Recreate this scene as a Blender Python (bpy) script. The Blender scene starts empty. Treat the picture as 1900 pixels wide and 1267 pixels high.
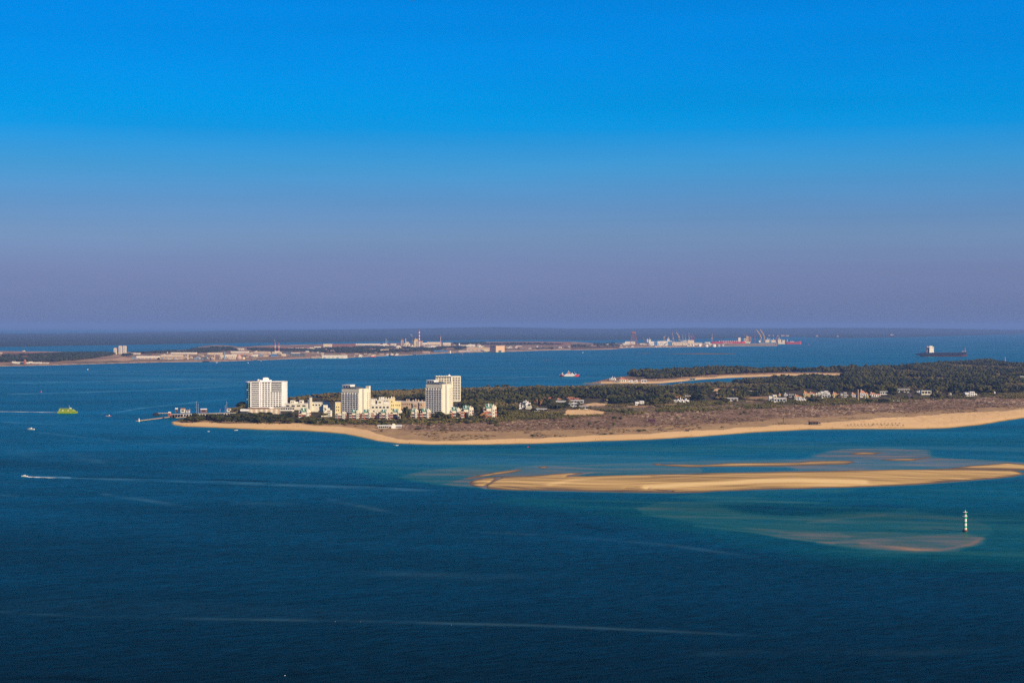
import bpy, math, random
import numpy as np
from mathutils import Vector, noise as mnoise

random.seed(7); np.random.seed(7)
sc = bpy.context.scene
COL = sc.collection

# ------------------------------------------------------------------ camera, sky, sun
CAM_H = 146.0; FPX = 3000.0; HOR = 604.0        # height above water, focal length and horizon row in photo pixels
PITCH = math.atan((633.5 - HOR) / FPX)
cam = bpy.data.cameras.new('camera'); cam_o = bpy.data.objects.new('camera', cam); COL.objects.link(cam_o)
cam_o.location = (0, 0, CAM_H); cam_o.rotation_euler = (math.pi/2 - PITCH, 0, 0)
cam.sensor_width = 36.0; cam.lens = 36.0 * FPX / 1900.0; cam.clip_start = 1.0; cam.clip_end = 300000.0
sc.camera = cam_o

SUN_EL = math.radians(29); SUN_AZ = math.radians(132)
world = bpy.data.worlds.new('World'); sc.world = world; world.use_nodes = True
wn = world.node_tree; wl = wn.links
bg = wn.nodes['Background']; bg.inputs[1].default_value = 1.0
sky = wn.nodes.new('ShaderNodeTexSky'); sky.sky_type = 'NISHITA'; sky.sun_disc = False
sky.sun_elevation = SUN_EL; sky.sun_rotation = SUN_AZ; sky.altitude = 150
EXPO = 0.5; DENOISE = False
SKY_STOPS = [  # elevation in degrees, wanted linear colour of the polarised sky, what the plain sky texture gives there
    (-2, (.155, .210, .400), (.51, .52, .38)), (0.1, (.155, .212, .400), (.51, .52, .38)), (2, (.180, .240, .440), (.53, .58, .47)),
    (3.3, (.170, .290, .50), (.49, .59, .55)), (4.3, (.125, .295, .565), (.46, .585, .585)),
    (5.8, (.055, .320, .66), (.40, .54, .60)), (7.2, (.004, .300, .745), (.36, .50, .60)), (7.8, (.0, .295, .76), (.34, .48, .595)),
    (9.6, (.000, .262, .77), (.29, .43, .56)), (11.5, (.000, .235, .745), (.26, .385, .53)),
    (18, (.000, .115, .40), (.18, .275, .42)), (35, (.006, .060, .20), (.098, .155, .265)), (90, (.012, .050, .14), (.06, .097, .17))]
geo = wn.nodes.new('ShaderNodeNewGeometry'); sep = wn.nodes.new('ShaderNodeSeparateXYZ')
tc = wn.nodes.new('ShaderNodeTexCoord'); wl.new(tc.outputs['Generated'], sep.inputs[0])
pw = wn.nodes.new('ShaderNodeMath'); pw.operation = 'ADD'; pw.inputs[1].default_value = 0.04; wl.new(sep.outputs[2], pw.inputs[0])
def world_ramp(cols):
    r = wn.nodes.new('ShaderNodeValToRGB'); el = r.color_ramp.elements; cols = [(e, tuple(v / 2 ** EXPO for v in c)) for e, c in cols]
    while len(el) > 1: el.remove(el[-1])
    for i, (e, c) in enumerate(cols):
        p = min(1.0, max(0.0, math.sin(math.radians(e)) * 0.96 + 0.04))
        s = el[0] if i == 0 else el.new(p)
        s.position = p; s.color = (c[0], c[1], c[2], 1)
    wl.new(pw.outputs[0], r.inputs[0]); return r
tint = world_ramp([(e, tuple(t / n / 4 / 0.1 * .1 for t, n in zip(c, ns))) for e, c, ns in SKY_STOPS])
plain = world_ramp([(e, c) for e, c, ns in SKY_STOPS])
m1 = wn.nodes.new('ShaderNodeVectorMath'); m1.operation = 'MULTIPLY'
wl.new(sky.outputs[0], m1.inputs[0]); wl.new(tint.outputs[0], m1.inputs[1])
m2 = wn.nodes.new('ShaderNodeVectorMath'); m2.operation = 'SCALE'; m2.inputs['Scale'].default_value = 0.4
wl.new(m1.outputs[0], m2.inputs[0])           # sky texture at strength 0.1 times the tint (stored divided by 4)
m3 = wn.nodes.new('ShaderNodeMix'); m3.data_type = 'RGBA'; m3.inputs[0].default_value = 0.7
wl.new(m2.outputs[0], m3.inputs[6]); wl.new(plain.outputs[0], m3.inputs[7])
# faint uneven haze streaks in the air near the horizon
smp = wn.nodes.new('ShaderNodeMapping'); smp.inputs['Scale'].default_value = (1.2, 1.2, 14); smp.inputs['Rotation'].default_value = (0.03, 0.05, 0); wl.new(tc.outputs['Generated'], smp.inputs[0])
sn = wn.nodes.new('ShaderNodeTexNoise'); sn.inputs['Scale'].default_value = 3.0; sn.inputs['Detail'].default_value = 5; wl.new(smp.outputs[0], sn.inputs['Vector'])
smr = wn.nodes.new('ShaderNodeMapRange'); smr.inputs[1].default_value = .3; smr.inputs[2].default_value = .7; smr.inputs[3].default_value = .965; smr.inputs[4].default_value = 1.035; wl.new(sn.outputs['Fac'], smr.inputs[0])
m4 = wn.nodes.new('ShaderNodeVectorMath'); m4.operation = 'SCALE'; wl.new(m3.outputs[2], m4.inputs[0]); wl.new(smr.outputs[0], m4.inputs['Scale'])
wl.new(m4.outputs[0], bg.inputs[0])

sun = bpy.data.lights.new('sun', 'SUN'); sun.energy = 5.0; sun.angle = math.radians(0.5); sun.color = (1.0, .78, .52)
sun_o = bpy.data.objects.new('sun', sun); COL.objects.link(sun_o)
sdir = Vector((math.sin(SUN_AZ) * math.cos(SUN_EL), math.cos(SUN_AZ) * math.cos(SUN_EL), math.sin(SUN_EL)))
sun_o.rotation_euler = sdir.to_track_quat('Z', 'Y').to_euler(); sun_o.location = (0, 0, 500)
sc.view_settings.view_transform = 'Standard'; sc.view_settings.look = 'None'
sc.view_settings.exposure = EXPO; sc.view_settings.gamma = 1.0; sc.view_settings.use_curve_mapping = False
cy = sc.cycles
cy.max_bounces = 5; cy.diffuse_bounces = 2; cy.glossy_bounces = 2; cy.transmission_bounces = 2; cy.volume_bounces = 0
cy.use_denoising = DENOISE; cy.caustics_reflective = False; cy.caustics_refractive = False
sc.render.filter_size = 1.1 if hasattr(sc.render, 'filter_size') else 1.5

# ------------------------------------------------------------------ camera geometry: where a ray of the survey photo meets the ground
cp, sp_ = math.cos(PITCH), math.sin(PITCH)
def G(X, Y, z=0.0):
    """point at height z seen at photo pixel X, Y (numpy friendly)"""
    u = (np.asarray(X, float) - 950) / FPX; v = (np.asarray(Y, float) - 633.5) / FPX
    dy = cp - v * sp_; dz = -sp_ - v * cp
    t = (z - CAM_H) / dz
    return t * u, t * dy
def proj(x, y, z=0.0):
    dep = y * cp - (z - CAM_H) * sp_; up = y * sp_ + (z - CAM_H) * cp
    return 950 + FPX * x / dep, 633.5 - FPX * up / dep
def scale_at(Y, z=0.0):
    x, y = G(950, Y, z); return float(y) / FPX
def sstep(a, b, x):
    t = np.clip((x - a) / (b - a), 0, 1); return t * t * (3 - 2 * t)
def curve(s):
    pts = np.array(s, float); return lambda X: np.interp(X, pts[:, 0], pts[:, 1])
# cheap vectorised value noise
_rt = np.random.RandomState(3).rand(256, 256)
def vnoise(x, y):
    xi = np.floor(x).astype(int); yi = np.floor(y).astype(int); fx = x - xi; fy = y - yi
    fx = fx * fx * (3 - 2 * fx); fy = fy * fy * (3 - 2 * fy)
    a = _rt[xi & 255, yi & 255]; b = _rt[(xi + 1) & 255, yi & 255]; c = _rt[xi & 255, (yi + 1) & 255]; d = _rt[(xi + 1) & 255, (yi + 1) & 255]
    return (a * (1 - fx) + b * fx) * (1 - fy) + (c * (1 - fx) + d * fx) * fy
def fbm(x, y, o=4):
    s = 0; a = .5
    for i in range(o): s = s + a * vnoise(x, y); x = x * 2.03 + 17.1; y = y * 2.03 + 9.7; a *= .5
    return s / (1 - .5 ** o)
def sdf(X, Y, poly, ky=1.0):
    """signed distance (positive inside) to a polygon in photo pixels, Y stretched by ky"""
    P = np.array(poly, float) * (1, ky); px = X; py = Y * ky
    d = np.full(np.shape(X), 1e9); ins = np.zeros(np.shape(X), bool)
    n = len(P)
    for i in range(n):
        ax, ay = P[i]; bx, by = P[(i + 1) % n]
        ex, ey = bx - ax, by - ay; wx, wy = px - ax, py - ay
        t = np.clip((wx * ex + wy * ey) / (ex * ex + ey * ey + 1e-9), 0, 1)
        d = np.minimum(d, (wx - ex * t) ** 2 + (wy - ey * t) ** 2)
        c = ((ay > py) != (by > py)) & (px < (bx - ax) * (py - ay) / ((by - ay) if by != ay else 1e-9) + ax)
        ins ^= c
    return np.where(ins, 1, -1) * np.sqrt(d)
def dline(X, Y, pts, ky=1.0):
    d = np.full(np.shape(X), 1e9); tt = np.zeros(np.shape(X))
    P = np.array(pts, float) * (1, ky); n = len(P) - 1
    for i in range(n):
        ax, ay = P[i]; bx, by = P[i + 1]; ex, ey = bx - ax, by - ay; wx, wy = X - ax, Y * ky - ay
        t = np.clip((wx * ex + wy * ey) / (ex * ex + ey * ey + 1e-9), 0, 1)
        q = np.sqrt((wx - ex * t) ** 2 + (wy - ey * t) ** 2)
        tt = np.where(q < d, (i + t) / n, tt); d = np.minimum(d, q)
    return d, tt

# ------------------------------------------------------------------ materials
MATS = {}
def srgb(r, g, b):
    f = lambda c: (c / 255 / 12.92) if c / 255 <= .04045 else ((c / 255 + .055) / 1.055) ** 2.4
    return (f(r), f(g), f(b))
def mat(name, col, rough=.8, var=.12, scale=.35, metal=0.0):
    """plain paint or stone with a slight procedural unevenness"""
    if name in MATS: return MATS[name]
    m = bpy.data.materials.new(name); m.use_nodes = True; nt = m.node_tree; b = nt.nodes['Principled BSDF']
    n = nt.nodes.new('ShaderNodeTexNoise'); n.inputs['Scale'].default_value = scale; n.inputs['Detail'].default_value = 3
    g = nt.nodes.new('ShaderNodeNewGeometry'); nt.links.new(g.outputs['Position'], n.inputs['Vector'])
    r = nt.nodes.new('ShaderNodeValToRGB'); e = r.color_ramp.elements
    e[0].position = .3; e[1].position = .7
    e[0].color = tuple(c * (1 - var) for c in col) + (1,); e[1].color = tuple(min(1, c * (1 + var)) for c in col) + (1,)
    nt.links.new(n.outputs['Fac'], r.inputs[0]); nt.links.new(r.outputs[0], b.inputs['Base Color'])
    b.inputs['Roughness'].default_value = rough; b.inputs['Metallic'].default_value = metal
    MATS[name] = m; return m
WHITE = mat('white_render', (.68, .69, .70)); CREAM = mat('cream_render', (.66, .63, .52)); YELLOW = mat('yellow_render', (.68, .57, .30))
GREYW = mat('grey_render', (.36, .36, .36)); CONC = mat('concrete', (.34, .31, .27)); GLASS = mat('dark_glass', (.012, .016, .024), .35, .2)
SHADEGLASS = mat('green_glass', (.22, .36, .34), .3); TERRA = mat('terracotta', (.42, .14, .08)); TILE = mat('roof_tiles', (.45, .20, .11))
TEAL = mat('teal_roof', (.13, .27, .22)); DARK = mat('dark_steel', (.03, .035, .045)); WOOD = mat('weathered_wood', (.22, .15, .10))
RUST = mat('rust_red_steel', (.30, .12, .08)); YEL = mat('yellow_steel', (.62, .38, .08)); REDP = mat('red_paint', (.72, .03, .05))
HULLBLUE = mat('navy_paint', (.006, .016, .05), .5); LIME = mat('lime_paint', (.27, .36, .02), .5); BLUEP = mat('blue_paint', (.03, .16, .40))
TAN = mat('tan_cladding', (.48, .36, .25)); PINK = mat('pinkish_cladding', (.46, .30, .24)); SLATE = mat('slate_roof', (.07, .09, .12))
GREENP = mat('green_paint', (.0, .40, .20)); BROWN = mat('brown_deck', (.20, .10, .07)); ROOFG = mat('roof_gravel', (.20, .13, .10))
BARK = mat('bark', (.10, .06, .04)); SKIN = mat('skin', (.45, .25, .17)); CLOTHD = mat('dark_cloth', (.03, .03, .05)); CLOTHR = mat('red_cloth', (.45, .06, .05))
THATCH = mat('thatch', (.16, .11, .06)); STEEL = mat('pale_steel', (.50, .50, .50)); BIRDG = mat('bird_feathers', (.02, .10, .30))

def leafmat(name, c1, c2, sc_=.12):
    m = bpy.data.materials.new(name); m.use_nodes = True; nt = m.node_tree; b = nt.nodes['Principled BSDF']
    n = nt.nodes.new('ShaderNodeTexNoise'); n.inputs['Scale'].default_value = sc_; n.inputs['Detail'].default_value = 4
    g = nt.nodes.new('ShaderNodeNewGeometry'); nt.links.new(g.outputs['Position'], n.inputs['Vector'])
    n2 = nt.nodes.new('ShaderNodeTexNoise'); n2.inputs['Scale'].default_value = .011; n2.inputs['Detail'].default_value = 3; nt.links.new(g.outputs['Position'], n2.inputs['Vector'])
    ad = nt.nodes.new('ShaderNodeMath'); ad.operation = 'ADD'; nt.links.new(n.outputs['Fac'], ad.inputs[0]); nt.links.new(n2.outputs['Fac'], ad.inputs[1])
    r = nt.nodes.new('ShaderNodeValToRGB'); e = r.color_ramp.elements; e[0].position = .44; e[1].position = .56
    dv = nt.nodes.new('ShaderNodeMath'); dv.operation = 'MULTIPLY'; dv.inputs[1].default_value = .5; nt.links.new(ad.outputs[0], dv.inputs[0])
    e[0].color = c1 + (1,); e[1].color = c2 + (1,); nt.links.new(dv.outputs[0], r.inputs[0]); nt.links.new(r.outputs[0], b.inputs['Base Color'])
    b.inputs['Roughness'].default_value = .85; b.inputs['Specular IOR Level'].default_value = .15; MATS[name] = m; return m
PINE = leafmat('pine_needles', (.009, .017, .006), (.064, .060, .015))
MAQ = leafmat('olive_shrub_leaves', (.052, .048, .018), (.145, .112, .044))
SCRUB = leafmat('scrub_leaves', (.050, .055, .012), (.150, .125, .036))
HEATH = leafmat('heath_leaves', (.040, .028, .018), (.16, .105, .062), .3)
BUSH = leafmat('bush_leaves', (.028, .042, .014), (.095, .090, .026))
FARTREE = leafmat('far_tree_leaves', (.014, .026, .022), (.040, .050, .034), .02)
RUSSET = leafmat('russet_leaves', (.16, .085, .03), (.26, .14, .05))

# ------------------------------------------------------------------ mesh helpers
class MB:
    """collects boxes, cylinders and solids; build() links them as ONE mesh object"""
    def __init__(s): s.v = []; s.f = []
    def add(s, vs, fs):
        o = len(s.v); s.v += [tuple(p) for p in vs]; s.f += [tuple(i + o for i in f) for f in fs]; return s
    def box(s, x0, x1, y0, y1, z0, z1):
        return s.add([(x0, y0, z0), (x1, y0, z0), (x1, y1, z0), (x0, y1, z0), (x0, y0, z1), (x1, y0, z1), (x1, y1, z1), (x0, y1, z1)],
                     [(0, 3, 2, 1), (4, 5, 6, 7), (0, 1, 5, 4), (1, 2, 6, 5), (2, 3, 7, 6), (3, 0, 4, 7)])
    def frustum(s, x, y, z0, z1, r0, r1, n=12, cap=True):
        vs = [(x + r0 * math.cos(2 * math.pi * i / n), y + r0 * math.sin(2 * math.pi * i / n), z0) for i in range(n)]
        vs += [(x + r1 * math.cos(2 * math.pi * i / n), y + r1 * math.sin(2 * math.pi * i / n), z1) for i in range(n)]
        fs = [(i, (i + 1) % n, n + (i + 1) % n, n + i) for i in range(n)]
        if cap: fs += [tuple(range(n - 1, -1, -1)), tuple(range(n, 2 * n))]
        return s.add(vs, fs)
    def bar(s, a, b, r=.3, n=4):
        a = Vector(a); b = Vector(b); d = (b - a).normalized(); q = d.to_track_quat('Z', 'Y')
        vs = []
        for p in (a, b):
            for i in range(n):
                t = 2 * math.pi * (i + .5) / n; vs.append(tuple(p + q @ Vector((r * math.cos(t), r * math.sin(t), 0))))
        fs = [(i, (i + 1) % n, n + (i + 1) % n, n + i) for i in range(n)] + [tuple(range(n - 1, -1, -1)), tuple(range(n, 2 * n))]
        return s.add(vs, fs)
    def gable(s, x0, x1, y0, y1, z0, h, ov=.3):
        x0 -= ov; x1 += ov; y0 -= ov; y1 += ov; ym = (y0 + y1) / 2
        return s.add([(x0, y0, z0), (x1, y0, z0), (x1, y1, z0), (x0, y1, z0), (x0, ym, z0 + h), (x1, ym, z0 + h)],
                     [(0, 3, 2, 1), (0, 1, 5, 4), (2, 3, 4, 5), (0, 4, 3), (1, 2, 5)])
    def hip(s, x0, x1, y0, y1, z0, h, ov=.4):
        x0 -= ov; x1 += ov; y0 -= ov; y1 += ov; ym = (y0 + y1) / 2; w = min((x1 - x0), (y1 - y0)) * .35
        return s.add([(x0, y0, z0), (x1, y0, z0), (x1, y1, z0), (x0, y1, z0), (x0 + w, ym, z0 + h), (x1 - w, ym, z0 + h)],
                     [(0, 3, 2, 1), (0, 1, 5, 4), (2, 3, 4, 5), (0, 4, 3), (1, 2, 5)])
    def prism(s, prof, y0, y1):
        """profile in x, z extruded along y"""
        n = len(prof); vs = [(p[0], y0, p[1]) for p in prof] + [(p[0], y1, p[1]) for p in prof]
        fs = [tuple(range(n)), tuple(range(2 * n - 1, n - 1, -1))] + [(i, n + i, n + (i + 1) % n, (i + 1) % n) for i in range(n)]
        return s.add(vs, fs)
    def loft(s, rings):
        n = len(rings[0]); vs = [p for r in rings for p in r]; fs = []
        for k in range(len(rings) - 1):
            for i in range(n): fs.append((k * n + i, k * n + (i + 1) % n, (k + 1) * n + (i + 1) % n, (k + 1) * n + i))
        fs += [tuple(range(n - 1, -1, -1)), tuple((len(rings) - 1) * n + i for i in range(n))]
        return s.add(vs, fs)
    def mesh(s, name, m):
        me = bpy.data.meshes.new(name); me.from_pydata(s.v, [], s.f); me.materials.append(m); me.update(); return me
    def build(s, name, m, parent=None, loc=(0, 0, 0), rz=0):
        o = bpy.data.objects.new(name, s.mesh(name, m)); COL.objects.link(o); o.location = loc; o.rotation_euler.z = rz
        if parent: o.parent = parent
        return o
def tag(o, label=None, cat=None, group=None, kind=None):
    if label: o['label'] = label
    if cat: o['category'] = cat
    if group: o['group'] = group
    if kind: o['kind'] = kind
    return o
def thing(name, label, cat, loc, rz=0, group=None):
    o = bpy.data.objects.new(name, None); COL.objects.link(o); o.location = loc; o.rotation_euler.z = rz
    o.empty_display_size = .1
    return tag(o, label, cat, group)
_cube = {}
def pane(name, parent, x0, x1, y0, y1, z0, z1, m):
    """small box part that shares one mesh per material"""
    if m.name not in _cube: _cube[m.name] = MB().box(-.5, .5, -.5, .5, -.5, .5).mesh('pane_' + m.name, m)
    o = bpy.data.objects.new(name, _cube[m.name]); COL.objects.link(o); o.parent = parent
    o.location = ((x0 + x1) / 2, (y0 + y1) / 2, (z0 + z1) / 2); o.scale = (x1 - x0, y1 - y0, z1 - z0); return o
def npmesh(name, V, F, m, attrs=None, smooth=False):
    me = bpy.data.meshes.new(name); k = F.shape[1]
    me.vertices.add(len(V)); me.vertices.foreach_set('co', V.astype(np.float32).ravel())
    me.loops.add(F.size); me.loops.foreach_set('vertex_index', F.astype(np.int32).ravel())
    me.polygons.add(len(F)); me.polygons.foreach_set('loop_start', np.arange(0, F.size, k, dtype=np.int32))
    me.polygons.foreach_set('loop_total', np.full(len(F), k, np.int32))
    if smooth: me.polygons.foreach_set('use_smooth', np.ones(len(F), bool))
    me.update(calc_edges=True)
    for kx, a in (attrs or {}).items():
        at = me.attributes.new(kx, 'FLOAT', 'POINT'); at.data.foreach_set('value', a.astype(np.float32).ravel())
    me.materials.append(m); o = bpy.data.objects.new(name, me); COL.objects.link(o); return o
def gridF(nx, ny):
    i = np.arange(nx - 1)[None, :] + np.arange(ny - 1)[:, None] * nx
    return np.stack([i, i + nx, i + nx + 1, i + 1], -1).reshape(-1, 4)

# ------------------------------------------------------------------ shapes of the land (traced once in photo pixels, laid out on the ground)
FRONT = curve([(316,783),(322,789),(340,792),(400,794),(480,798),(560,800),(600,802.5),(640,806),(670,812),(700,819),(740,824),(800,826),(900,826),(1000,824),(1100,820),(1200,817),(1300,811),(1400,803),(1500,798),(1600,797),(1700,797),(1760,795),(1820,789),(1860,782),(1900,776),(2000,758),(2300,730)])
BACK = curve([(316,783),(330,779),(345,777.5),(400,775),(425,770),(440,759),(460,752),(530,742.5),(600,735.5),(700,729),(800,725),(900,723),(1000,721),(1070,720),(1110,718),(1140,717),(1230,716.5),(1270,716),(1330,713),(1400,708),(1500,703),(1560,699),(1600,689),(1650,685),(1700,682),(1760,678),(1830,674),(1850,676),(1880,680),(1900,679),(2000,676),(2300,670)])
SPF = curve([(1085,712.5),(1120,712),(1225,711.5),(1270,707.5),(1300,704.5),(1350,701.5),(1400,699.5),(1450,698),(1520,697),(1570,698),(1600,702)])
SPB = curve([(1085,712),(1110,708),(1130,704),(1160,700),(1180,697),(1250,694),(1300,691),(1340,688.5),(1400,690),(1500,692),(1600,689)])
def main_height(X, Y):
    dep = lambda YY: CAM_H * FPX / (YY - HOR)
    d = dep(Y); df = d - dep(FRONT(X)); db = dep(BACK(X)) - d
    return df, db
def land_h(x, y):
    X, Y = proj(x, y, 0.0)
    df, db = main_height(X, Y)
    wob = (fbm(x / 60, y / 90) - .5) * 14
    e = np.where(X < 316, -50, 0)
    h1 = 2.2 * sstep(0, 90, df + wob * .4) + 1.6 * sstep(60, 260, df) + np.minimum(df, 0) * .02
    h1 = np.minimum(h1, 3.6 * sstep(-4, 60, db) - .4) + e
    dep = lambda YY: CAM_H * FPX / (YY - HOR)
    d = dep(Y); s1 = d - dep(SPF(X)); s2 = dep(SPB(X)) - d
    h2 = 1.2 * sstep(0, 60, s1) + 4.5 * sstep(60, 260, s1) + np.minimum(s1, 0) * .02
    h2 = np.minimum(h2, 5.5 * sstep(-4, 50, s2) - .4) + np.where((X < 1084) | (X > 1605), -50, 0)
    h = np.maximum(h1, h2)
    hum = (fbm(x / 22, y / 38) - .5) * 2.2 + (fbm(x / 7, y / 9, 2) - .5) * .9
    return np.where(h > 0, h + hum * sstep(1.6, 3.6, h), h) - .15
def P(X, Y):
    """ground point of the peninsula seen at X, Y"""
    z = 3.0
    for _ in range(6):
        x, y = G(X, Y, z); z = float(land_h(np.array([x]), np.array([y]))[0]); z = max(z, 0)
    return (float(x), float(y), z)

SANDTOP = curve([(316,782),(345,784),(480,786),(560,787),(600,789),(640,791),(680,796),(700,806),(740,815),(800,818),(900,817),(1000,814),(1100,808),(1200,805),(1350,796),(1500,786),(1600,779),(1750,769),(1900,759),(2300,720)])
TANTOP = curve([(316,780),(480,784),(600,785),(640,786),(680,787),(740,797),(800,800),(900,800),(1100,795),(1350,784),(1600,767),(1900,753),(2300,715)])
HEATHTOP = curve([(316,780),(600,784),(680,785),(740,789),(800,784),(900,781),(1100,770),(1350,758),(1600,746),(1900,736),(2300,700)])
SCRUBTOP = curve([(316,780),(600,778),(740,776),(800,775),(900,769),(1100,753),(1350,744),(1450,742),(1600,738),(1750,735),(1900,728),(2300,698)])

# ------------------------------------------------------------------ land mesh
def land_material(name='dune_ground'):
    m = bpy.data.materials.new(name); m.use_nodes = True; nt = m.node_tree; L = nt.links; b = nt.nodes['Principled BSDF']
    b.inputs['Roughness'].default_value = .95; b.inputs['Specular IOR Level'].default_value = .1
    at = nt.nodes.new('ShaderNodeAttribute'); at.attribute_name = 'zone'
    g = nt.nodes.new('ShaderNodeNewGeometry'); mp = nt.nodes.new('ShaderNodeMapping'); L.new(g.outputs['Position'], mp.inputs[0])
    mp.inputs['Scale'].default_value = (1, .30, 1)
    def noise(s, d=4):
        n = nt.nodes.new('ShaderNodeTexNoise'); n.inputs['Scale'].default_value = s; n.inputs['Detail'].default_value = d; L.new(mp.outputs[0], n.inputs['Vector']); return n
    n1 = noise(.045, 5); n2 = noise(.24, 3); n3 = noise(.006, 3)
    # zone 0 wet sand, 1 dry sand, 2 tan dune grass, 3 heath, 4 scrub soil, 5 forest floor
    j = nt.nodes.new('ShaderNodeMath'); j.operation = 'MULTIPLY_ADD'; j.inputs[1].default_value = .9; j.inputs[2].default_value = -.45
    L.new(n1.outputs['Fac'], j.inputs[0])
    a = nt.nodes.new('ShaderNodeMath'); L.new(at.outputs['Fac'], a.inputs[0]); L.new(j.outputs[0], a.inputs[1])
    d = nt.nodes.new('ShaderNodeMath'); d.operation = 'MULTIPLY'; d.inputs[1].default_value = 1 / 6; L.new(a.outputs[0], d.inputs[0])
    r = nt.nodes.new('ShaderNodeValToRGB'); e = r.color_ramp.elements
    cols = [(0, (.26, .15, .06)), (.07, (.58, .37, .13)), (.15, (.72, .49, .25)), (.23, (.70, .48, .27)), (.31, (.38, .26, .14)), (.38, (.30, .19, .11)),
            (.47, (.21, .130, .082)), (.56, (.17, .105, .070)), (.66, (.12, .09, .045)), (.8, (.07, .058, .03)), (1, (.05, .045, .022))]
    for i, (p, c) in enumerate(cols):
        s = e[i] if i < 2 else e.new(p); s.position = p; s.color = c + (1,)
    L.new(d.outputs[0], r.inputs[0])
    # bare sand showing through the heath
    th = nt.nodes.new('ShaderNodeValToRGB'); th.color_ramp.elements[0].position = .55; th.color_ramp.elements[1].position = .63; L.new(n2.outputs['Fac'], th.inputs[0])
    bare = nt.nodes.new('ShaderNodeAttribute'); bare.attribute_name = 'bare'
    mm = nt.nodes.new('ShaderNodeMath'); mm.operation = 'MULTIPLY'; L.new(th.outputs[0], mm.inputs[0]); L.new(bare.outputs['Fac'], mm.inputs[1])
    mx = nt.nodes.new('ShaderNodeMix'); mx.data_type = 'RGBA'; L.new(mm.outputs[0], mx.inputs[0]); L.new(r.outputs[0], mx.inputs[6]); mx.inputs[7].default_value = (.66, .49, .34, 1)
    ov = nt.nodes.new('ShaderNodeMix'); ov.data_type = 'RGBA'; ov.blend_type = 'MULTIPLY'; ov.inputs[0].default_value = .5
    r3 = nt.nodes.new('ShaderNodeValToRGB'); r3.color_ramp.elements[0].position = .35; r3.color_ramp.elements[1].position = .65
    r3.color_ramp.elements[0].color = (.84, .80, .76, 1); L.new(n3.outputs['Fac'], r3.inputs[0])
    L.new(mx.outputs[2], ov.inputs[6]); L.new(r3.outputs[0], ov.inputs[7]); L.new(ov.outputs[2], b.inputs['Base Color'])
    return m
LANDM = land_material()
def build_land():
    Xs = np.concatenate([np.arange(300, 1910, 1.15), np.linspace(1915, 2300, 90)]); Ys = 664 + (168) * np.linspace(0, 1, 330)
    XX, YY = np.meshgrid(Xs, Ys); x, y = G(XX, YY, 0.0)
    z = land_h(x, y); z = np.maximum(z, -1.5)
    AX, AY = proj(x, y, np.maximum(z, 0))
    jit = (fbm(x / 35, y / 70) - .5) * 5 + (fbm(x / 190, y / 50) - .5) * 5 * sstep(1000, 1300, AX)
    AYj = AY + jit
    F_ = FRONT(AX)
    t = np.zeros_like(AY)
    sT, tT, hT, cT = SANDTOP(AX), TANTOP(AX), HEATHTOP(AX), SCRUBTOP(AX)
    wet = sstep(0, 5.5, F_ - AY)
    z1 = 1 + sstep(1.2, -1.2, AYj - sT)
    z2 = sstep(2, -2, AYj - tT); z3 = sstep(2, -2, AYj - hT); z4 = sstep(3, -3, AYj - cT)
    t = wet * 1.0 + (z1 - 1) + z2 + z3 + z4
    # the spit over the lagoon: its own sand strip and dunes
    spit = (AX > 1084) & (AX < 1605) & (AY < SPF(AX) + 1.5) & (AY > 672)
    s = SPF(AX) - AY
    ts = sstep(0, 1.2, s) + sstep(3.2, 5, s + jit * .5) * 1.4 + sstep(6, 9, s + jit) * 2
    ts = np.where(AX < 1180, np.minimum(ts, 3.2), ts)
    ts = np.where(AX < 1115, 2.9, ts)
    t = np.where(spit, ts, t)
    # back shores
    bk = AY - BACK(AX); t = np.where((~spit) & (bk < 2.0) & (AX > 1095) & (AX < 1560), 1.6, t)
    # building plots, sand pits, clearings
    for poly, val in (([(1045,770),(1052,760),(1085,758),(1122,763),(1120,768),(1080,770)], 1.1), ([(1075,752),(1100,747),(1130,747),(1140,751),(1110,754)], 1.5),
                      ([(1310,728),(1330,720),(1375,722),(1372,728),(1330,730)], 1.5), ([(1385,745),(1390,736),(1425,735),(1430,741)], 2.2),
                      ([(1180,756),(1100,752),(1200,751),(1290,746),(1300,748)], 2.0), ([(640,789),(700,788),(740,791),(738,797),(690,797)], 1.9)):
        q = sdf(AX, AY, poly, 2.0); w = sstep(-2, 2, q + jit * .6); t = t * (1 - w) + val * w
    bare = sstep(2.4, 2.9, t) * sstep(4.3, 3.6, t) * (.35 + .65 * sstep(.42, .62, fbm(x / 130, y / 260)))
    V = np.stack([x, y, z], -1).reshape(-1, 3); F = gridF(len(Xs), len(Ys))
    zf = z.ravel()[F].max(1); F = F[zf > -1.4]
    used = np.unique(F); mp = -np.ones(len(V), int); mp[used] = np.arange(len(used))
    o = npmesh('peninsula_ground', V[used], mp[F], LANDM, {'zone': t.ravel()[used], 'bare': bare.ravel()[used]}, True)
    tag(o, 'sandy peninsula with beach, brown heath and woodland floor', kind='structure')
build_land()

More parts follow.
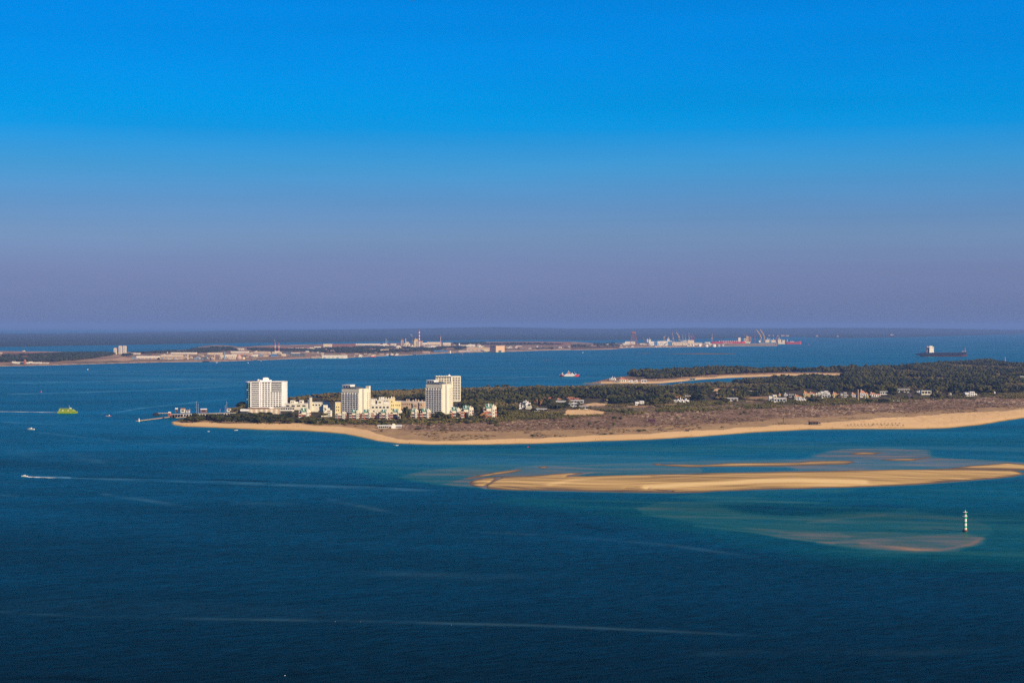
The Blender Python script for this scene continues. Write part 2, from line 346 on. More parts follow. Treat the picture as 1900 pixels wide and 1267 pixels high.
# ------------------------------------------------------------------ sandbars
SB_MAIN = [(871,896),(876,892),(885,888.5),(896,886.5),(921,884),(968,883),(1000,882),(1030,879),(1079,876.5),(1110,875.5),(1085,879),(1060,883),(1090,883),(1142,882),(1200,880),(1300,878),(1400,876),(1500,873.5),(1600,872.5),(1700,871),(1770,869.5),(1830,869),(1880,871),(1897,877),(1898,880),(1880,883.5),(1840,888),(1780,893),(1700,899),(1600,903),(1500,906),(1400,908.5),(1330,911),(1300,913),(1250,914.3),(1150,913),(1060,911),(960,909),(900,906),(880,901)]
SB_SPIT = [(861,887.5),(880,883.5),(921,876.5),(962,870.5),(968,872.5),(930,878.5),(890,885.5),(868,889)]
SB_UP = [(1228,862.5),(1260,861.5),(1300,861.8),(1350,859.5),(1426,858),(1480,857.5),(1500,855.5),(1552,853.8),(1580,854.5),(1587,857),(1568,861),(1458,864.3),(1300,866),(1270,865.5),(1240,864)]
SB_BITS = [[(1575,841),(1600,838),(1641,839.5),(1620,843.5),(1590,844)], [(1635,853),(1680,850),(1700,849.5),(1722,847),(1726,849),(1690,854.5),(1660,854.5)],
           [(1767,868),(1800,863.5),(1850,860),(1868,858),(1900,861),(1930,868),(1900,872.5),(1840,870.5),(1800,870)], [(1000,866.5),(1010,864.5),(1018,866),(1012,868),(1003,868)],
           [(1212,861),(1222,860.3),(1232,862),(1218,863)]]
def sandbar_material():
    m = bpy.data.materials.new('sandbar_sand'); m.use_nodes = True; nt = m.node_tree; L = nt.links; b = nt.nodes['Principled BSDF']
    b.inputs['Roughness'].default_value = .9; b.inputs['Specular IOR Level'].default_value = .2
    at = nt.nodes.new('ShaderNodeAttribute'); at.attribute_name = 'dry'
    r = nt.nodes.new('ShaderNodeValToRGB'); e = r.color_ramp.elements
    for i, (p, c) in enumerate([(0, (.10, .075, .06)), (.14, (.22, .14, .07)), (.38, (.40, .26, .10)), (.66, (.58, .385, .155)), (1, (.78, .56, .26))]):
        s = e[i] if i < 2 else e.new(p); s.position = p; s.color = c + (1,)
    L.new(at.outputs['Fac'], r.inputs[0]); L.new(r.outputs[0], b.inputs['Base Color']); return m
SBM = sandbar_material()
def build_sandbars():
    def bar(polys, X0, X1, Y0, Y1, name, label, nx, ny, rag=1.0):
        Xs = np.linspace(X0, X1, nx); Ys = np.linspace(Y0, Y1, ny); XX, YY = np.meshgrid(Xs, Ys); x, y = G(XX, YY, 0.0)
        ky = 3.5; q = np.full(XX.shape, -1e9)
        for p in polys: q = np.maximum(q, sdf(XX, YY, p, ky))
        n = fbm(x / 40 + y / 90, y / 28) - .5
        z = np.clip((q + n * 12 * rag) * .035, -.5, .7) + .02 + (fbm(x / 70, y / 60 + x / 140) - .5) * .35 * sstep(0, 12, q)
        z = np.minimum(z, .9)
        if name == 'sandbar' and X1 - X0 > 600:      # tidal channels and pools left on the big bar
            for pl, wd, dp in (([(895,906),(905,899),(915,893),(926,887)], 5, .7), ([(1050,885),(1066,880),(1100,877)], 4, .3), ([(1162,906),(1180,905),(1200,906)], 6, .5), ([(1205,906.5),(1225,909),(1245,911)], 5, .65)):
                dd, _ = dline(XX, YY, pl, ky); z = z - dp * np.exp(-(dd / wd) ** 2)
        st = fbm(x / 160 + y / 300, y / 16 + x / 90, 4)
        crest = 0
        if X1 - X0 > 600:
            d1, tt = dline(XX, YY, [(1200,905),(1300,899),(1400,893.5),(1480,892),(1600,895)], 3); crest = .9 * np.exp(-(d1 / (9)) ** 2)
            d2, _ = dline(XX, YY, [(1020,900),(1060,892),(1120,886),(1200,884)], 3); crest = crest + .3 * np.exp(-(d2 / 8) ** 2)
        bend = 60 * np.sin((XX - 900) / 130.0)
        st2 = fbm(x / 55 + (y + bend) / 120, (y + bend) / 7 + x / 60, 4)
        dry = sstep(0, .55, z) * .50 + (st - .5) * 1.1 * sstep(.05, .4, z) + (st2 - .5) * .55 * sstep(.1, .4, z) + crest
        V = np.stack([x, y, z], -1).reshape(-1, 3); F = gridF(nx, ny); F = F[z.ravel()[F].max(1) > -.12]
        used = np.unique(F); mp = -np.ones(len(V), int); mp[used] = np.arange(len(used))
        o = npmesh(name, V[used], mp[F], SBM, {'dry': np.clip(dry, 0, 1).ravel()[used]}, True); tag(o, label, kind='structure')
    bar([SB_MAIN, SB_SPIT], 840, 1935, 866, 918, 'sandbar', 'long bare golden sandbar lying in the shallow water off the beach', 1000, 190)
    bar([SB_UP] + SB_BITS, 985, 1960, 834, 874, 'sandbar', 'thin broken sandbars behind the long one', 850, 140, .7)
    for (X0, X1, Yc, w) in ((1182,1208,655.3,.5),(1236,1366,656.3,2.0),(1005,1022,668.5,.5)):
        bar([[(X0,Yc),((X0+X1)/2,Yc-w/2),(X1,Yc-w/4),(X1-5,Yc+w/3),((X0+X1)/2,Yc+w/2)]], X0-4, X1+4, Yc-w-1, Yc+w+1, 'mudflat', 'low brown mudflat in the far channel', 120, 24, .0)
build_sandbars()

# ------------------------------------------------------------------ water
SHOALS = [([(960,925),(1150,922),(1300,916),(1600,908),(1900,890),(2000,880),(2000,1075),(1850,1058),(1600,1040),(1300,990),(1130,958)], .20, 46, 2),
    ([(640,815),(800,830),(1100,830),(1400,808),(1700,802),(1960,790),(1960,872),(1500,872),(900,885),(700,892),(650,850)], .19, 22, 3),  # polygon, value, softness in pixels (top side / other), vertical stretch
    ([(1175,942),(1230,930),(1350,925),(1500,930),(1680,940),(1800,958),(1842,975),(1850,988),(1828,1000),(1822,1008),(1795,1019),(1740,1024),(1680,1022.5),(1600,1016),(1540,1009),(1470,999),(1400,987),(1330,976),(1250,966),(1190,955)], .42, 14, 2.4),
    ([(1580,1001),(1640,993),(1720,988),(1790,986),(1822,996),(1816,1006),(1775,1019),(1700,1022),(1600,1015),(1520,1006)], .80, 22, 2.2),
    ([(1440,992),(1500,984),(1560,982),(1600,992),(1570,1008),(1500,1001)], .60, 22, 2.2),
    ([(1300,974),(1400,975),(1550,985),(1640,980),(1760,985),(1840,988),(1820,1005),(1760,1018),(1650,1016),(1540,1006),(1400,985)], .52, 16, 2.2),
    ([(1790,940),(1960,950),(1960,1045),(1880,1044),(1790,1032),(1600,1030)], .30, 34, 2),
    ([(735,885),(790,872),(870,863),(960,858),(1000,862),(930,880),(890,890),(868,903),(830,900),(760,892)], .46, 12, 3),
    ([(820,898),(850,889),(880,883),(900,886),(880,905),(840,901)], .66, 8, 3),
    ([(880,884),(960,866),(1000,862),(1120,868),(1300,868),(1300,880),(1100,880),(960,884)], .58, 7, 3),
    ([(900,862),(1040,848),(1180,842),(1330,838),(1330,850),(1200,856),(1060,862),(960,868)], .36, 10, 3),
    ([(960,868),(1000,860),(1080,862),(1250,855),(1400,852),(1580,848),(1600,862),(1500,868),(1280,866),(1100,866)], .62, 8, 3),
    ([(1560,834),(1640,830),(1720,836),(1740,845),(1800,850),(1890,858),(1960,866),(1960,876),(1700,872),(1480,872),(1430,862),(1500,846)], .72, 13, 3),
    ([(900,842),(1050,832),(1250,826),(1420,822),(1600,824),(1700,830),(1500,842),(1250,848),(1000,852)], .28, 12, 3),
    ([(1230,922),(1300,915),(1450,909),(1600,905),(1560,915),(1450,922),(1300,930)], .34, 8, 3),
    ([(640,812),(740,828),(900,832),(1100,828),(1250,820),(1250,826),(1100,834),(900,838),(720,834)], .24, 8, 3),
    ([(1085,709),(1240,712),(1240,717),(1140,717),(1080,714)], .74, 4, 3), ([(1240,712),(1500,698),(1560,697),(1560,700),(1400,708),(1250,717)], .30, 3, 3)]
DEEPS = [([(1330,936),(1420,932),(1540,932),(1660,936),(1690,940),(1640,950),(1540,953),(1470,958),(1380,950)], .26, 14), ([(1810,992),(1760,990),(1790,984),(1850,990)], .0, 8)]
STREAKS = [  # points, half width px, strength (pale positive, dark negative)
    ([(0,731.5),(140,728.5),(320,722),(450,716)], .8, .8), ([(0,711),(150,708),(320,704.5),(450,703.5)], 1.2, .45), ([(205,768),(228,763),(262,757),(330,750),(380,744),(450,739)], .9, .9),
    ([(0,763.5),(60,764.2),(104,765)], .6, .9), ([(30,765.2),(104,766)], .5, -.8), ([(187,771),(192,767),(203,765.5)], .8, .6), ([(60,800),(90,804),(160,812),(230,820)], 1.2, .6),
    ([(530,709.5),(600,709),(640,708.3)], .8, .5), ([(620,711.5),(700,710),(785,707)], .6, .7), ([(856,703.5),(950,701),(1030,697.3)], .6, .9),
    ([(48,884),(90,885),(130,886)], 1.2, 2.6), ([(110,885.5),(160,887),(260,891)], 1.2, 1.2), ([(160,887),(350,893),(520,899),(700,905),(860,913)], 2.6, .75), ([(100,885),(300,886.6),(500,893),(700,901),(850,909)], .9, -.8), ([(260,893),(420,900),(620,910)], 2.5, -.35),
    ([(180,915),(260,926),(330,938),(400,950)], 3.0, .6), ([(600,925),(700,945),(760,960)], 3.0, .55), ([(420,933),(560,935)], 3, .22), ([(-200,1125),(0,1135),(150,1143),(400,1148),(620,1151),(1000,1160),(1230,1170),(1500,1184)], 2.2, .36),
    ([(850,985),(1030,993),(1150,1003),(1250,1012),(1450,1040)], 2.4, .35), ([(1250,1215),(1500,1206),(1700,1212),(1900,1200)], 6, .08), ([(0,1020),(300,1012),(620,1030)], 5, .2), ([(1000,960),(1150,990)], 5, -.3), ([(600,1060),(900,1070),(1100,1062)], 6, .18), ([(500,985),(640,1008)], 4, .18), ([(0,918),(40,921)], 2, .5),
    ([(-20,1251),(60,1256),(180,1261),(330,1272)], 5, -1.5), ([(0,1257),(60,1261)], 2, -.8), ([(0,690),(300,688),(520,684)], 2, .25), ([(0,697),(200,694)], 2, -.25), ([(560,679),(760,676)], 1.5, .25), ([(900,668),(1020,668.5)], .6, .4), ([(1180,670),(1290,668)], 1.5, .3),
    ([(0,783),(60,785),(150,790)], 1.4, .4), ([(130,844),(200,862)], 5, .3), ([(0,835),(110,848),(240,852)], 7, .25), ([(60,846),(220,850)], 1.6, -.4), ([(100,690),(450,686)], 1.0, .2),
    ([(905,855),(960,851),(1060,850),(1160,846)], .7, .45), ([(1060,848),(1180,842)], 1, .5), ([(1300,826),(1500,822),(1650,812)], 2, .4), ([(820,840),(860,838)], 1.2, .4), ([(1150,668),(1300,665)], 1.5, -.2), ([(470,800),(530,806)], 10, .3),
    ([(900,705.5),(1100,703)], 3, .18), ([(0,870),(120,872)], 3, .2), ([(200,800),(420,806)], 4, -.15), ([(300,870),(420,876)], 3, .2)]
WATER_GLOSS = (.0, .86, .91, 1); WATER_REFL = 1.25
def water_material():
    m = bpy.data.materials.new('sea_water'); m.use_nodes = True; nt = m.node_tree; L = nt.links; b = nt.nodes['Principled BSDF']
    sh = nt.nodes.new('ShaderNodeAttribute'); sh.attribute_name = 'shoal'; st = nt.nodes.new('ShaderNodeAttribute'); st.attribute_name = 'streak'
    g = nt.nodes.new('ShaderNodeNewGeometry')
    r = nt.nodes.new('ShaderNodeValToRGB'); e = r.color_ramp.elements
    for i, (p, c) in enumerate([(0, (.000, .0025, .004)), (.18, (.000, .038, .036)), (.36, (.012, .078, .070)), (.52, (.050, .100, .088)), (.68, (.125, .125, .110)), (.84, (.22, .150, .105)), (1, (.32, .22, .13))]):
        s = e[i] if i < 2 else e.new(p); s.position = p; s.color = c + (1,)
    L.new(sh.outputs['Fac'], r.inputs[0])
    pos = nt.nodes.new('ShaderNodeMath'); pos.operation = 'MULTIPLY'; pos.inputs[1].default_value = .30; pos.use_clamp = True; L.new(st.outputs['Fac'], pos.inputs[0])
    mx = nt.nodes.new('ShaderNodeMix'); mx.data_type = 'RGBA'; L.new(pos.outputs[0], mx.inputs[0]); L.new(r.outputs[0], mx.inputs[6]); mx.inputs[7].default_value = (.12, .26, .34, 1)
    neg = nt.nodes.new('ShaderNodeMath'); neg.operation = 'MULTIPLY'; neg.inputs[1].default_value = -.7; neg.use_clamp = True; L.new(st.outputs['Fac'], neg.inputs[0])
    mx2 = nt.nodes.new('ShaderNodeMix'); mx2.data_type = 'RGBA'; L.new(neg.outputs[0], mx2.inputs[0]); L.new(mx.outputs[2], mx2.inputs[6]); mx2.inputs[7].default_value = (0, .008, .02, 1)
    L.new(mx2.outputs[2], b.inputs['Base Color'])
    mpr = nt.nodes.new('ShaderNodeMapping'); mpr.inputs['Rotation'].default_value = (0, 0, math.radians(-27)); L.new(g.outputs['Position'], mpr.inputs[0]); mp = nt.nodes.new('ShaderNodeMapping'); mp.inputs['Scale'].default_value = (.30, 1, 1); L.new(mpr.outputs[0], mp.inputs[0])
    n1 = nt.nodes.new('ShaderNodeTexNoise'); n1.inputs['Scale'].default_value = .085; n1.inputs['Detail'].default_value = 6; n1.inputs['Roughness'].default_value = .72; L.new(mp.outputs[0], n1.inputs['Vector'])
    bp = nt.nodes.new('ShaderNodeBump'); bp.inputs['Distance'].default_value = 1.6; L.new(n1.outputs['Fac'], bp.inputs['Height'])
    # calmer and livelier patches of wind on the water
    mp2 = nt.nodes.new('ShaderNodeMapping'); mp2.inputs['Scale'].default_value = (.35, 1, 1); mp2.inputs['Rotation'].default_value = (0, 0, math.radians(-8)); L.new(g.outputs['Position'], mp2.inputs[0])
    n2 = nt.nodes.new('ShaderNodeTexNoise'); n2.inputs['Scale'].default_value = .0045; n2.inputs['Detail'].default_value = 6; n2.inputs['Roughness'].default_value = .6; L.new(mp2.outputs[0], n2.inputs['Vector'])
    mr = nt.nodes.new('ShaderNodeMapRange'); mr.inputs[1].default_value = .35; mr.inputs[2].default_value = .65; mr.inputs[3].default_value = .35; mr.inputs[4].default_value = 1.15; L.new(n2.outputs['Fac'], mr.inputs[0])
    sb = nt.nodes.new('ShaderNodeMath'); sb.operation = 'MULTIPLY_ADD'; sb.inputs[1].default_value = -.5; L.new(pos.outputs[0], sb.inputs[0]); L.new(mr.outputs[0], sb.inputs[2])
    cl = nt.nodes.new('ShaderNodeMath'); cl.operation = 'MAXIMUM'; cl.inputs[1].default_value = .12; L.new(sb.outputs[0], cl.inputs[0])
    L.new(cl.outputs[0], bp.inputs['Strength']); 
    # body colour under a reflecting surface; wave faces hide each other, so grazing reflection levels off
    out = nt.nodes['Material Output']; nt.nodes.remove(b)
    df = nt.nodes.new('ShaderNodeBsdfDiffuse'); L.new(mx2.outputs[2], df.inputs[0])
    gl = nt.nodes.new('ShaderNodeBsdfGlossy'); gl.inputs['Roughness'].default_value = .34; gl.inputs['Color'].default_value = WATER_GLOSS; L.new(bp.outputs[0], gl.inputs['Normal'])
    fr = nt.nodes.new('ShaderNodeFresnel'); fr.inputs[0].default_value = 1.33; L.new(bp.outputs[0], fr.inputs['Normal'])
    mrr = nt.nodes.new('ShaderNodeMapRange'); mrr.inputs[1].default_value = .0; mrr.inputs[2].default_value = 1.0; mrr.inputs[3].default_value = .0; mrr.inputs[4].default_value = WATER_REFL; pwr = nt.nodes.new('ShaderNodeMath'); pwr.operation = 'POWER'; pwr.inputs[1].default_value = .5; L.new(fr.outputs[0], pwr.inputs[0]); fg = nt.nodes.new('ShaderNodeFresnel'); fg.inputs[0].default_value = 1.33; pg = nt.nodes.new('ShaderNodeMath'); pg.operation = 'POWER'; pg.inputs[1].default_value = 1.6; L.new(fg.outputs[0], pg.inputs[0]); pm = nt.nodes.new('ShaderNodeMath'); pm.operation = 'MULTIPLY'; L.new(pwr.outputs[0], pm.inputs[0]); L.new(pg.outputs[0], pm.inputs[1]); L.new(pm.outputs[0], mrr.inputs[0]); mrr.clamp = True
    sl = nt.nodes.new('ShaderNodeMath'); sl.operation = 'MULTIPLY_ADD'; sl.inputs[1].default_value = -.9; sl.inputs[2].default_value = 1.0; sl.use_clamp = True; L.new(neg.outputs[0], sl.inputs[0])
    fm0 = nt.nodes.new('ShaderNodeMath'); fm0.operation = 'MULTIPLY'; L.new(mrr.outputs[0], fm0.inputs[0]); L.new(sl.outputs[0], fm0.inputs[1])
    cap = nt.nodes.new('ShaderNodeMath'); cap.operation = 'MINIMUM'; cap.inputs[1].default_value = .53; L.new(fm0.outputs[0], cap.inputs[0])
    # noise varies the sky reflection, painted in place of wave backs and fronts
    def crest(sc, lo, hi, det):
        n = nt.nodes.new('ShaderNodeTexNoise'); n.inputs['Scale'].default_value = sc; n.inputs['Detail'].default_value = det; n.inputs['Roughness'].default_value = .65; L.new(mp.outputs[0], n.inputs['Vector'])
        q = nt.nodes.new('ShaderNodeMapRange'); q.inputs[1].default_value = .32; q.inputs[2].default_value = .68; q.inputs[3].default_value = lo; q.inputs[4].default_value = hi; L.new(n.outputs['Fac'], q.inputs[0]); return q
    c1 = crest(.30, .60, 1.40, 4); c2 = crest(.05, .86, 1.14, 3)
    c3 = nt.nodes.new('ShaderNodeMath'); c3.operation = 'MULTIPLY'; L.new(c1.outputs[0], c3.inputs[0]); L.new(c2.outputs[0], c3.inputs[1])
    mr2 = nt.nodes.new('ShaderNodeMapRange'); mr2.inputs[1].default_value = .35; mr2.inputs[2].default_value = .65; mr2.inputs[3].default_value = 1.12; mr2.inputs[4].default_value = .86; L.new(n2.outputs['Fac'], mr2.inputs[0])
    c4 = nt.nodes.new('ShaderNodeMath'); c4.operation = 'MULTIPLY'; L.new(c3.outputs[0], c4.inputs[0]); L.new(mr2.outputs[0], c4.inputs[1])
    fm = nt.nodes.new('ShaderNodeMath'); fm.operation = 'MULTIPLY'; fm.use_clamp = True; shl = nt.nodes.new('ShaderNodeMath'); shl.operation = 'MULTIPLY_ADD'; shl.inputs[1].default_value = -.62; shl.inputs[2].default_value = 1.0; L.new(sh.outputs['Fac'], shl.inputs[0])
    fms = nt.nodes.new('ShaderNodeMath'); fms.operation = 'MULTIPLY'; L.new(cap.outputs[0], fms.inputs[0]); L.new(shl.outputs[0], fms.inputs[1]); L.new(fms.outputs[0], fm.inputs[0]); L.new(c4.outputs[0], fm.inputs[1])
    ms = nt.nodes.new('ShaderNodeMixShader'); L.new(fm.outputs[0], ms.inputs[0]); L.new(df.outputs[0], ms.inputs[1]); L.new(gl.outputs[0], ms.inputs[2]); L.new(ms.outputs[0], out.inputs['Surface'])
    return m
def build_water():
    Ys = np.concatenate([[604.9, 605.3, 606, 607, 608.5, 610, 612, 615, 619, 624], np.arange(628, 660, 1.0), np.arange(660, 930, .75), np.arange(930, 1290, 1.1), np.array([1320, 1400, 1600, 2200, 4000])])
    Xs = np.concatenate([np.linspace(-9000, -600, 14), np.linspace(-500, -30, 24), np.arange(-20, 1921, 1.5), np.linspace(1930, 2500, 26), np.linspace(2700, 11000, 14)])
    XX, YY = np.meshgrid(Xs, Ys); x, y = G(XX, YY, 0.0)
    sh = np.zeros(XX.shape); box = (YY > 690) & (YY < 1060) & (XX > 560) & (XX < 2100)
    bx, by = XX[box], YY[box]; wx, wy = x[box], y[box]; s = np.zeros(bx.shape)
    warp = (fbm(wx / 110 + wy / 300, wy / 90, 5) - .5) * 1.7; w2 = (fbm(wx / 40 + wy / 60, wy / 22, 5) - .5)
    for poly, val, soft, ky in SHOALS:
        q = sdf(bx, by, poly, ky) + warp * soft * 1.2
        s = np.maximum(s, val * sstep(-soft * 1.0, soft * .7, q))
    s = s * (.92 + w2 * .75) + (s > .02) * (fbm(wx / 170 + wy / 300, wy / 16 + wx / 90, 5) - .5) * .52 * sstep(0, .3, s)
    for poly, val, soft in DEEPS: s = s - val * sstep(-soft, soft, sdf(bx, by, poly, 2.4) + warp * 8)
    # bright crisp rim on the downstream edge of the beacon shoal
    d, tt = dline(bx, by, [(1290,975),(1400,987.5),(1470,999),(1545,1008)], 2.4); s = s + .22 * np.exp(-(d / 5) ** 2)
    d, tt = dline(bx, by, [(1600,1008),(1640,1012),(1700,1019),(1745,1020),(1800,1011),(1822,999)], 2.4); s = s + .18 * np.exp(-(d / 6) ** 2)
    d, tt = dline(bx, by, [(1500,970),(1560,962),(1640,955)], 2.4); s = s + .12 * np.exp(-(d / 5) ** 2)
    sh[box] = np.clip(s, 0, 1)
    edge = YY - FRONT(XX); e = np.where((edge > -6) & (XX > 318), .55 * np.exp(-np.maximum(edge, 0) / 1.8), 0); sh = np.maximum(sh, np.where(YY < FRONT(XX) + 12, e, 0))
    near = (YY > 864) & (YY < 925) & (XX > 840) & (XX < 1960)
    q = np.maximum(sdf(XX[near], YY[near], SB_MAIN, 3.5), sdf(XX[near], YY[near], SB_SPIT, 3.5)); sh[near] = np.maximum(sh[near], .8 * np.exp(-np.maximum(-q, 0) / 5))
    stv = np.zeros(XX.shape)
    for pts, w, a in STREAKS:
        p = np.array(pts); m = (YY > p[:, 1].min() - 5 * w) & (YY < p[:, 1].max() + 5 * w)
        ky = 1.0; d, tt = dline(XX[m], YY[m], pts, ky)
        nn = fbm(x[m] / 30, y[m] / 25, 3)
        fade = sstep(0, .08, tt) * sstep(1, .8, tt) if abs(a) < 2 else 1
        stv[m] += a * (3.0 if p[:, 1].max() < 800 else 1.25) * np.exp(-(d / w) ** 2) * (.25 + 1.3 * sstep(.25, .75, nn)) * np.maximum(fade, .05) * ((.55 + .5 * fbm(x[m] / 260, y[m] / 200, 3)) if w in (2.2, 1.2, 2.6, .9) else (.2 + .9 * fbm(x[m] / 260, y[m] / 200, 3)))
    wisps = fbm(x / 700 + y / 1900, y / 150 + x / 500, 5); stv += .62 * sstep(.54, .76, wisps) * sstep(1180, 950, YY) * (YY > 640)
    stv -= .30 * sstep(.42, .25, wisps) * (YY > 640)
    V = np.stack([x, y, np.zeros_like(x)], -1).reshape(-1, 3)
    o = npmesh('sea', V, gridF(len(Xs), len(Ys)), water_material(), {'shoal': sh, 'streak': stv}, True); tag(o, 'blue estuary water with pale wakes and turquoise shoals', kind='structure')
build_water()

# ------------------------------------------------------------------ far shore and hills
FF = curve([(-900,700),(0,679.5),(100,677.5),(200,674.5),(300,672),(400,671),(450,669.3),(500,667.5),(550,665.5),(600,664.5),(640,664),(700,661),(750,659.5),(800,656.5),(850,654.5),(900,653),(950,652.3),(1000,650.5),(1050,649.3),(1100,649),(1140,648),(1160,645.5),(1200,644.7),(1300,643.7),(1330,643.2),(1360,642.3),(1441,641.6),(1443,636)])
FB = curve([(-900,645),(0,652),(100,653),(200,655),(300,652),(360,648),(400,646),(500,641),(600,639),(700,637.5),(850,635.5),(900,634.5),(1000,634),(1060,634.5),(1100,637),(1150,637),(1300,637.5),(1441,637.5),(1443,636.5)])
def far_material():
    m = bpy.data.materials.new('far_ground'); m.use_nodes = True; nt = m.node_tree; L = nt.links; b = nt.nodes['Principled BSDF']; b.inputs['Roughness'].default_value = 1; b.inputs['Specular IOR Level'].default_value = .05
    g = nt.nodes.new('ShaderNodeNewGeometry'); mp = nt.nodes.new('ShaderNodeMapping'); mp.inputs['Scale'].default_value = (1, .25, 1); L.new(g.outputs['Position'], mp.inputs[0])
    n = nt.nodes.new('ShaderNodeTexNoise'); n.inputs['Scale'].default_value = .008; n.inputs['Detail'].default_value = 5; L.new(mp.outputs[0], n.inputs['Vector'])
    at = nt.nodes.new('ShaderNodeAttribute'); at.attribute_name = 'kindv'
    r = nt.nodes.new('ShaderNodeValToRGB'); e = r.color_ramp.elements
    for i, (p, c) in enumerate([(.3, (.08, .085, .05)), (.45, (.20, .14, .10)), (.55, (.30, .20, .14)), (.7, (.42, .30, .20))]):
        s = e[i] if i < 2 else e.new(p); s.position = p; s.color = c + (1,)
    L.new(n.outputs['Fac'], r.inputs[0])
    r2 = nt.nodes.new('ShaderNodeValToRGB'); e = r2.color_ramp.elements
    for i, (p, c) in enumerate([(0, (.05, .06, .04)), (.5, (.30, .115, .07)), (1, (.55, .40, .27))]):
        s = e[i] if i < 2 else e.new(p); s.position = p; s.color = c + (1,)
    L.new(at.outputs['Fac'], r2.inputs[0])
    a2 = nt.nodes.new('ShaderNodeAttribute'); a2.attribute_name = 'kindw'
    mx = nt.nodes.new('ShaderNodeMix'); mx.data_type = 'RGBA'; L.new(a2.outputs['Fac'], mx.inputs[0]); L.new(r.outputs[0], mx.inputs[6]); L.new(r2.outputs[0], mx.inputs[7])
    L.new(mx.outputs[2], b.inputs['Base Color']); return m
FARM = far_material()
FKIND = [([(600,638),(665,639),(665,645),(650,650),(610,650)], .55, 1), ([(440,644),(600,641),(600,646),(500,650)], .55, .6), ([(640,637),(760,636),(760,639),(640,640)], .5, .8), ([(276,662),(283,657),(290,661),(300,663)], .6, 1), ([(205,668),(225,662),(245,664),(250,668),(230,671)], .85, .8), ([(0,652),(200,655),(200,660),(0,662)], .45, .6), ([(880,635),(1060,634),(1060,640),(880,640)], .5, .6),
         ([(1060,642),(1150,643),(1150,646),(1060,648)], .1, .8)]
def far_h(x, y):
    X, Y = proj(x, y, 0.0); dep = lambda YY: CAM_H * FPX / (YY - HOR)
    d = dep(Y); a = d - dep(FF(X)); b = dep(FB(X)) - d
    h = 3 * sstep(0, 60, a) + 2.0 * sstep(100, 900, a); h = np.minimum(h, 5 * sstep(-10, 150, b) - .5) + np.minimum(a, 0) * .02
    h = h + 16 * np.exp(-((X - 405) / 22) ** 2 - ((Y - 646) / 3) ** 2) + 7 * np.exp(-((X - 283) / 9) ** 2 - ((Y - 661) / 3) ** 2) + 10 * np.exp(-((X - 640) / 50) ** 2 - ((Y - 645) / 4) ** 2)
    return np.maximum(np.where(X > 1442, -2, h), -2)
def build_far():
    Xs = np.concatenate([np.linspace(-900, -20, 40), np.arange(-10, 1450, 2.5)]); Ys = np.concatenate([np.arange(632, 682, .5), np.linspace(683, 702, 20)])
    XX, YY = np.meshgrid(Xs, Ys); x, y = G(XX, YY, 0.0); z = far_h(x, y)
    AX, AY = proj(x, y, np.maximum(z, 0)); kv = np.zeros(XX.shape); kw = np.zeros(XX.shape)
    sand = sstep(2.2, .6, FF(AX) - AY); kv = np.where(sand > .1, .95, kv); kw = np.maximum(kw, sand * .85)
    for p, v, w in FKIND:
        q = sstep(-1, 1, sdf(AX, AY, p, 2) + (fbm(x / 60, y / 300) - .5) * 4); kv = kv * (1 - q) + v * q; kw = np.maximum(kw, w * q)
    V = np.stack([x, y, z], -1).reshape(-1, 3); F = gridF(len(Xs), len(Ys)); F = F[z.ravel()[F].max(1) > -1.2]
    used = np.unique(F); mp = -np.ones(len(V), int); mp[used] = np.arange(len(used))
    o = npmesh('far_shore_ground', V[used], mp[F], FARM, {'kindv': kv.ravel()[used], 'kindw': kw.ravel()[used]}, True); tag(o, 'tan and red-brown far shore of the estuary', kind='structure')
    # plain and low hills beyond the second channel
    C2 = curve([(-3000,644),(0,643.8),(300,638.5),(350,637.3),(500,635.6),(600,635),(700,633.3),(800,632.3),(900,630.5),(1000,630.3),(1100,631.5),(1150,630.5),(1300,628.5),(1400,627.3),(1480,625.2),(1560,627.3),(1700,625.2),(1800,622.3),(1900,619.5),(2400,616),(5000,614)])
    TOP = curve([(-3000,618),(0,618.5),(300,617),(400,615),(500,613),(600,612),(700,611),(800,609.3),(880,607),(950,607.5),(1050,610),(1150,611),(1200,609.5),(1300,609),(1500,608.7),(1650,609),(1750,610.5),(1800,611.5),(1900,612.5),(2500,611),(5000,613)])
    Xs = np.concatenate([np.linspace(-3000, -40, 60), np.arange(-20, 1930, 8.0), np.linspace(1950, 5000, 60)])
    rows = []
    D0 = CAM_H * FPX / (C2(Xs) - HOR)
    for k, t in enumerate(np.concatenate([[0, .002, .006], np.linspace(.015, 1, 60)])):
        D = D0 + (38000 - D0) * t
        hill = (CAM_H - (TOP(Xs) + 1.6 * (fbm(Xs / 34.0 + 40, Xs * 0 + 3.3, 4) - .5) - HOR) / FPX * 34000)
        u = (Xs - 950) / FPX; n = fbm(u * 60, D / 2500 + u * 5)
        ridge = sstep(.55, .9, t) * (hill) + sstep(.02, .6, t) * 14 * n * (1 - sstep(.6, .9, t)) + (n - .5) * 14 * sstep(.5, .8, t)
        z = np.where(t == 0, -.5, 2.0) + ridge * (1 if t < .93 else .8)
        rows.append(np.stack([u * D, D + 0 * u, z], -1))
    V = np.array(rows).reshape(-1, 3); t = np.repeat(np.arange(len(rows)), len(Xs))
    kv = np.where(t < 3, .95, .02) + 0.0; kw = np.where(t < 3, .8, .55) * np.ones(len(V))
    hm = leafmat('hazed_hill_woods', (.012, .030, .036), (.028, .046, .050), .002)  # wood colours shifted to blue, part of the distance haze painted in
    hm2 = FARM
    o = npmesh('far_hills', V, gridF(len(Xs), len(rows)), hm, {'kindv': kv, 'kindw': kw}, True); tag(o, 'low hazy blue hills along the horizon', kind='structure')
build_far()

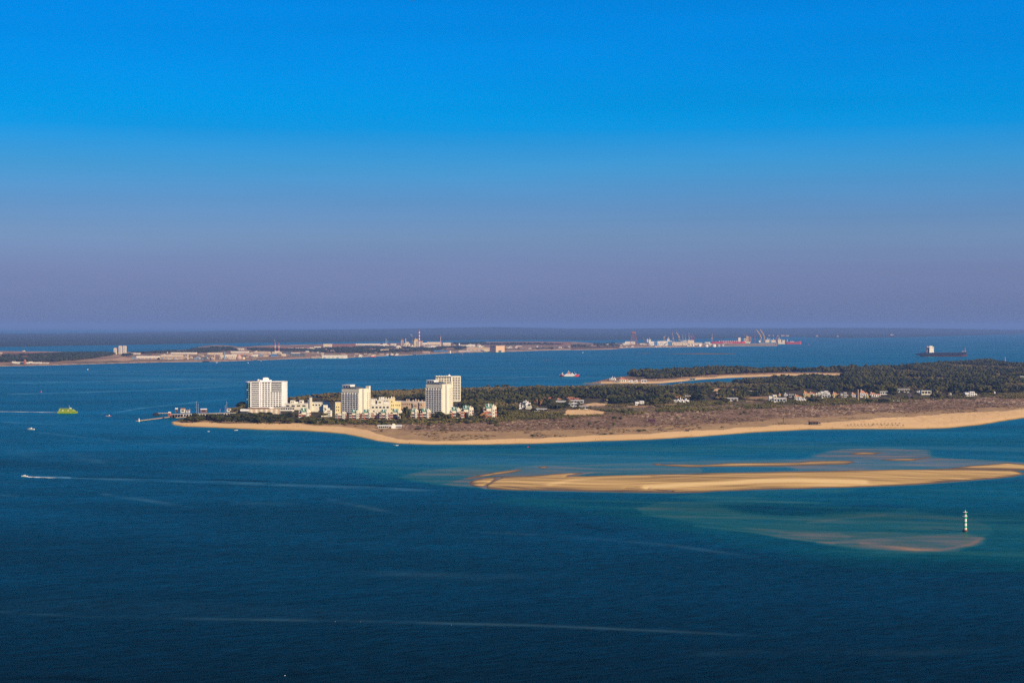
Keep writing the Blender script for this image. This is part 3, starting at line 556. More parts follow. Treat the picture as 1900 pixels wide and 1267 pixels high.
# ------------------------------------------------------------------ trees
import bmesh
def ico(sub):
    bm = bmesh.new(); bmesh.ops.create_icosphere(bm, subdivisions=sub, radius=1.0)
    v = np.array([p.co[:] for p in bm.verts]); f = np.array([[q.index for q in p.verts] for p in bm.faces]); bm.free(); return v, f
ICO1, ICO2 = ico(1), ico(2)
def crown_arrays(rs, lobes, base, flat=.6, spread=.62, low=.45, jit=.28):
    """unit crown: many rough leafy lobes between height low and 1, radius about .5"""
    V = []; F = []; o = 0
    for k in range(lobes):
        a = rs.rand() * 6.28; r = math.sqrt(rs.rand()) * spread * .5; h = low + (1 - low) * rs.uniform(.15, .8)
        sz = rs.uniform(.14, .26) * (1.15 if lobes < 7 else 1.0)
        v = base[0] * (1 + (rs.rand(len(base[0]), 1) - .5) * 2 * jit)
        v = v * (sz, sz, sz * flat * rs.uniform(.8, 1.3)) + (r * math.cos(a), r * math.sin(a), h - .25 * (r / .3) ** 2 * .3)
        V.append(v); F.append(base[1] + o); o += len(v)
    return np.concatenate(V), np.concatenate(F)
_rs = np.random.RandomState(11)
def me_from(name, V, F, m):
    me = bpy.data.meshes.new(name); me.from_pydata([tuple(p) for p in V], [], [tuple(int(i) for i in f) for f in F]); me.materials.append(m); me.update(); return me
TREE_MESH = {}
for nm, m_, n_ in (('pine', PINE, 5), ('maq', MAQ, 3), ('bush', BUSH, 4), ('russet', RUSSET, 2)):
    lst = []
    for k in range(n_):
        if nm == 'bush': V, F = crown_arrays(_rs, 9, ICO2, .8, .75, .05)
        else: V, F = crown_arrays(_rs, 15, ICO2, .62, .85, .30)
        lst.append(me_from('crown_' + nm, V, F, m_))
    TREE_MESH[nm] = lst
_tb = MB(); _tb.frustum(0, 0, -.08, .62, .035, .018, 6)
for a in (0.4, 2.2, 4.4): _tb.bar((0, 0, .38), (.20 * math.cos(a), .20 * math.sin(a), .66), .012, 4)
TRUNK = _tb.mesh('trunk_mesh', BARK)
def tree(x, y, z, h, w, kind='pine', label='', cat='tree', group=None, name='pine_tree'):
    t = thing(name, label, cat, (x, y, z), random.uniform(0, 6.28), group)
    c = bpy.data.objects.new('crown', random.choice(TREE_MESH[kind])); COL.objects.link(c); c.parent = t; c.scale = (w, w, h)
    if kind != 'bush':
        k = bpy.data.objects.new('trunk', TRUNK); COL.objects.link(k); k.parent = t; k.scale = (h, h, h)
    return t
def scatter_stuff(name, label, m, pos, hgt, wid, lobes, base, seed, flat=.65, low=.3, spread=.8):
    rs = np.random.RandomState(seed); temps = [crown_arrays(rs, lobes, base, flat, spread, low, .34) for _ in range(5)]
    n = len(pos); Vs = []; Fs = []; o = 0
    ch = rs.randint(0, 5, n); rot = rs.rand(n) * 6.28
    for t in range(5):
        idx = np.where(ch == t)[0]
        if not len(idx): continue
        V, F = temps[t]; c, s = np.cos(rot[idx])[:, None], np.sin(rot[idx])[:, None]
        w = wid[idx][:, None]; h = hgt[idx][:, None]
        X = (V[None, :, 0] * c - V[None, :, 1] * s) * w + pos[idx, 0][:, None]; Y = (V[None, :, 0] * s + V[None, :, 1] * c) * w + pos[idx, 1][:, None]
        Z = V[None, :, 2] * h + pos[idx, 2][:, None]
        Vs.append(np.stack([X, Y, Z], -1).reshape(-1, 3)); Fs.append((F[None] + (np.arange(len(idx)) * len(V))[:, None, None]).reshape(-1, 3) + o); o += len(idx) * len(V)
    ob = npmesh(name, np.concatenate(Vs), np.concatenate(Fs), m); tag(ob, label, kind='stuff'); return ob

# places kept free of trees (photo px boxes: X0, X1, base Y of the thing, px of free ground in front)
CLEAR = []
def keep(X0, X1, Ytop, Ybot): CLEAR.append((X0, X1, Ytop, Ybot))
for c in [(452,560,745,768),(526,632,745,763),(620,690,755,779),(686,790,742,779),(784,856,735,779),(834,884,760,780),(896,924,757,779),(960,990,748,763),(994,1020,753,764),(1003,1026,740,748),(1018,1052,742,755),(1050,1124,739,764),(1176,1202,744,756),
          (1246,1282,741,751),(1344,1372,738,748),(1306,1336,731,740),(1384,1414,724,732),(1418,1460,733,748),(1456,1500,732,747),(1490,1562,730,744),(1556,1616,728,744),(1612,1652,732,746),(1662,1732,725,742),(1736,1770,728,738),(1790,1822,730,740),(1845,1852,730,736),(1125,1202,699,712),(1320,1345,723,728)]: keep(*c)
def free(AX, AY, lift=0):
    ok = np.ones(np.shape(AX), bool)
    for a, b, c, d in CLEAR: ok &= ~((AX > a) & (AX < b) & (AY > c) & (AY < d - lift))
    return ok
def sample(X0, X1, Y0, Y1, per_m2, rs):
    """even scatter on the ground inside a window of the survey photo"""
    xa, ya = G(np.array([X0, X1]), np.array([Y1, Y0]), 0.0)
    x0 = min(G(X0, Y0)[0], G(X0, Y1)[0]); x1 = max(G(X1, Y0)[0], G(X1, Y1)[0]); y0, y1 = G(950, Y1)[1], G(950, Y0)[1]
    n = int((x1 - x0) * (y1 - y0) * per_m2); x = rs.uniform(x0, x1, n); y = rs.uniform(y0, y1, n)
    z = land_h(x, y); AX, AY = proj(x, y, z); m = (AX > X0) & (AX < X1) & (AY > Y0) & (AY < Y1) & (z > .9)
    return x[m], y[m], z[m], AX[m], AY[m]
rs = np.random.RandomState(5)
x, y, z, AX, AY = sample(425, 2250, 666, 782, 1 / 62., rs)
f = AY < SCRUBTOP(AX) + (fbm(x / 70, y / 140) - .5) * 20 + 1
f &= free(AX, AY)
f &= ~((AX > 1095) & (AX < 1570) & (AY > SPB(AX) - 1) & (AY > SPF(AX) - 5.5 - 3 * fbm(x / 40, y / 60)) & (AY < SPF(AX) + 4))          # beach and dunes of the spit
f &= ~((AX < 1168) & (AY < 713) & (AX > 1080))
f &= ~((AX > 1168) & (AX < 1250) & (AY > SPF(AX) - 9) & (AY < SPF(AX) + 4))
f &= ~((AX > 457) & (AX < 620) & (AY > 763))
f &= ~((AX <= 457) & (AY > 768.5))
f &= ~((AX > 520) & (AX < 930) & (AY > 768))
for poly in ([(1045,770),(1052,760),(1085,758),(1122,763),(1120,768),(1080,770)], [(1075,752),(1100,747),(1130,747),(1140,751),(1110,754)], [(1310,728),(1330,719),(1375,721),(1372,729),(1330,731)], [(1385,745),(1390,736),(1425,735),(1430,742)], [(1420,735),(1500,722),(1530,719),(1528,722),(1440,736)]):
    f &= sdf(AX, AY, poly, 2) < 0
f &= ~((AX > 1655) & (AX < 2000) & (np.abs(AY - np.interp(AX, [1655, 1720, 1800, 1900, 2000], [696, 694.5, 691.5, 686.5, 683])) < 1.3))   # open track through the wood
x, y, z, AX, AY = (a[f] for a in (x, y, z, AX, AY))
olive = ((AX < 960) & (AY < 738 + (AX < 600) * 6 - (AX > 820) * 6)) | ((AX < 1330) & (AX >= 960) & (AY < 726 - (AX > 1100) * 3)) | ((fbm(x / 120, y / 200) > .54))
olive &= ~((AY < 706) & (AX > 1100) & (AX < 1620))
dens = np.where(olive, fbm(x / 60, y / 80) > .30, fbm(x / 45, y / 70) > np.where(AY < 706, .30, .455))
x, y, z, AX, AY, olive = (a[dens] for a in (x, y, z, AX, AY, olive))
front = (~olive) & (AY > 733) & (AX < 1900)
near_idx = np.where(front)[0]; near_idx = near_idx[np.argsort(-AY[near_idx])][:150]
sel = np.zeros(len(x), bool); sel[near_idx] = True
for i in near_idx:
    h = random.uniform(7, 11); w = random.uniform(9, 13)
    tree(x[i], y[i], z[i], h, w, 'pine', 'dark green pine at the near edge of the wood behind the heath', 'tree', 'pines along the near edge of the wood')
q = ~sel & ~olive
ph = (6.5 + 8.5 * rs.rand(q.sum()) ** 1.7) * (1 + 1.1 * (fbm(x[q] / 70, y[q] / 110) - .5)) * np.where((AX[q] > 1560) | (AY[q] < 700), 1.2, .85); 
scatter_stuff('pine_forest', 'dense dark green pine wood covering the back of the peninsula', PINE, np.stack([x[q], y[q], z[q]], -1), ph, 7 + 13 * rs.rand(q.sum()) ** 1.5, 6, ICO1, 21)
q = ~sel & olive
scatter_stuff('shrub_woodland', 'low olive brown shrub woodland behind the towers', MAQ, np.stack([x[q], y[q], z[q]], -1), rs.uniform(4, 8, q.sum()), rs.uniform(8, 15, q.sum()), 5, ICO1, 22, low=.1)
x_, y_, z_, AX_, AY_ = x, y, z, AX, AY
print('forest', len(x), 'olive', q.sum())
# scrub belt and heath tussocks
x, y, z, AX, AY = sample(560, 2250, 700, 800, 1 / 40., rs)
band = (AY > SCRUBTOP(AX) - 1) & (AY < HEATHTOP(AX) + 3); dn = fbm(x / 55, y / 80)
f = band & (dn > .36 + .22 * fbm(x / 160, y / 260)) & free(AX, AY, 4) & (sdf(AX, AY, [(1045,770),(1052,760),(1085,758),(1122,763),(1120,769),(1080,771)], 2) < 0)
scatter_stuff('scrub', 'yellow green scrub between the heath and the wood', SCRUB, np.stack([x[f], y[f], z[f]], -1), rs.uniform(1.6, 3.6, f.sum()), rs.uniform(5, 10, f.sum()), 4, ICO1, 23, low=.05)
x, y, z, AX, AY = sample(560, 1960, 728, 822, 1 / 55., rs)
band = (AY > HEATHTOP(AX) - 2) & (AY < SANDTOP(AX) - 1); dn = fbm(x / 30, y / 50); tn = sstep(-3, 6, AY - TANTOP(AX))
f = band & (dn > .42 + .17 * tn)
scatter_stuff('heath', 'low dark heath tussocks on the brown dunes', HEATH, np.stack([x[f], y[f], z[f]], -1), rs.uniform(.5, 1.3, f.sum()), rs.uniform(2.5, 6, f.sum()), 3, ICO1, 24, low=.0)
x, y, z, AX, AY = sample(330, 640, 776, 792, 1 / 30., rs)
f = (AY < SANDTOP(AX) + .5) & (fbm(x / 20, y / 40) > .5)
scatter_stuff('dune_scrub', 'low scrub at the top of the beach by the grove', SCRUB, np.stack([x[f], y[f], z[f]], -1), rs.uniform(1, 2.2, f.sum()), rs.uniform(3, 6, f.sum()), 3, ICO1, 25, low=.0)

x, y, z, AX, AY = sample(330, 2000, 745, 826, 1 / 160., rs)
f = (AY > SANDTOP(AX) - 1.5) & (AY < FRONT(AX) - 1.0) & (fbm(x / 40, y / 25) > .50)
scatter_stuff('beach_debris', 'seaweed clumps and driftwood strewn along the beach', HEATH, np.stack([x[f], y[f], z[f] - .05], -1), rs.uniform(.15, .5, f.sum()), rs.uniform(.6, 2.4, f.sum()), 2, ICO1, 26, low=.0)
def grove(pts_poly, n, hr, wr, label, group, kinds=('pine',), mind=5.0, name='pine_tree'):
    P_ = np.array(pts_poly); got = []; tries = 0
    while len(got) < n and tries < n * 60:
        tries += 1; X = random.uniform(P_[:, 0].min(), P_[:, 0].max()); Y = random.uniform(P_[:, 1].min(), P_[:, 1].max())
        if sdf(np.array([X]), np.array([Y]), pts_poly, 1)[0] < 0: continue
        p = P(X, Y)
        if any((p[0] - a[0]) ** 2 + (p[1] - a[1]) ** 2 < mind ** 2 for a in got): continue
        got.append(p); h = random.uniform(*hr); tree(p[0], p[1], p[2], h, random.uniform(*wr), random.choice(kinds), label, 'tree', group, name)
grove([(342,784),(350,776),(372,774),(410,777),(440,775),(480,773),(530,774),(560,776),(590,780),(598,786),(560,787),(480,785.5),(400,785),(360,785)], 88, (6, 9.5), (11, 16), 'dark green pine in the dense grove between the beach and the tall white block', 'pines of the beach grove')
grove([(585,780),(640,779),(700,780),(760,780),(800,780),(880,779),(930,782),(920,787),(800,783),(740,785),(690,784),(640,784),(600,786)], 56, (3.5, 6.5), (7, 12), 'low dark pine growing in front of the teal roofed apartments', 'low pines in front of the apartments', ('pine', 'maq'), 6)
for X, Y, h, w, k, lb in [(613,771,9,13,'pine','wide dark pine left of the terracotta apartments by the car park'),(600,774,8,12,'pine','dark pine beside the car park road below the yellow terraces'),(752,779,24,8,'pine','tallest dark cypress between the two apartment rows'),(745,780,13,12,'pine','dark tree just left of the tall cypress'),(759,777,15,10,'pine','dark tree just right of the tall cypress'),
        (668,762,8,9,'pine','dark palm like tree at the foot of the middle tower'),(677,762,7,8,'pine','smaller dark tree at the right foot of the middle tower'),(818,779,15,17,'pine','broad dark pine at the foot of the front right tower'),(806,779,11,10,'pine','dark pine left of the broad one below the front right tower'),(832,778,9,10,'pine','dark pine right of the broad one below the front right tower'),
        (850,779,12,8,'pine','dark upright tree in front of the left teal roof of the pair'),(865,779,13,7,'pine','narrow dark tree between the pair of teal roofs'),(874,779,8,9,'bush','round dark bush below the right teal roof of the pair'),(891,775,12,14,'pine','dark pine between the pair and the lone teal roofed block'),(896,777,9,12,'russet','russet tree beside the lone teal roofed block'),
        (928,768,9,18,'bush','wide bright green tree right of the lone teal roofed block'),(936,771,9,15,'pine','dark spreading tree behind the bright green one'),(1002,719,9,22,'bush','lone round dark tree standing on the skyline against the channel'),(1254,741,9,18,'russet','russet brown round tree above the white gabled villa'),(1213,752,10,20,'pine','tall dark pine clump right of the white villa with two wings'),
        (1207,750,11,14,'pine','dark pine beside the white villa with two wings'),(905,741,9,12,'russet','rust coloured tree in the wood right of the rear tower'),(868,752,8,18,'russet','wide russet shrub behind the pair of teal roofs'),(995,753,12,8,'russet','brown cypress like tree right of the white cube cluster'),(1003,753,13,7,'russet','second brown cypress like tree right of the white cube cluster'),
        (1510,745,8,20,'pine','big dark tree clump in front of the village houses'),(1521,746,7,16,'pine','dark tree at the right end of the clump before the village'),(1614,746,7,15,'pine','dark tree below the red roofed yellow house'),(1640,747,9,18,'pine','dark pine at the foot of the small white house'),(1650,746,8,14,'bush','dark bush right of the pine by the small white house'),(780,770,10,9,'pine','dark tree between the apartment row and the front right tower'),
        (1346,747,8,18,'pine','dark pine left of the low white villa'),(1332,752,8,16,'pine','dark pine in the hollow left of the low white villa'),(1590,700,9,14,'pine','dark pine standing at the end of the lagoon beach')]:
    p = P(X, Y); tree(p[0], p[1], p[2], h, w, k, lb, 'tree')
LONE = []
for X, Y, h, w in [(1027,779,5,8),(1061,777,4,9),(1095,788,6,7),(1062,792,4,5),(979,796,2.5,6),(952,781,4,11),(921,790,3.5,9),(989,809,3,8),(1157,766,6,12),(1172,762,5,9),(1222,765,7,6.5),(1139,789,5,6),(1138,777,5,11),(1151,778,4,9),(1258,776,3.5,8),(1287,774,3,5.5),(1297,775,4,7.5),(1186,800,3,9),(1194,799,3,9),(1135,805,2.5,8),(1117,806,2,15),
        (1241,779,2,4),(839,788,3.5,8),(819,799,3,13),(922,789,3,10),(1382,767,4,7),(1374,769,3,7),(1409,766,2,4),(1422,766,2,4),(1558,759,2,4),(1010,791,2,5),(1340,793,2,6),(795,789,3,10),(778,796,2.5,16),(1648,748,3,8),(884,783,3,14),(905,781,3,10),(870,785,3,9),(1280,757,3,9),(1110,796,2,5),(1330,768,2,4)]:
    LONE.append((X, Y, h, w))
MARKS = [(800, 'in front of the white beach club'), (880, 'below the pair of teal roofed houses'), (965, 'below the lone teal roofed house'), (1045, 'below the white cube cluster'), (1128, 'below the bare sand plot'), (1205, 'below the two winged white villa'), (1320, 'below the white gabled villa'), (1500, 'below the leftmost village houses'), (9999, 'below the right hand village houses')]
byq = {}
for X, Y, h, w in LONE: byq.setdefault(next(i for i, m_ in enumerate(MARKS) if X < m_[0]), []).append((X, Y, h, w))
for k_, lst in byq.items():
    for q_, (X, Y, h, w) in enumerate(sorted(lst)):
        p = P(X, Y); num = 'only first second third fourth fifth sixth seventh eighth ninth tenth'.split()[0 if len(lst) == 1 else q_ + 1]
        tree(p[0], p[1], p[2] - .3, h, w, 'bush', (num + (' dark bush' if len(lst) == 1 else ' dark bush from the left') + ' on the heath ' + MARKS[k_][1]), 'bush', 'lone bushes scattered over the heath', 'bush')
for X, Y, h, w in [(922,716,4,13),(939,716,6,17),(975,717,3,16),(906,717,5,9)]:
    p = P(X, Y + 3); tree(p[0], p[1], p[2], h + 3, w, 'pine', 'dark treetop standing above the shrub woodland at the channel shore', 'tree', 'dark trees along the channel shore')

# ------------------------------------------------------------------ towers
def px(Y, z=3.0):
    """metres per photo pixel for something standing at row Y"""
    return scale_at(Y, z)
def tower_one():
    Yb = 759; x, y, z = P(464.5, Yb); s = y / FPX; phi = math.radians(20); W = 65.5 * s / math.cos(phi); D = 30; H = (Yb - 708.3) * s
    t = thing('apartment_tower', 'tall white slab block nearest the pier with a blank right end and green balconies', 'apartment tower', (x, y, z - 1), phi)
    m = MB(); m.box(0, W, .9, D, 0, H); m.box(W * .845, W, 0, .9, 0, H); m.box(0, W * .03, 0, .9, 0, H); m.box(W * .235, W * .30, 0, .9, 0, H); m.build('wall', WHITE, t)
    MB().box(-.2, W + .2, -.5, D, H, H + 1.1).build('parapet', WHITE, t)
    n = 13; fh = (H - 4) / n; z0 = 4.0
    for k in range(n):
        zb = z0 + k * fh
        pane('balcony', t, W * .03, W * .235, -.7, .88, zb - .2, zb + 1.15, WHITE); pane('glazing', t, W * .032, W * .233, .7, .95, zb + 1.15, zb + fh - .25, GLASS)
        pane('window', t, W * .262, W * .285, -.06, .3, zb + 1.2, zb + 2.6, GLASS)
        if k >= 8:
            nw = 3; pane('balcony', t, W * .57, W * .842, -.6, .88, zb - .2, zb + .9, WHITE); pane('window', t, W * .575, W * .84, .6, .95, zb + .9, zb + fh - .3, GLASS)
        else: nw = 7
        for i in range(nw):
            a = W * (.325 + i * .0745); pane('window', t, a, a + W * .052, .82, .96, zb + .95, zb + fh - .45, GLASS)
        pane('spandrel', t, W * .31, W * (.57 if k >= 8 else .842), .35, .9, zb - .45, zb + .9, WHITE)
        pane('window', t, W * .965, W * .975, -.08, .2, zb + 1.2, zb + 2.2, GLASS)
        pane('balcony', t, -3.2 - (2.6 if k in (4, 9) else 0), 0, 3, D - 2, zb - .2, zb + 1.0, SHADEGLASS); pane('glazing', t, -.12, .1, 3.5, D - 3, zb + 1.0, zb + fh - .3, GLASS)
    MB().box(-4.5, W * .1, 1, D - 1, H - .3, H + .8).build('roof_ledge', WHITE, t)
    m = MB(); m.box(W * .28, W * .60, 8, 22, H + 1.1, H + 3.4); m.box(W * .37, W * .53, 9, 20, H + 3.4, H + 6.4); m.build('lift_house', WHITE, t)
    MB().box(W * .385, W * .51, 10, 18, H + 6.4, H + 7.6).build('lift_house_roof', WHITE, t)
    MB().frustum(W * .25, 12, H + 1, H + 4.6, 2.2, 1.9, 10).build('water_tank', WHITE, t)
    for i in range(9): pane('roof_plant', t, W * (.02 + .03 * i), W * (.035 + .03 * i), 6, 9, H + 1.1, H + 1.7 + .5 * (i % 3), BROWN)
def tower_pair(Xc, Yb, wA, wB, Ytop, floors, label, pent, zrows):
    x, y, z = P(Xc, Yb); s = y / FPX; th = math.radians(25); A = wA * s / math.cos(th); B = wB * s / math.sin(th) * .93; H = (Yb - Ytop) * s
    t = thing('hotel_tower', label, 'hotel tower', (x, y, z - 1), -th); H += 1
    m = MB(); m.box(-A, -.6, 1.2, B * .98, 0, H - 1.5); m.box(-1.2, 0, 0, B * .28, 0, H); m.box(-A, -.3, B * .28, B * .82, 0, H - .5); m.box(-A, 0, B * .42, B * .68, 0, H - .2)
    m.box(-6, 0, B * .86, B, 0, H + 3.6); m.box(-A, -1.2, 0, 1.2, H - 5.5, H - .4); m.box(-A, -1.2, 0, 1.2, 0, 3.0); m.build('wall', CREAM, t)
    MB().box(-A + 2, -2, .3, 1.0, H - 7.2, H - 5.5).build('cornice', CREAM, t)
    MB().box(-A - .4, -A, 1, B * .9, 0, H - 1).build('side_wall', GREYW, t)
    fh = (H - 9.5) / floors
    for k in range(floors):
        zb = 3 + k * fh
        pane('balcony', t, -A, -1.2, -.9, 1.19, zb - .25, zb + 1.05, WHITE)
        for i in range(6):
            a = -A + .4 + i * (A - 1.6) / 6; pane('window', t, a + .35, a + (A - 1.6) / 6 - .35, 1.0, 1.3, zb + 1.05, zb + fh - .35, GLASS)
        pane('window', t, -.8, .06, B * .72, B * .76, zb + .9, zb + 2.2, GLASS); pane('window', t, -.4, .06, B * .345, B * .365, zb + 1, zb + 2.1, GLASS)
        pane('window', t, -1.2, .08, B * .90, B * .945, zb + 1.0, zb + fh - .8, GLASS)
    for i in range(7):
        a = -A + .3 + i * (A - 1.7) / 6; pane('fin', t, a - .15, a + .15, -.95, 1.0, 3, 3 + floors * fh, WHITE)
    MB().box(-.35, -.05, B * .29, B * .41, 2, H - 1).build('grey_strip', GREYW, t)
    MB().box(-A - .6, -A * .56, 4.5, B * .5, H - 1.4, H + pent * .35).build('penthouse_base', SLATE, t); MB().box(-A - 1, -A * .58, 4, B * .5, H + pent * .35, H + pent).build('penthouse', WHITE, t)
    for i in range(3): pane('window', t, -A + .6 + i * A * .15, -A + .4 + (i + .8) * A * .15, 3.85, 4.1, H + pent * .42, H + pent * .75, GLASS)
    MB().box(-A - 1.4, -A * .57, 3.4, B * .5 + .4, H + pent, H + pent + .8).build('penthouse_roof', WHITE, t)
    MB().prism([(-A * .55, H - 1.4), (-7, H - 1.4), (-7, H + .6), (-A * .3, H + 1.8), (-A * .55, H + 3.2)], 4, B * .7).build('plant_room', SLATE, t)
    for k in range(4): pane('side_balcony', t, -A - 1.8, -A - .38, B * .1, B * .3, H * .78 - k * 5, H * .78 + 1.1 - k * 5, GREYW)
def tower_rear():
    Yb = 745; x, y, z = P(808.5, Yb); s = y / FPX; phi = math.radians(12); W = 46 * s / math.cos(phi); H = (Yb - 698.8) * s; D = 18
    t = thing('apartment_tower', 'cream block with rows of dark windows rising behind the front right tower', 'apartment tower', (x, y, z - 1), phi)
    m = MB(); m.box(0, W, .4, D, 0, H); m.box(W * .60, W, -1.5, .4, 0, H + 1); m.build('wall', CREAM, t); MB().box(-.3, W + .3, -1.9, D, H + 1, H + 1.9).build('parapet', CREAM, t)
    n = 14; fh = (H - 3.5) / n
    for k in range(n):
        zb = 3 + k * fh
        for i in range(9):
            a = W * (.02 + i * .107); f = -1.62 if i > 5 else .28
            if i > 5: a += W * .01
            pane('window', t, a, a + W * .08, f, f + .3, zb + .9, zb + fh - .5, GLASS)
    for i in range(5): pane('roof_plant', t, W * (.02 + .1 * i), W * (.08 + .1 * i), 2, 6, H + 1.9, H + 2.6, CREAM)
    m = MB(); m.add([(W * .5, 2, H + 1.9), (W * .62, 2, H + 1.9), (W * .62, 9, H + 1.9), (W * .5, 9, H + 1.9), (W * .56, 5, H + 5.5)], [(0, 3, 2, 1), (0, 1, 4), (1, 2, 4), (2, 3, 4), (3, 0, 4)]); m.build('roof_cap', WHITE, t)
    MB().bar((W * .56, 5, H + 5), (W * .56, 5, H + 10), .12).build('antenna', DARK, t); MB().bar((W * .02, 5, H + 2), (W * .02, 5, H + 8), .12).build('antenna', DARK, t)
tower_one()
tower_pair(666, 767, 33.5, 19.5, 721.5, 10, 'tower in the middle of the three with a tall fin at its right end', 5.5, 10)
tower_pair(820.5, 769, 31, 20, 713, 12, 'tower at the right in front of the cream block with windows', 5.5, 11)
tower_rear()

# ------------------------------------------------------------------ podium and terraces beside the first tower
def podium():
    x, y, z = P(447, 769); s = y / FPX; W = 70 * s
    t = thing('striped_hall', 'long low cream hall with upright dark joints in front of the tall white block', 'hall', (x, y, z - 1), math.radians(4))
    MB().box(9, W, 0, 22, 0, 9.5).build('wall', TAN, t); MB().box(-1, 13, -1, 18, 6.5, 9.3).build('terrace_wing', WHITE, t); MB().box(-.5, 12, 0, 17, 0, 6.5).build('undercroft', DARK, t)
    MB().box(10, W * .72, 1, 26, 9.5, 11.0).build('roof_deck', ROOFG, t)
    for i in range(11): pane('joint', t, 12.5 + i * 5.0, 13.2 + i * 5.0, -.08, .2, .5, 9.2, GREYW)
    for i in range(6): pane('panel', t, 15 + i * 8, 18.5 + i * 8, -.16, .2, .4, 9.4, CREAM)
    t2 = thing('restaurant_terrace', 'low building with a dark window band between the white block and the yellow terraces', 'restaurant', P(508, 763)[:2] + (z - 1,), math.radians(4))
    MB().box(0, 38 * s, 0, 16, 0, 7.5).build('wall', CREAM, t2); MB().box(-.5, 39 * s, -.5, 17, 7.5, 8.6).build('roof', GREYW, t2)
    for i in range(9): pane('window', t2, 1 + i * 3.7, 3.9 + i * 3.7, -.12, .2, 4.2, 6.6, GLASS)
    MB().box(0, 38 * s, -3, -2.7, 3.3, 4.2).build('railing', WHITE, t2)
    x, y, z = P(583, 762); t3 = thing('grey_hall', 'plain grey windowless box standing before the yellow terraces', 'hall', (x, y, z - 1))
    MB().box(0, 18 * s, 0, 12, 0, 12).build('wall', GREYW, t3); MB().box(-.4, 18 * s + .4, -.4, 12.4, 12, 12.7).build('roof', GREYW, t3); MB().box(11 * s, 18 * s, -.5, .1, 5, 7.2).build('awning', WHITE, t3)
    x, y, z = P(596, 773); t4 = thing('terrace_steps', 'cream stepped ramp building below the yellow terraces', 'building', (x, y, z - 1)); t4.rotation_euler.z = .2
    MB().prism([(0, 0), (17, 0), (17, 10), (13, 12), (8, 12), (0, 5)], 0, 9).build('wall', CREAM, t4)
    for i in range(3): pane('balcony', t4, 9, 15, -.8, .2, 1 + i * 3.4, 2 + i * 3.4, WHITE); pane('window', t4, 9.5, 14.5, -.15, .2, 2 + i * 3.4, 3.4 + i * 3.4, GLASS)
podium()
def stepped(name, label, X, Yb, masses, wins, m, rz=0.0, wincol=GLASS, chim=(), cat='apartment block', group=None):
    """masses: (x0, x1, y0, y1, height) in px across / metres deep; wins: (x0, z0, n, dx, w, h) in px, metres"""
    x, y, z = P(X, Yb); s = y / FPX
    t = thing(name, label, cat, (x, y, z - 1), rz, group); b = MB(); r = MB()
    for k, (a, c, d, e, h) in enumerate(masses):
        b.box(a * s, c * s, d, e, 0, h); r.box(a * s - .25, c * s + .25, d - .25, e + .25, h, h + .5 + .02 * k)
    b.build('wall', m, t); r.build('parapet', WHITE, t)
    for (a, z0, n, dx, w, h, d) in wins:
        for i in range(n): pane('window', t, (a + i * dx) * s, (a + i * dx + w) * s, d - .15, d + .2, z0, z0 + h, wincol)
    for (a, d, h, hh) in chim: pane('chimney', t, a * s - .9, a * s + .9, d, d + 1.8, h, h + hh, m)
    return t
stepped('terrace_block', 'long low yellow block just right of the tall white block', 528, 760, [(0, 44, 0, 14, 11), (10, 18, 5, 14, 16), (17, 27, 7, 14, 13.5), (27, 34, 5, 14, 16)], [(3, 6.5, 4, 10, 6, 2.2, 0), (11.5, 12.5, 2, 3, 1.6, 2, 5), (28.5, 12.5, 1, 3, 3, 2, 5)], CREAM)
stepped('terrace_block', 'higher yellow stepped block with a chimney behind the grey box', 571, 764, [(0, 38, 6, 20, 16), (0, 6, 4, 14, 20), (3, 7, 2, 8, 24), (30, 41, 0, 12, 11), (34, 43, -4, 6, 6)], [(8, 11, 5, 5.6, 3, 2.2, 6), (32, 6, 2, 4.5, 3, 2.2, 0)], CREAM)
stepped('terrace_block', 'narrow yellow block against the left side of the middle tower', 612, 772, [(10, 20, 0, 14, 22), (7, 12, 4, 14, 18), (0, 7, 6, 14, 9)], [(12, 14, 2, 3.5, 1.5, 2, 0), (12, 9, 2, 3.5, 1.5, 2, 0)], YELLOW, .1)
stepped('terrace_block', 'pale stepped block at the left edge of the yellow terraces', 600, 767, [(0, 8, 0, 10, 14), (5, 12, -2, 8, 9), (11, 20, -1, 4, 5)], [(1, 8, 2, 3, 1.6, 2, 0)], CREAM, .15)
stepped('terrace_block', 'wide cream block with round balconies right of the middle tower', 688, 770, [(0, 36, 2, 16, 18), (0, 8, 4, 16, 26), (12, 22, 6, 16, 24), (24, 34, 6, 16, 21)], [(2, 12, 5, 6.8, 4, 2.6, 2), (14, 20, 1, 3, 5, 2, 6), (4, 6, 4, 7, 3, 2, 2)], CREAM, .05, chim=((10, 6, 24, 3), (23, 6, 24, 3)))
stepped('terrace_block', 'narrow bright yellow block right of the wide cream one', 724, 768, [(0, 9, 0, 14, 26), (8, 20, 3, 14, 21)], [(2, 20, 1, 4, 2, 2, 0), (2, 14, 2, 3.4, 1.6, 2, 0), (10, 14, 3, 3.4, 1.6, 2, 3), (2, 8, 2, 3.4, 1.6, 2, 0)], YELLOW, .08, chim=((3, 6, 26, 3), (7, 6, 26, 3)))
stepped('terrace_block', 'cream roof blocks with many chimneys behind the wide cream block', 703, 753, [(0, 20, 0, 14, 13), (3, 8, 2, 10, 16)], [(4, 9, 5, 3, 1.4, 2, 0)], CREAM, chim=((1, 3, 13, 4), (5, 3, 13, 4), (9, 3, 13, 4), (13, 3, 13, 3.5), (18, 3, 13, 3)))
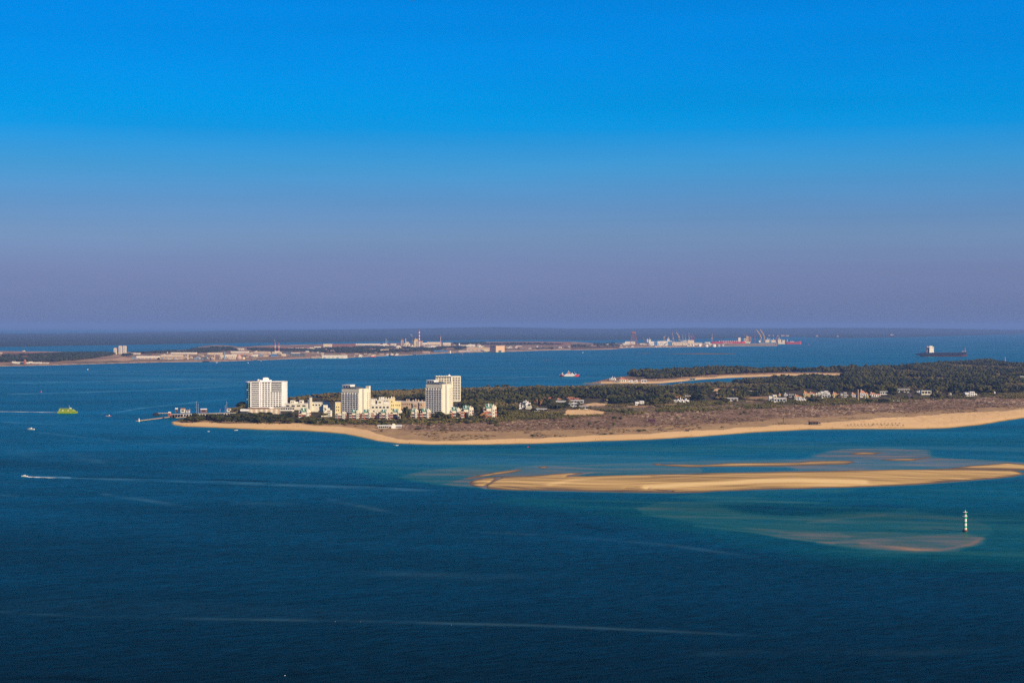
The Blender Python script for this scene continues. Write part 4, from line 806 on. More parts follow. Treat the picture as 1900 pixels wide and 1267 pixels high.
stepped('terrace_block', 'long cream block with brown roof partly shaded beside the front right tower', 741, 758, [(0, 46, 0, 16, 13), (26, 34, -2, 6, 10), (38, 44, -2, 6, 12)], [(2, 8, 6, 4, 2, 1.8, 0), (28, 5, 2, 3, 1.5, 2, -2), (39, 7, 2, 2.6, 1.3, 2, -2)], TAN, -.15, chim=((13, 4, 13, 4.5), (17, 4, 13, 4.5), (25, 4, 13, 3.5), (30, 4, 13, 5), (35, 4, 13, 4), (42, 4, 13, 3)))

# ------------------------------------------------------------------ apartments with teal roofs
def teal_flat(X, Yb, w, label, teal=True, hf=16, rz=0.0, group=None):
    x, y, z = P(X, Yb); s = y / FPX; W = w * s; H = hf
    t = thing('apartment_house', label, 'apartment house', (x, y, z - 1), rz, group)
    MB().box(W * .24, W * .60, 1.8, 12, 0, H * .78).build('recessed_front', TERRA, t)
    m = MB(); m.box(W * .58, W * .72, 1.2, 13, 0, H * .80); m.box(W * .24, W * .60, 1.3, 13, H * .6, H * .82); m.box(W * .66, W * .86, 0, 12, 0, H * .92); m.box(W * .62, W * .68, .6, 8, 0, H); m.build('wall', CREAM, t)
    MB().box(0, W * .26, .5, 11, 0, H * .66).build('side_wing', TERRA, t); MB().box(W * .84, W, 1, 11, 0, H * .70).build('side_wing', TERRA, t)
    if teal:
        a, b_ = W * .18, W * .70; MB().add([(a, .2, H * .80), (b_, .2, H * .80), (b_, 9, H * 1.08), (a, 9, H * 1.08), (a, 9.6, H * .8), (b_, 9.6, H * .8)], [(0, 1, 2, 3), (3, 2, 5, 4), (0, 3, 4), (1, 5, 2), (0, 4, 5, 1)]).build('roof', TEAL, t)
        m = MB(); m.box(W * .36, W * .44, 3, 5, H * .9, H * 1.12); m.build('dormer', WHITE, t)
    else: MB().box(W * .15, W * .75, 1, 12, H * .82, H * .86).build('roof', CREAM, t)
    for q, hh in ((.08, .84), (.78, 1.06), (.90, .98), (.96, .9)): pane('chimney', t, W * q - .8, W * q + .8, 4, 6, H * .6, H * hh, CREAM)
    for k in range(3):
        zb = 1.2 + k * H * .24
        pane('balcony', t, W * .01, W * .24, -.5, .6, zb, zb + 1.0, WHITE if k < 2 else CREAM); pane('window', t, W * .03, W * .22, .4, .62, zb + 1.1, zb + 2.6, GLASS)
        pane('balcony', t, W * .30, W * .58, .4, 1.55, zb, zb + 1.0, (TERRA, WHITE, CREAM)[k]); pane('window', t, W * .32, W * .56, 1.36, 1.6, zb + 1.1, zb + 2.6, GLASS)
        pane('balcony', t, W * .86, W * .99, 0, 1.05, zb, zb + 1.0, WHITE); pane('window', t, W * .87, W * .98, .86, 1.1, zb + 1.1, zb + 2.6, GLASS)
        pane('window', t, W * .72, W * .79, -.1, .1, zb + .8, zb + 2.4, GLASS)
    return t
for X, Yb, w, lb, te, h, rz in [(554,780,23,'teal roofed block standing alone among pines below the yellow terraces',True,18,.18),(622,779,20,'flat topped terracotta and cream block at the left end of the apartment row',False,13,.0),
        (648,779,20,'first teal roofed house from the left in the apartment row',True,15,.0),(671,778.5,20,'second teal roofed house from the left in the apartment row',True,15,.05),(690,778,14,'narrow terracotta house between the second and third teal roofs',False,13,.0),(704,779,18,'third teal roofed house from the left in the apartment row',True,15.5,-.03),
        (724,778,22,'fourth teal roofed house just left of the tall cypress',True,15.5,.06),(759,777,17,'teal roofed house just right of the tall cypress',True,15.5,.0),(779,777,20,'teal roofed house at the right end of the row by the front tower',True,15.5,.03),
        (834,776,21,'left one of the pair of teal roofed houses right of the front tower',True,17,.05),(855,775,24,'right one of the pair of teal roofed houses right of the front tower',True,18,.08),(897,776,25,'teal roofed house standing alone at the right end of the resort',True,21,.12)]:
    teal_flat(X, Yb, w, lb, te, h, rz)

# ------------------------------------------------------------------ beach club, hut, heath shelter
x, y, z = P(699, 795); s = y / FPX; t = thing('beach_club', 'long low white beach club with a flat roof on the dunes behind the beach', 'beach club', (x, y, z - .5), .06)
MB().box(2 * s, 20 * s, 0, 9, .8, 1.3).build('deck', GREYW, t); MB().box(3 * s, 22 * s, 2, 9, 1.3, 4.0).build('wall', GREYW, t); MB().box(1 * s, 24 * s, 0, 10, 4.0, 4.9).build('roof', WHITE, t)
MB().box(27 * s, 35 * s, 0, 8, 0, 4.6).build('wall', WHITE, t); MB().box(24 * s, 47 * s, 2, 10, 3.6, 4.9).build('roof', WHITE, t); MB().box(29 * s, 34 * s, 3, 8, 4.9, 6.8).build('lantern', CREAM, t); MB().box(35 * s, 46 * s, 4, 9, .3, 3.6).build('wall', GREYW, t)
for i in range(6): pane('post', t, (3 + i * 3.6) * s, (3.4 + i * 3.6) * s, .2, .5, .8, 4.0, WHITE)
for i in range(5): pane('window', t, (4 + i * 3.5) * s, (6.6 + i * 3.5) * s, 1.85, 2.1, 1.8, 3.4, GLASS)
x, y, z = P(1503, 788); s = y / FPX; t = thing('beach_hut', 'dark wooden beach bar with a flat roof on the pale sand', 'beach bar', (x, y, z - .2), .1)
MB().box(0, 16 * s, 0, 8, 1.0, 4.4).build('wall', DARK, t); MB().box(-1, 17 * s, -1.5, 9, 4.4, 5.1).build('roof', BROWN, t); MB().box(2, 21 * s, -4, 0, .6, 1.0).build('deck', WOOD, t)
for i in range(4): pane('window', t, 1 + i * 4, 3.6 + i * 4, -.1, .1, 1.8, 3.6, GLASS); pane('post', t, 1 + i * 4.4, 1.3 + i * 4.4, -3.6, -3.3, 0, 1, WOOD)
x, y, z = P(1204, 783); t = thing('shelter', 'dark purple hut standing by itself in the middle of the heath', 'hut', (x, y, z - .2), .1); PUR = mat('purple_paint', (.06, .008, .035))
MB().box(0, 9.5, 0, 5, 0, 3).build('wall', PUR, t); MB().gable(0, 9.5, 0, 5, 3, 1).build('roof', PUR, t); MB().box(4, 5.2, -.08, .1, .1, 2.2).build('door', DARK, t)
x, y, z = P(1272, 800); t = thing('lookout', 'small dark wooden lookout at the top edge of the beach', 'lookout', (x, y, z)); MB().box(0, 5, 0, 4, 0, 2.2).build('wall', DARK, t); MB().hip(0, 5, 0, 4, 2.2, 1.4).build('roof', BROWN, t); MB().bar((2.5, 2, 3), (2.5, 2, 5.5), .15).build('mast', DARK, t)
x, y, z = P(1453.5, 783.5); t = thing('marker_post', 'thin dark post standing on the upper beach', 'post', (x, y, z)); MB().box(-.35, .35, -.35, .35, 0, 7).build('post', DARK, t); MB().box(-.9, .9, -.5, .5, 5, 7.4).build('board', DARK, t)
x, y, z = P(1592, 744); t = thing('pillar', 'tall slender pale pillar in front of the village houses', 'pillar', (x, y, z - .5)); s = y / FPX
MB().frustum(0, 0, 0, 21 * s, 1.1, 1.0, 10).build('shaft', mat('chalk_stone', (.40, .30, .22)), t); MB().frustum(0, 0, -.2, 2, 1.8, 1.4, 10).build('base', TAN, t); MB().frustum(0, 0, 21 * s, 21 * s + 1, 1.3, 1.3, 10).build('cap', TAN, t)
# parasols on the beach
def parasol(X, Y, first=[]):
    x, y, z = P(X, Y)
    if not first:
        t = thing('parasol', '', 'parasol', (x, y, z), 0, 'thatched parasols in rows on the sand'); MB().frustum(0, 0, 0, 2.6, .12, .1, 6).build('pole', WOOD, t); MB().frustum(0, 0, 2.2, 3.5, 2.0, .1, 10).build('canopy', THATCH, t)
        b = MB(); b.box(1.0, 1.7, -1, 1, .3, .45); b.box(-1.7, -1.0, -1, 1, .3, .45); b.build('lounger', WOOD, t); first.append(t)
    else:
        t = first[0].copy(); COL.objects.link(t); t.location = (x, y, z)
        for c in first[0].children: d = c.copy(); COL.objects.link(d); d.parent = t
    t['label'] = 'dark thatched parasol in the row of parasols on the pale beach'
for i in range(8): parasol(1572.5 + i * 6.6 + random.uniform(-.7, .7), 791.3 - i * .05 + random.uniform(-.3, .3))
for i in range(8): parasol(1621 + i * 6.8, 789.6 - .12 * i + random.uniform(-.2, .2))
for i in range(5): parasol(1636 + i * 10, 792.4 + random.uniform(-.3, .3))

# ------------------------------------------------------------------ houses on the peninsula
def house(X0, X1, Yt, Yb, label, style='modern', wall=WHITE, roof=None, rz=0.0, name='house', group=None, P_=None, deep=None):
    x, y, z = (P_ or P)(X0, Yb); s = y / FPX; W = (X1 - X0) * s; H = (Yb - Yt) * s; D = deep or max(6, W * .6)
    t = thing(name, label, 'house', (x, y, z - .6), rz, group); H = H * .90 + .6
    if style == 'modern':
        MB().box(0, W, .8, D, 0, H - .5).build('wall', wall, t); MB().box(-.5, W + .5, -.4, D + .3, H - .5, H).build('roof', wall if roof is None else roof, t)
        m = MB(); m.box(-.1, .6, 0, .8, 0, H - .5); m.box(W - .6, W + .1, 0, .8, 0, H - .5); m.build('frame', wall, t)
        n = max(2, int(W / 5))
        for i in range(n): pane('window', t, .9 + i * (W - 1.6) / n, .6 + (i + .85) * (W - 1.6) / n, .68, .95, H * .30, H * .72, GLASS)
    elif style == 'block':
        m = MB(); m.box(0, W * .55, 1, D, 0, H * .8); m.box(W * .4, W * .8, 0, D, 0, H); m.box(W * .75, W, .6, D * .8, 0, H * .6); m.build('wall', wall, t)
        MB().box(W * .39, W * .81, -.2, D + .2, H, H + .4).build('roof', roof or wall, t); MB().box(-.2, W * .56, .8, D + .2, H * .8, H * .8 + .4).build('roof', roof or wall, t)
        for a, b, f, lv in ((.05, .17, 1, 1), (.22, .34, 1, 1), (.46, .56, 0, 2), (.62, .74, 0, 2), (.83, .94, .6, 1)):
            for k in range(lv): pane('window', t, W * a, W * b, f - .12, f + .2, H * (.22 + .4 * k), H * (.42 + .4 * k), GLASS)
    elif style == 'cottage':
        h1 = H * .66; MB().box(0, W * .62, 0, D, 0, h1).build('wall', wall, t); MB().hip(0, W * .62, 0, D, h1, H * .3, .5).build('roof', roof or TILE, t)
        MB().box(W * .62, W, .8, D, 0, h1 * .72).build('wall', wall, t); MB().hip(W * .62, W, .8, D, h1 * .72, H * .22, .4).build('roof', roof or TILE, t)
        for a, b, f in ((.06, .18, 0), (.26, .38, 0), (.46, .57, 0), (.70, .80, .8), (.86, .95, .8)): pane('window', t, W * a, W * b, f - .12, f + .2, h1 * .25, h1 * .58, GLASS)
        if H > 6:
            for a, b in ((.08, .18), (.3, .4), (.47, .56)): pane('window', t, W * a, W * b, -.14, .2, h1 * .68, h1 * .9, GLASS)
        pane('chimney', t, W * .14, W * .14 + 1, D * .4, D * .4 + 1, h1, H * 1.12, wall)
    elif style == 'gabled':   # three white gables toward the sea
        MB().box(0, W, 1, D, 0, H * .52).build('wall', wall, t); MB().box(-.2, W + .2, .8, D + .2, H * .52, H * .56).build('roof', roof or wall, t)
        for a in (.30, .56, .80):
            w2 = W * .15; MB().prism([(W * a - w2 / 2, 0), (W * a + w2 / 2, 0), (W * a + w2 / 2, H * .55), (W * a, H * (1.0 if a > .7 else .86)), (W * a - w2 / 2, H * .55)], .2, D).build('gable', wall, t)
            pane('window', t, W * a - w2 * .25, W * a + w2 * .25, .05, .35, H * .12, H * .45, GLASS)
        pane('chimney', t, W * .45, W * .45 + 1.2, D * .5, D * .5 + 1.2, H * .5, H * 1.1, wall)
        for i in range(4): pane('window', t, W * (.04 + .055 * i), W * (.075 + .055 * i), .85, 1.1, H * .18, H * .4, GLASS)
    return t
def cube_cluster():
    x, y, z = P(963, 759); s = y / FPX; t = thing('cube_apartments', 'cluster of many small stacked white and cream cubes among the pines', 'apartments', (x, y, z - 1)); r = random.Random(4)
    w = MB(); c = MB()
    for i in range(40):
        a = r.uniform(0, 22) * s; h = r.uniform(5, 17) * (1 - abs(a / s - 12) / 26); yy = 3 + h * .5 + r.uniform(-1, 2); (w if a / s < 13 or h > 9 else c).box(a, a + r.uniform(1.4, 2.6), yy, yy + 5, max(0, h - r.uniform(1.5, 3)), h)
    w.box(2 * s, 22 * s, 12, 18, 0, 11); c.box(13 * s, 24 * s, 0, 6, 0, 6); w.build('white_wall', WHITE, t); c.build('cream_wall', CREAM, t)
    for i in range(26): aa = r.uniform(1, 22) * s; hh = r.uniform(3, 12); pane('window', t, aa, aa + 1.4, 2.2 + hh * .5, 3.4 + hh * .5, hh, hh + 1.5, GLASS)
    for i in range(5): pane('window', t, (14 + i * 2) * s, (15 + i * 2) * s, -.1, .2, 2.5, 4.5, GLASS)
cube_cluster()
HS = []
GC = mat('bleached_concrete', (.42, .42, .42))
for a in [
    (992,1016,757.5,763,'low white house with a curved roof just below the white cube cluster','modern',WHITE),(955,973,735.5,739.5,'row of pale roofs in the wood above the white cube cluster','modern',WHITE,TAN),
    (1013,1025,736,745,'terracotta house with an upper floor among the pines','block',TERRA),(1003,1012,737,740,'low terracotta house left of the taller one in the pines','modern',PINK,TILE),(1034,1042,738.5,743,'small salmon house peeping out above the white glass villa','cottage',PINK),
    (1032,1050,743,751,'white villa with glass upper floor left of the building plots','modern',WHITE),(1023,1031,747,751,'small cream house half hidden by trees at the left of the white glass villa','block',CREAM),(1051,1077,736,742,'long low terracotta house with white pillars behind the modern villas','cottage',TERRA,TILE),
    (1059,1083,741.5,748,'highest of the three stacked modern villas with a long dark window','modern',WHITE),(1053,1072,748,753,'middle one of the three stacked modern villas, very white','modern',WHITE),(1074,1093,752.5,759.5,'grey framed modern villa with large dark openings above the sand plot','modern',GC),(1062,1073,753,758,'grey half built house beside the sand plot','block',GREYW),
    (1080,1088,735,738,'pinkish roof in the wood right of the long terracotta house','cottage',PINK),(1089,1097,733.5,736,'small tan roof deep in the wood above the modern villas','cottage',TAN),(1122,1141,739,747,'tan roofed house in the wood right of the modern villas','cottage',TAN,TAN),(1168,1176,737,739.5,'pale little roof in the wood above the two winged villa','modern',TAN),
    (1179,1199,743.5,751.5,'white villa with two wings at the edge of the heath','block',WHITE),(1171,1174,748,750.5,'tiny white hut left of the two winged villa','modern',WHITE),(1250,1279,737.5,746.5,'white villa with three gables at the edge of the heath','gabled',WHITE),(1240,1245,731,734.5,'small white gable in the trees above the gabled villa','cottage',WHITE,WHITE),
    (1272,1289,733.5,739,'white pergola house right behind the gabled villa','modern',WHITE),(1268,1272,726,729,'tiny white shed among the pines near the lagoon','modern',WHITE),(1328,1342,730,738,'dark glass house with a white frame in the trees','modern',DARK,SLATE),(1350,1369,737.5,744,'flat white villa with dark green windows standing alone','modern',WHITE),
    (1385,1395,724,727.5,'left one of two low white roofs in the clearing','modern',WHITE),(1401,1411,724.5,728,'right one of two low white roofs in the clearing','modern',WHITE),
    (1427,1445,731.5,744,'leftmost cream house of the village with stepped roofs','block',CREAM),(1436,1459,737.5,746,'white flat roofed village house with a dark window band','modern',WHITE),(1445,1454,729.5,735,'yellowish house behind the flat roofed village house','cottage',YELLOW),(1453,1462,728.5,736,'narrow white gabled village house','gabled',WHITE),
    (1464,1473,730.5,737.5,'grey framed box house in the village','modern',GC),(1474,1489,731.5,740,'cream village house with a red tiled roof behind the white corner house','cottage',CREAM),(1478,1496,736,745,'white village corner house with a tall gable at its right','gabled',WHITE),(1491,1504,725,736,'orange yellow village house with terracotta roof','cottage',YELLOW),
    (1502,1514,726.5,733.5,'cream house with tiled roof above the big dark trees','cottage',CREAM),(1514,1524,727.5,734.5,'white and cream house right of the big dark trees','block',CREAM),(1523,1540,724.5,731,'white upper village house with small chimneys','block',WHITE),(1525,1541,731,738.5,'white village house with glass front below the upper one','modern',WHITE),
    (1545,1559,726.5,737,'bright yellow house with a terracotta hipped roof','cottage',YELLOW),(1560,1574,727,737.5,'grey white shaded house right of the bright yellow one','block',GREYW),(1580,1591,728,736.5,'white house with tiled roof just left of the tall pillar','cottage',WHITE),(1596,1611,722.5,737,'tall house with stepped terracotta roofs right of the tall pillar','cottage',WHITE),
    (1605,1612,731,739,'small yellow wing house below the stepped terracotta roofs','block',YELLOW),(1614,1634,727,736.5,'white house with a brown tiled roof right of the village','cottage',WHITE),(1633,1647,725.5,732,'flat white house at the right end of the village','modern',WHITE),(1665,1688,720.5,728,'grey modern house with a dark window band in the wood','modern',GC),
    (1684,1692,730.5,738,'dark violet house with white shutters','block',mat('violet_render',(.12,.10,.16))),(1701,1710,724.5,730,'small white annex left of the white house with glass front','block',WHITE),(1710,1728,722.5,732.5,'white house with glass front and dark flat roof','modern',CREAM,SLATE),(1737,1749,723.5,728,'brown roofed house half hidden in the wood','cottage',TAN,BROWN),
    (1758,1765,721.5,725,'small orange roofed house in the wood','cottage',YELLOW,TILE),(1760,1766,728.5,732.5,'tiny white house under the small orange roofed one','block',WHITE),(1791,1813,726.5,735,'white terraced house at the edge of the right hand heath','block',WHITE),(1845,1850,726.5,731.5,'lone white hut at the far right edge of the wood','cottage',WHITE,WHITE),
    (1658,1669,743,745.2,'flat white slab shelter lying at the edge of the heath','modern',WHITE),(1625,1629,695,698,'left small white house in the clearing of the far wood','cottage',WHITE,WHITE),(1631,1634,694.5,697.5,'middle small white house in the clearing of the far wood','cottage',WHITE,WHITE),(1637,1640,695,698,'right small white house in the clearing of the far wood','cottage',WHITE,WHITE),
    (1893,1904,697,702,'white hall at the right edge of the picture in the wood','modern',WHITE),(1730,1742,713,716,'long brown roof in the wood above the white house with glass front','cottage',BROWN,BROWN),(1675,1684,725,728,'small lilac pavilion beside the grey modern house','modern',GREYW),
    (1131,1143,697.5,705,'white gabled chapel at the tip of the spit','gabled',WHITE),(1150,1167,699.5,708.5,'cream house with a red roof on the spit','cottage',CREAM,TERRA),(1166,1176,705,710,'low white boat shed right of the red roofed house on the spit','block',WHITE),(1177.5,1184,704.5,710,'small white square house on the spit','block',WHITE),
    (1190,1200,704,710.5,'white house with dark openings at the right of the spit hamlet','modern',WHITE),(1139,1150,707,710,'low grey ruin beside the beach of the spit','block',GREYW),(1280,1290,701,706,'grey stilt hut at the lagoon beach','modern',GREYW)]:
    house(*a); HS.append(a)
rr = random.Random(12); PLACED = []
for a in HS:
    if a[3] < 715: continue
    for k in range(rr.choice((1, 2, 2, 3))):
        X = rr.choice((a[0] - rr.uniform(0, 3), a[1] + rr.uniform(-1, 3), rr.uniform(a[0], a[1]))); Y = a[3] + rr.uniform(.6, 2.2); p = P(X, Y); hh = rr.uniform(2.6, 5.2) if a[0] < X < a[1] else rr.uniform(5, 8)
        tree(p[0], p[1], p[2], hh, rr.uniform(5, 9), rr.choice(('pine', 'maq', 'bush')), 'dark garden tree close beside one of the houses at the edge of the wood', 'tree', 'garden trees beside the houses', 'garden_tree')
x, y, z = P(1865, 676); s = y / FPX; t = thing('radio_mast', 'red and white banded mast rising from the wood at the right', 'mast', (x, y, z))
for k in range(6): MB().frustum(0, 0, k * 4.5, (k + 1) * 4.5, 1.5 - .14 * k, 1.36 - .14 * k, 8).build('mast_band', WHITE if k % 2 else REDP, t)
x, y, z = P(1296, 742); 
MB().add([(x, y, z + .8), (x + 14, y, z + .8), (x + 14, y + 50, z + .8), (x, y + 50, z + .8), (x, y, z - .5), (x + 14, y, z - .5), (x + 14, y + 50, z - .5), (x, y + 50, z - .5)], [(0, 1, 2, 3), (0, 4, 5, 1), (1, 5, 6, 2), (2, 6, 7, 3), (3, 7, 4, 0)]).build('pond', mat('pond_water', (.04, .12, .20), .1))['kind'] = 'structure'
# car parks: a few cars by the resort
def car(X, Y, m, label):
    x, y, z = P(X, Y); t = thing('parked_car', label, 'car', (x, y, z + .1), random.uniform(-.4, .4), 'cars parked at the resort')
    MB().prism([(-2.1, .3), (2.1, .3), (2.1, .8), (1.3, .95), (.7, 1.45), (-.9, 1.45), (-1.6, .95), (-2.1, .9)], -.85, .85).build('body', m, t); MB().prism([(-1.3, .97), (1.1, .97), (.62, 1.4), (-.82, 1.4)], -.88, .88).build('glass', GLASS, t)
    for a in (-1.3, 1.3):
        for b in (-.8, .8): MB().bar((a, b - .12, .33), (a, b + .12, .33), .33, 10).build('wheel', DARK, t)
for i, (X, Y) in enumerate([(600,783),(602.5,781.5),(605,780),(607.5,778.5),(433,779),(437,778.5),(441,778),(429,781),(434,782),(440,781.5),(757,783),(765,784),(861,783),(866,783.2)]):
    car(X, Y, (WHITE, STEEL, CREAM, BLUEP)[i % 4], ('white', 'silver', 'cream', 'blue')[i % 4] + (' car parked by the road below the yellow terraces', ' car on the small car park beside the beach grove', ' car in front of the apartments')[0 if i < 4 else 1 if i < 10 else 2])

# ------------------------------------------------------------------ marina, piers
def gp(X, Y, z=0.0): a, b = G(X, Y, z); return Vector((float(a), float(b), z))
def strip(name, label, cat, a, b, w, h, m, posts=0):
    A = gp(*a); B = gp(*b); d = B - A; L = d.length; t = thing(name, label, cat, A, math.atan2(d.y, d.x)); MB().box(0, L, -w / 2, w / 2, h - .7, h).build('deck', m, t)
    for i in range(posts): pane('pile', t, L * (i + .5) / posts - .3, L * (i + .5) / posts + .3, -w / 2 + .3, w / 2 - .3, -.5, h - .7, WOOD)
    return t
strip('ferry_pier', 'long pale pier deck on piles behind the marina', 'pier', (315,774.5), (446,771.5), 12, 5.5, CONC, 26)
strip('mooring_arm', 'thin pale mooring arm reaching out to the tugboat', 'pier', (287,768.3), (316,768), 3, 2.0, TAN, 5)
strip('breakwater', 'floating breakwater running from the beacon light to the beach tip', 'breakwater', (254,782), (322,773.5), 4, 1.3, TAN, 8)
strip('pontoon', 'nearer pontoon of the marina behind the beach', 'pontoon', (325,775.2), (395,771.8), 3, .8, TAN, 6); strip('pontoon', 'farther pontoon of the marina under the pier', 'pontoon', (335,772.8), (445,770), 3, .8, GREYW, 6)
for X, Yb, w, h, lb, m in [(325,768.5,4,7,'brown tower block at the seaward end of the pier',BROWN),(335,769,8,7.5,'cream pier building with a brown roof',CREAM),(345.5,769,6,5,'white kiosk on the pier',WHITE),(372,768.5,11,6,'long brown waiting shelter on the pier',BROWN),(421,767,7,6,'cream harbour office at the root of the pier',CREAM),(312,775,4,6,'brown mooring dolphin at the seaward end',TERRA)]:
    p = gp(X, Yb + 2); s = p.y / FPX; t = thing('pier_building', lb, 'building', (p.x, p.y, 4.6)); MB().box(0, w * s, 0, 5, 0, h * .8).build('wall', m, t); MB().gable(0, w * s, 0, 5, h * .8, h * .25).build('roof', WHITE if m in (BROWN, TERRA) else BROWN, t); pane('window', t, w * s * .2, w * s * .8, -.1, .1, h * .3, h * .6, GLASS)
for X, Y, c, lb in [(258,781.8,WHITE,'little white light on the seaward end of the breakwater'),(320.5,774,GREENP,'little white and green light near the beach tip')]:
    p = gp(X, Y); t = thing('harbour_light', lb, 'light', p); MB().frustum(0, 0, 0, 3.4, 1.1, .7, 8).build('post', WHITE, t); MB().frustum(0, 0, 3.4, 5, .7, .3, 8).build('lantern', c, t)
def hull_rings(L, B, H, sheer=.3, n=7):
    R = []
    for i in range(n):
        u = i / (n - 1); xx = -L / 2 + L * u; w = B / 2 * (1 - max(0, (u - .55) / .45) ** 2) * (.85 + .15 * min(1, u * 4)); w = max(w, .03 * B); zt = H * (1 + sheer * u * u); wb = w * .6
        R.append([(xx, -w, zt), (xx, w, zt), (xx, wb, -.3), (xx, -wb, -.3)])
    return R
def small_boat(X, Y, L, label, m=WHITE, mast=0, rz=0.0, cabin=True, group=None, name='motorboat', cat='boat', sail=False):
    p = gp(X, Y); t = thing(name, label, cat, p, rz, group); MB().loft(hull_rings(L, L * .3, L * .12)).build('hull', m, t)
    if cabin: MB().prism([(-L * .15, L * .10), (L * .2, L * .12), (L * .1, L * .25), (-L * .12, L * .25)], -L * .1, L * .1).build('cabin', WHITE, t); pane('windscreen', t, -L * .08, L * .12, -L * .105, L * .105, L * .17, L * .215, GLASS)
    if mast: MB().bar((L * .05, 0, .3), (L * .05, 0, mast), .16, 5).build('mast', STEEL, t); MB().bar((L * .05, 0, 1.8), (-L * .38, 0, 1.9), .22, 5).build('boom', WHITE, t)
    return t
r = random.Random(9)
for i in range(34):
    X = 328 + i * 3.3 + r.uniform(-1, 1); Y = 773.6 - (X - 328) * .03 + r.uniform(-1.4, 1.2); small_boat(X, Y, r.uniform(8, 13), 'white boat moored at the marina pontoons behind the grove', WHITE, 0, 1.2 + r.uniform(-.2, .2), True, 'boats moored in the marina')
for X, Y, h, lb in [(364,772,24,'tall masted sailing yacht, left one of the near pair'),(367.5,772,20,'shorter masted yacht beside the tall one in the marina'),(352,771,12,'small yacht with a short mast behind the white kiosk'),(417.5,771,17,'shorter yacht mast near the harbour office'),(420.5,771,23,'tall yacht mast near the harbour office'),(408,771,11,'little yacht between the two mast pairs'),(425,771,10,'little yacht right of the harbour office masts')]:
    small_boat(X, Y, 13, lb, WHITE, h, 1.3, True, None, 'sailing_yacht', 'yacht')
small_boat(1264, 712, 12, 'sailing yacht with furled sails anchored in the lagoon', mat('sea_green_paint', (.30, .55, .45)), 21, .1, True, None, 'sailing_yacht', 'yacht')
small_boat(45.5, 883.8, 6.5, 'white speedboat racing left ahead of a long foam wake', WHITE, 0, math.pi)
small_boat(57, 797, 11, 'white cabin cruiser heading left across the bay', WHITE, 0, math.pi - .2)
small_boat(202, 772, 8, 'small boat making a curved wake in front of the marina', REDP, 0, -.6)
def foam(name, label, pts, wid):
    V = []; F = []
    for i, (X, Y) in enumerate(pts):
        p = gp(X, Y); w = wid[i]; V += [(p.x, p.y - w, .05 + .25 * (i % 2)), (p.x + 1, p.y, .35), (p.x, p.y + w, .05 + .2 * ((i + 1) % 2))]
    for i in range(len(pts) - 1): F += [(3 * i, 3 * i + 3, 3 * i + 4, 3 * i + 1), (3 * i + 1, 3 * i + 4, 3 * i + 5, 3 * i + 2)]
    o = MB().add(V, F).build(name, mat('foam', (.72, .74, .76)), None); tag(o, label, kind='stuff')
foam('wake_foam', 'white foam behind the speedboat', [(46,884.3),(50,884.6),(56,884.9),(62,885.2),(70,885.5),(80,885.9),(92,886.2),(104,886.6)], [.8,1.8,2.6,2.4,2.2,1.6,1.0,.3])
foam('wake_foam', 'white foam round the small boat off the marina', [(196,771.2),(199,772.2),(203,772.6),(207,771.8)], [.8,2,2.4,.6])
foam('wake_foam', 'thin foam behind the green ferry', [(0,763.6),(20,763.9),(40,764.2),(60,764.4),(80,764.8),(106,765.3)], [2,3,3,3,3,2])
for X, Y, L, lb, m in [(387,800.5,4,'white dinghy lying off the beach below the grove',WHITE),(438,798.3,5,'white rowing boat near the beach below the striped hall',WHITE),(732,826.3,4.5,'white kayak close to the beach point',WHITE),(737,826.5,4.5,'second white kayak right of the first at the beach point',WHITE),(979.5,829.5,5,'small red boat off the middle of the beach',REDP),
    (459.5,673.5,11,'tiny pale boat before the far factories, left one',WHITE),(484,671,12,'bright white boat before the far factories, right one',WHITE),(402,673,11,'faint pale boat near the far shore',WHITE),(1081.5,654.5,13,'small white boat in the open channel behind the red ferry',WHITE),(163,686,10,'small boat far off on the blue channel at the left',WHITE),(858,658,14,'small white boat below the far chimney works',WHITE),(1244,647,14,'white launch off the shipyard quay',WHITE)]:
    small_boat(X, Y, L, lb, m, 0, r.uniform(0, 6), Y < 700)
for X, Y, lb, m, h in [(76.5,728,'red channel buoy on the left of the channel',REDP,4.5),(622,1153,'white float on the near water, left one of three',WHITE,.28),(669,1153,'white float on the near water, middle one of three',WHITE,.28),(838,1159,'white float on the near water, right one of three',WHITE,.28),(528.5,1253.5,'white gull resting on the water at the lower edge',WHITE,.5),(1501,640,'red buoy off the shipyard breakwater',REDP,9),(1497,642.5,'dark buoy beside the red one off the shipyard',DARK,8)]:
    p = gp(X, Y)
    if 'gull' in lb:
        t = thing('gull', lb, 'bird', p); MB().loft([[(-.35 + .7 * u, w * math.cos(a), .16 + .1 * u + w * math.sin(a)) for a in (0, 1.05, 2.1, 3.14, 4.2, 5.2)] for u, w in ((0, .02), (.3, .11), (.6, .13), (.8, .07), (.86, .05), (.95, .06), (1, .01))]).build('body', WHITE, t); continue
    t = thing('buoy', lb, 'buoy', p); MB().frustum(0, 0, -.1, h * .3, h * .35, h * .3, 10).build('float', m, t); MB().frustum(0, 0, h * .3, h, h * .12, h * .05, 8).build('topmark', m, t)
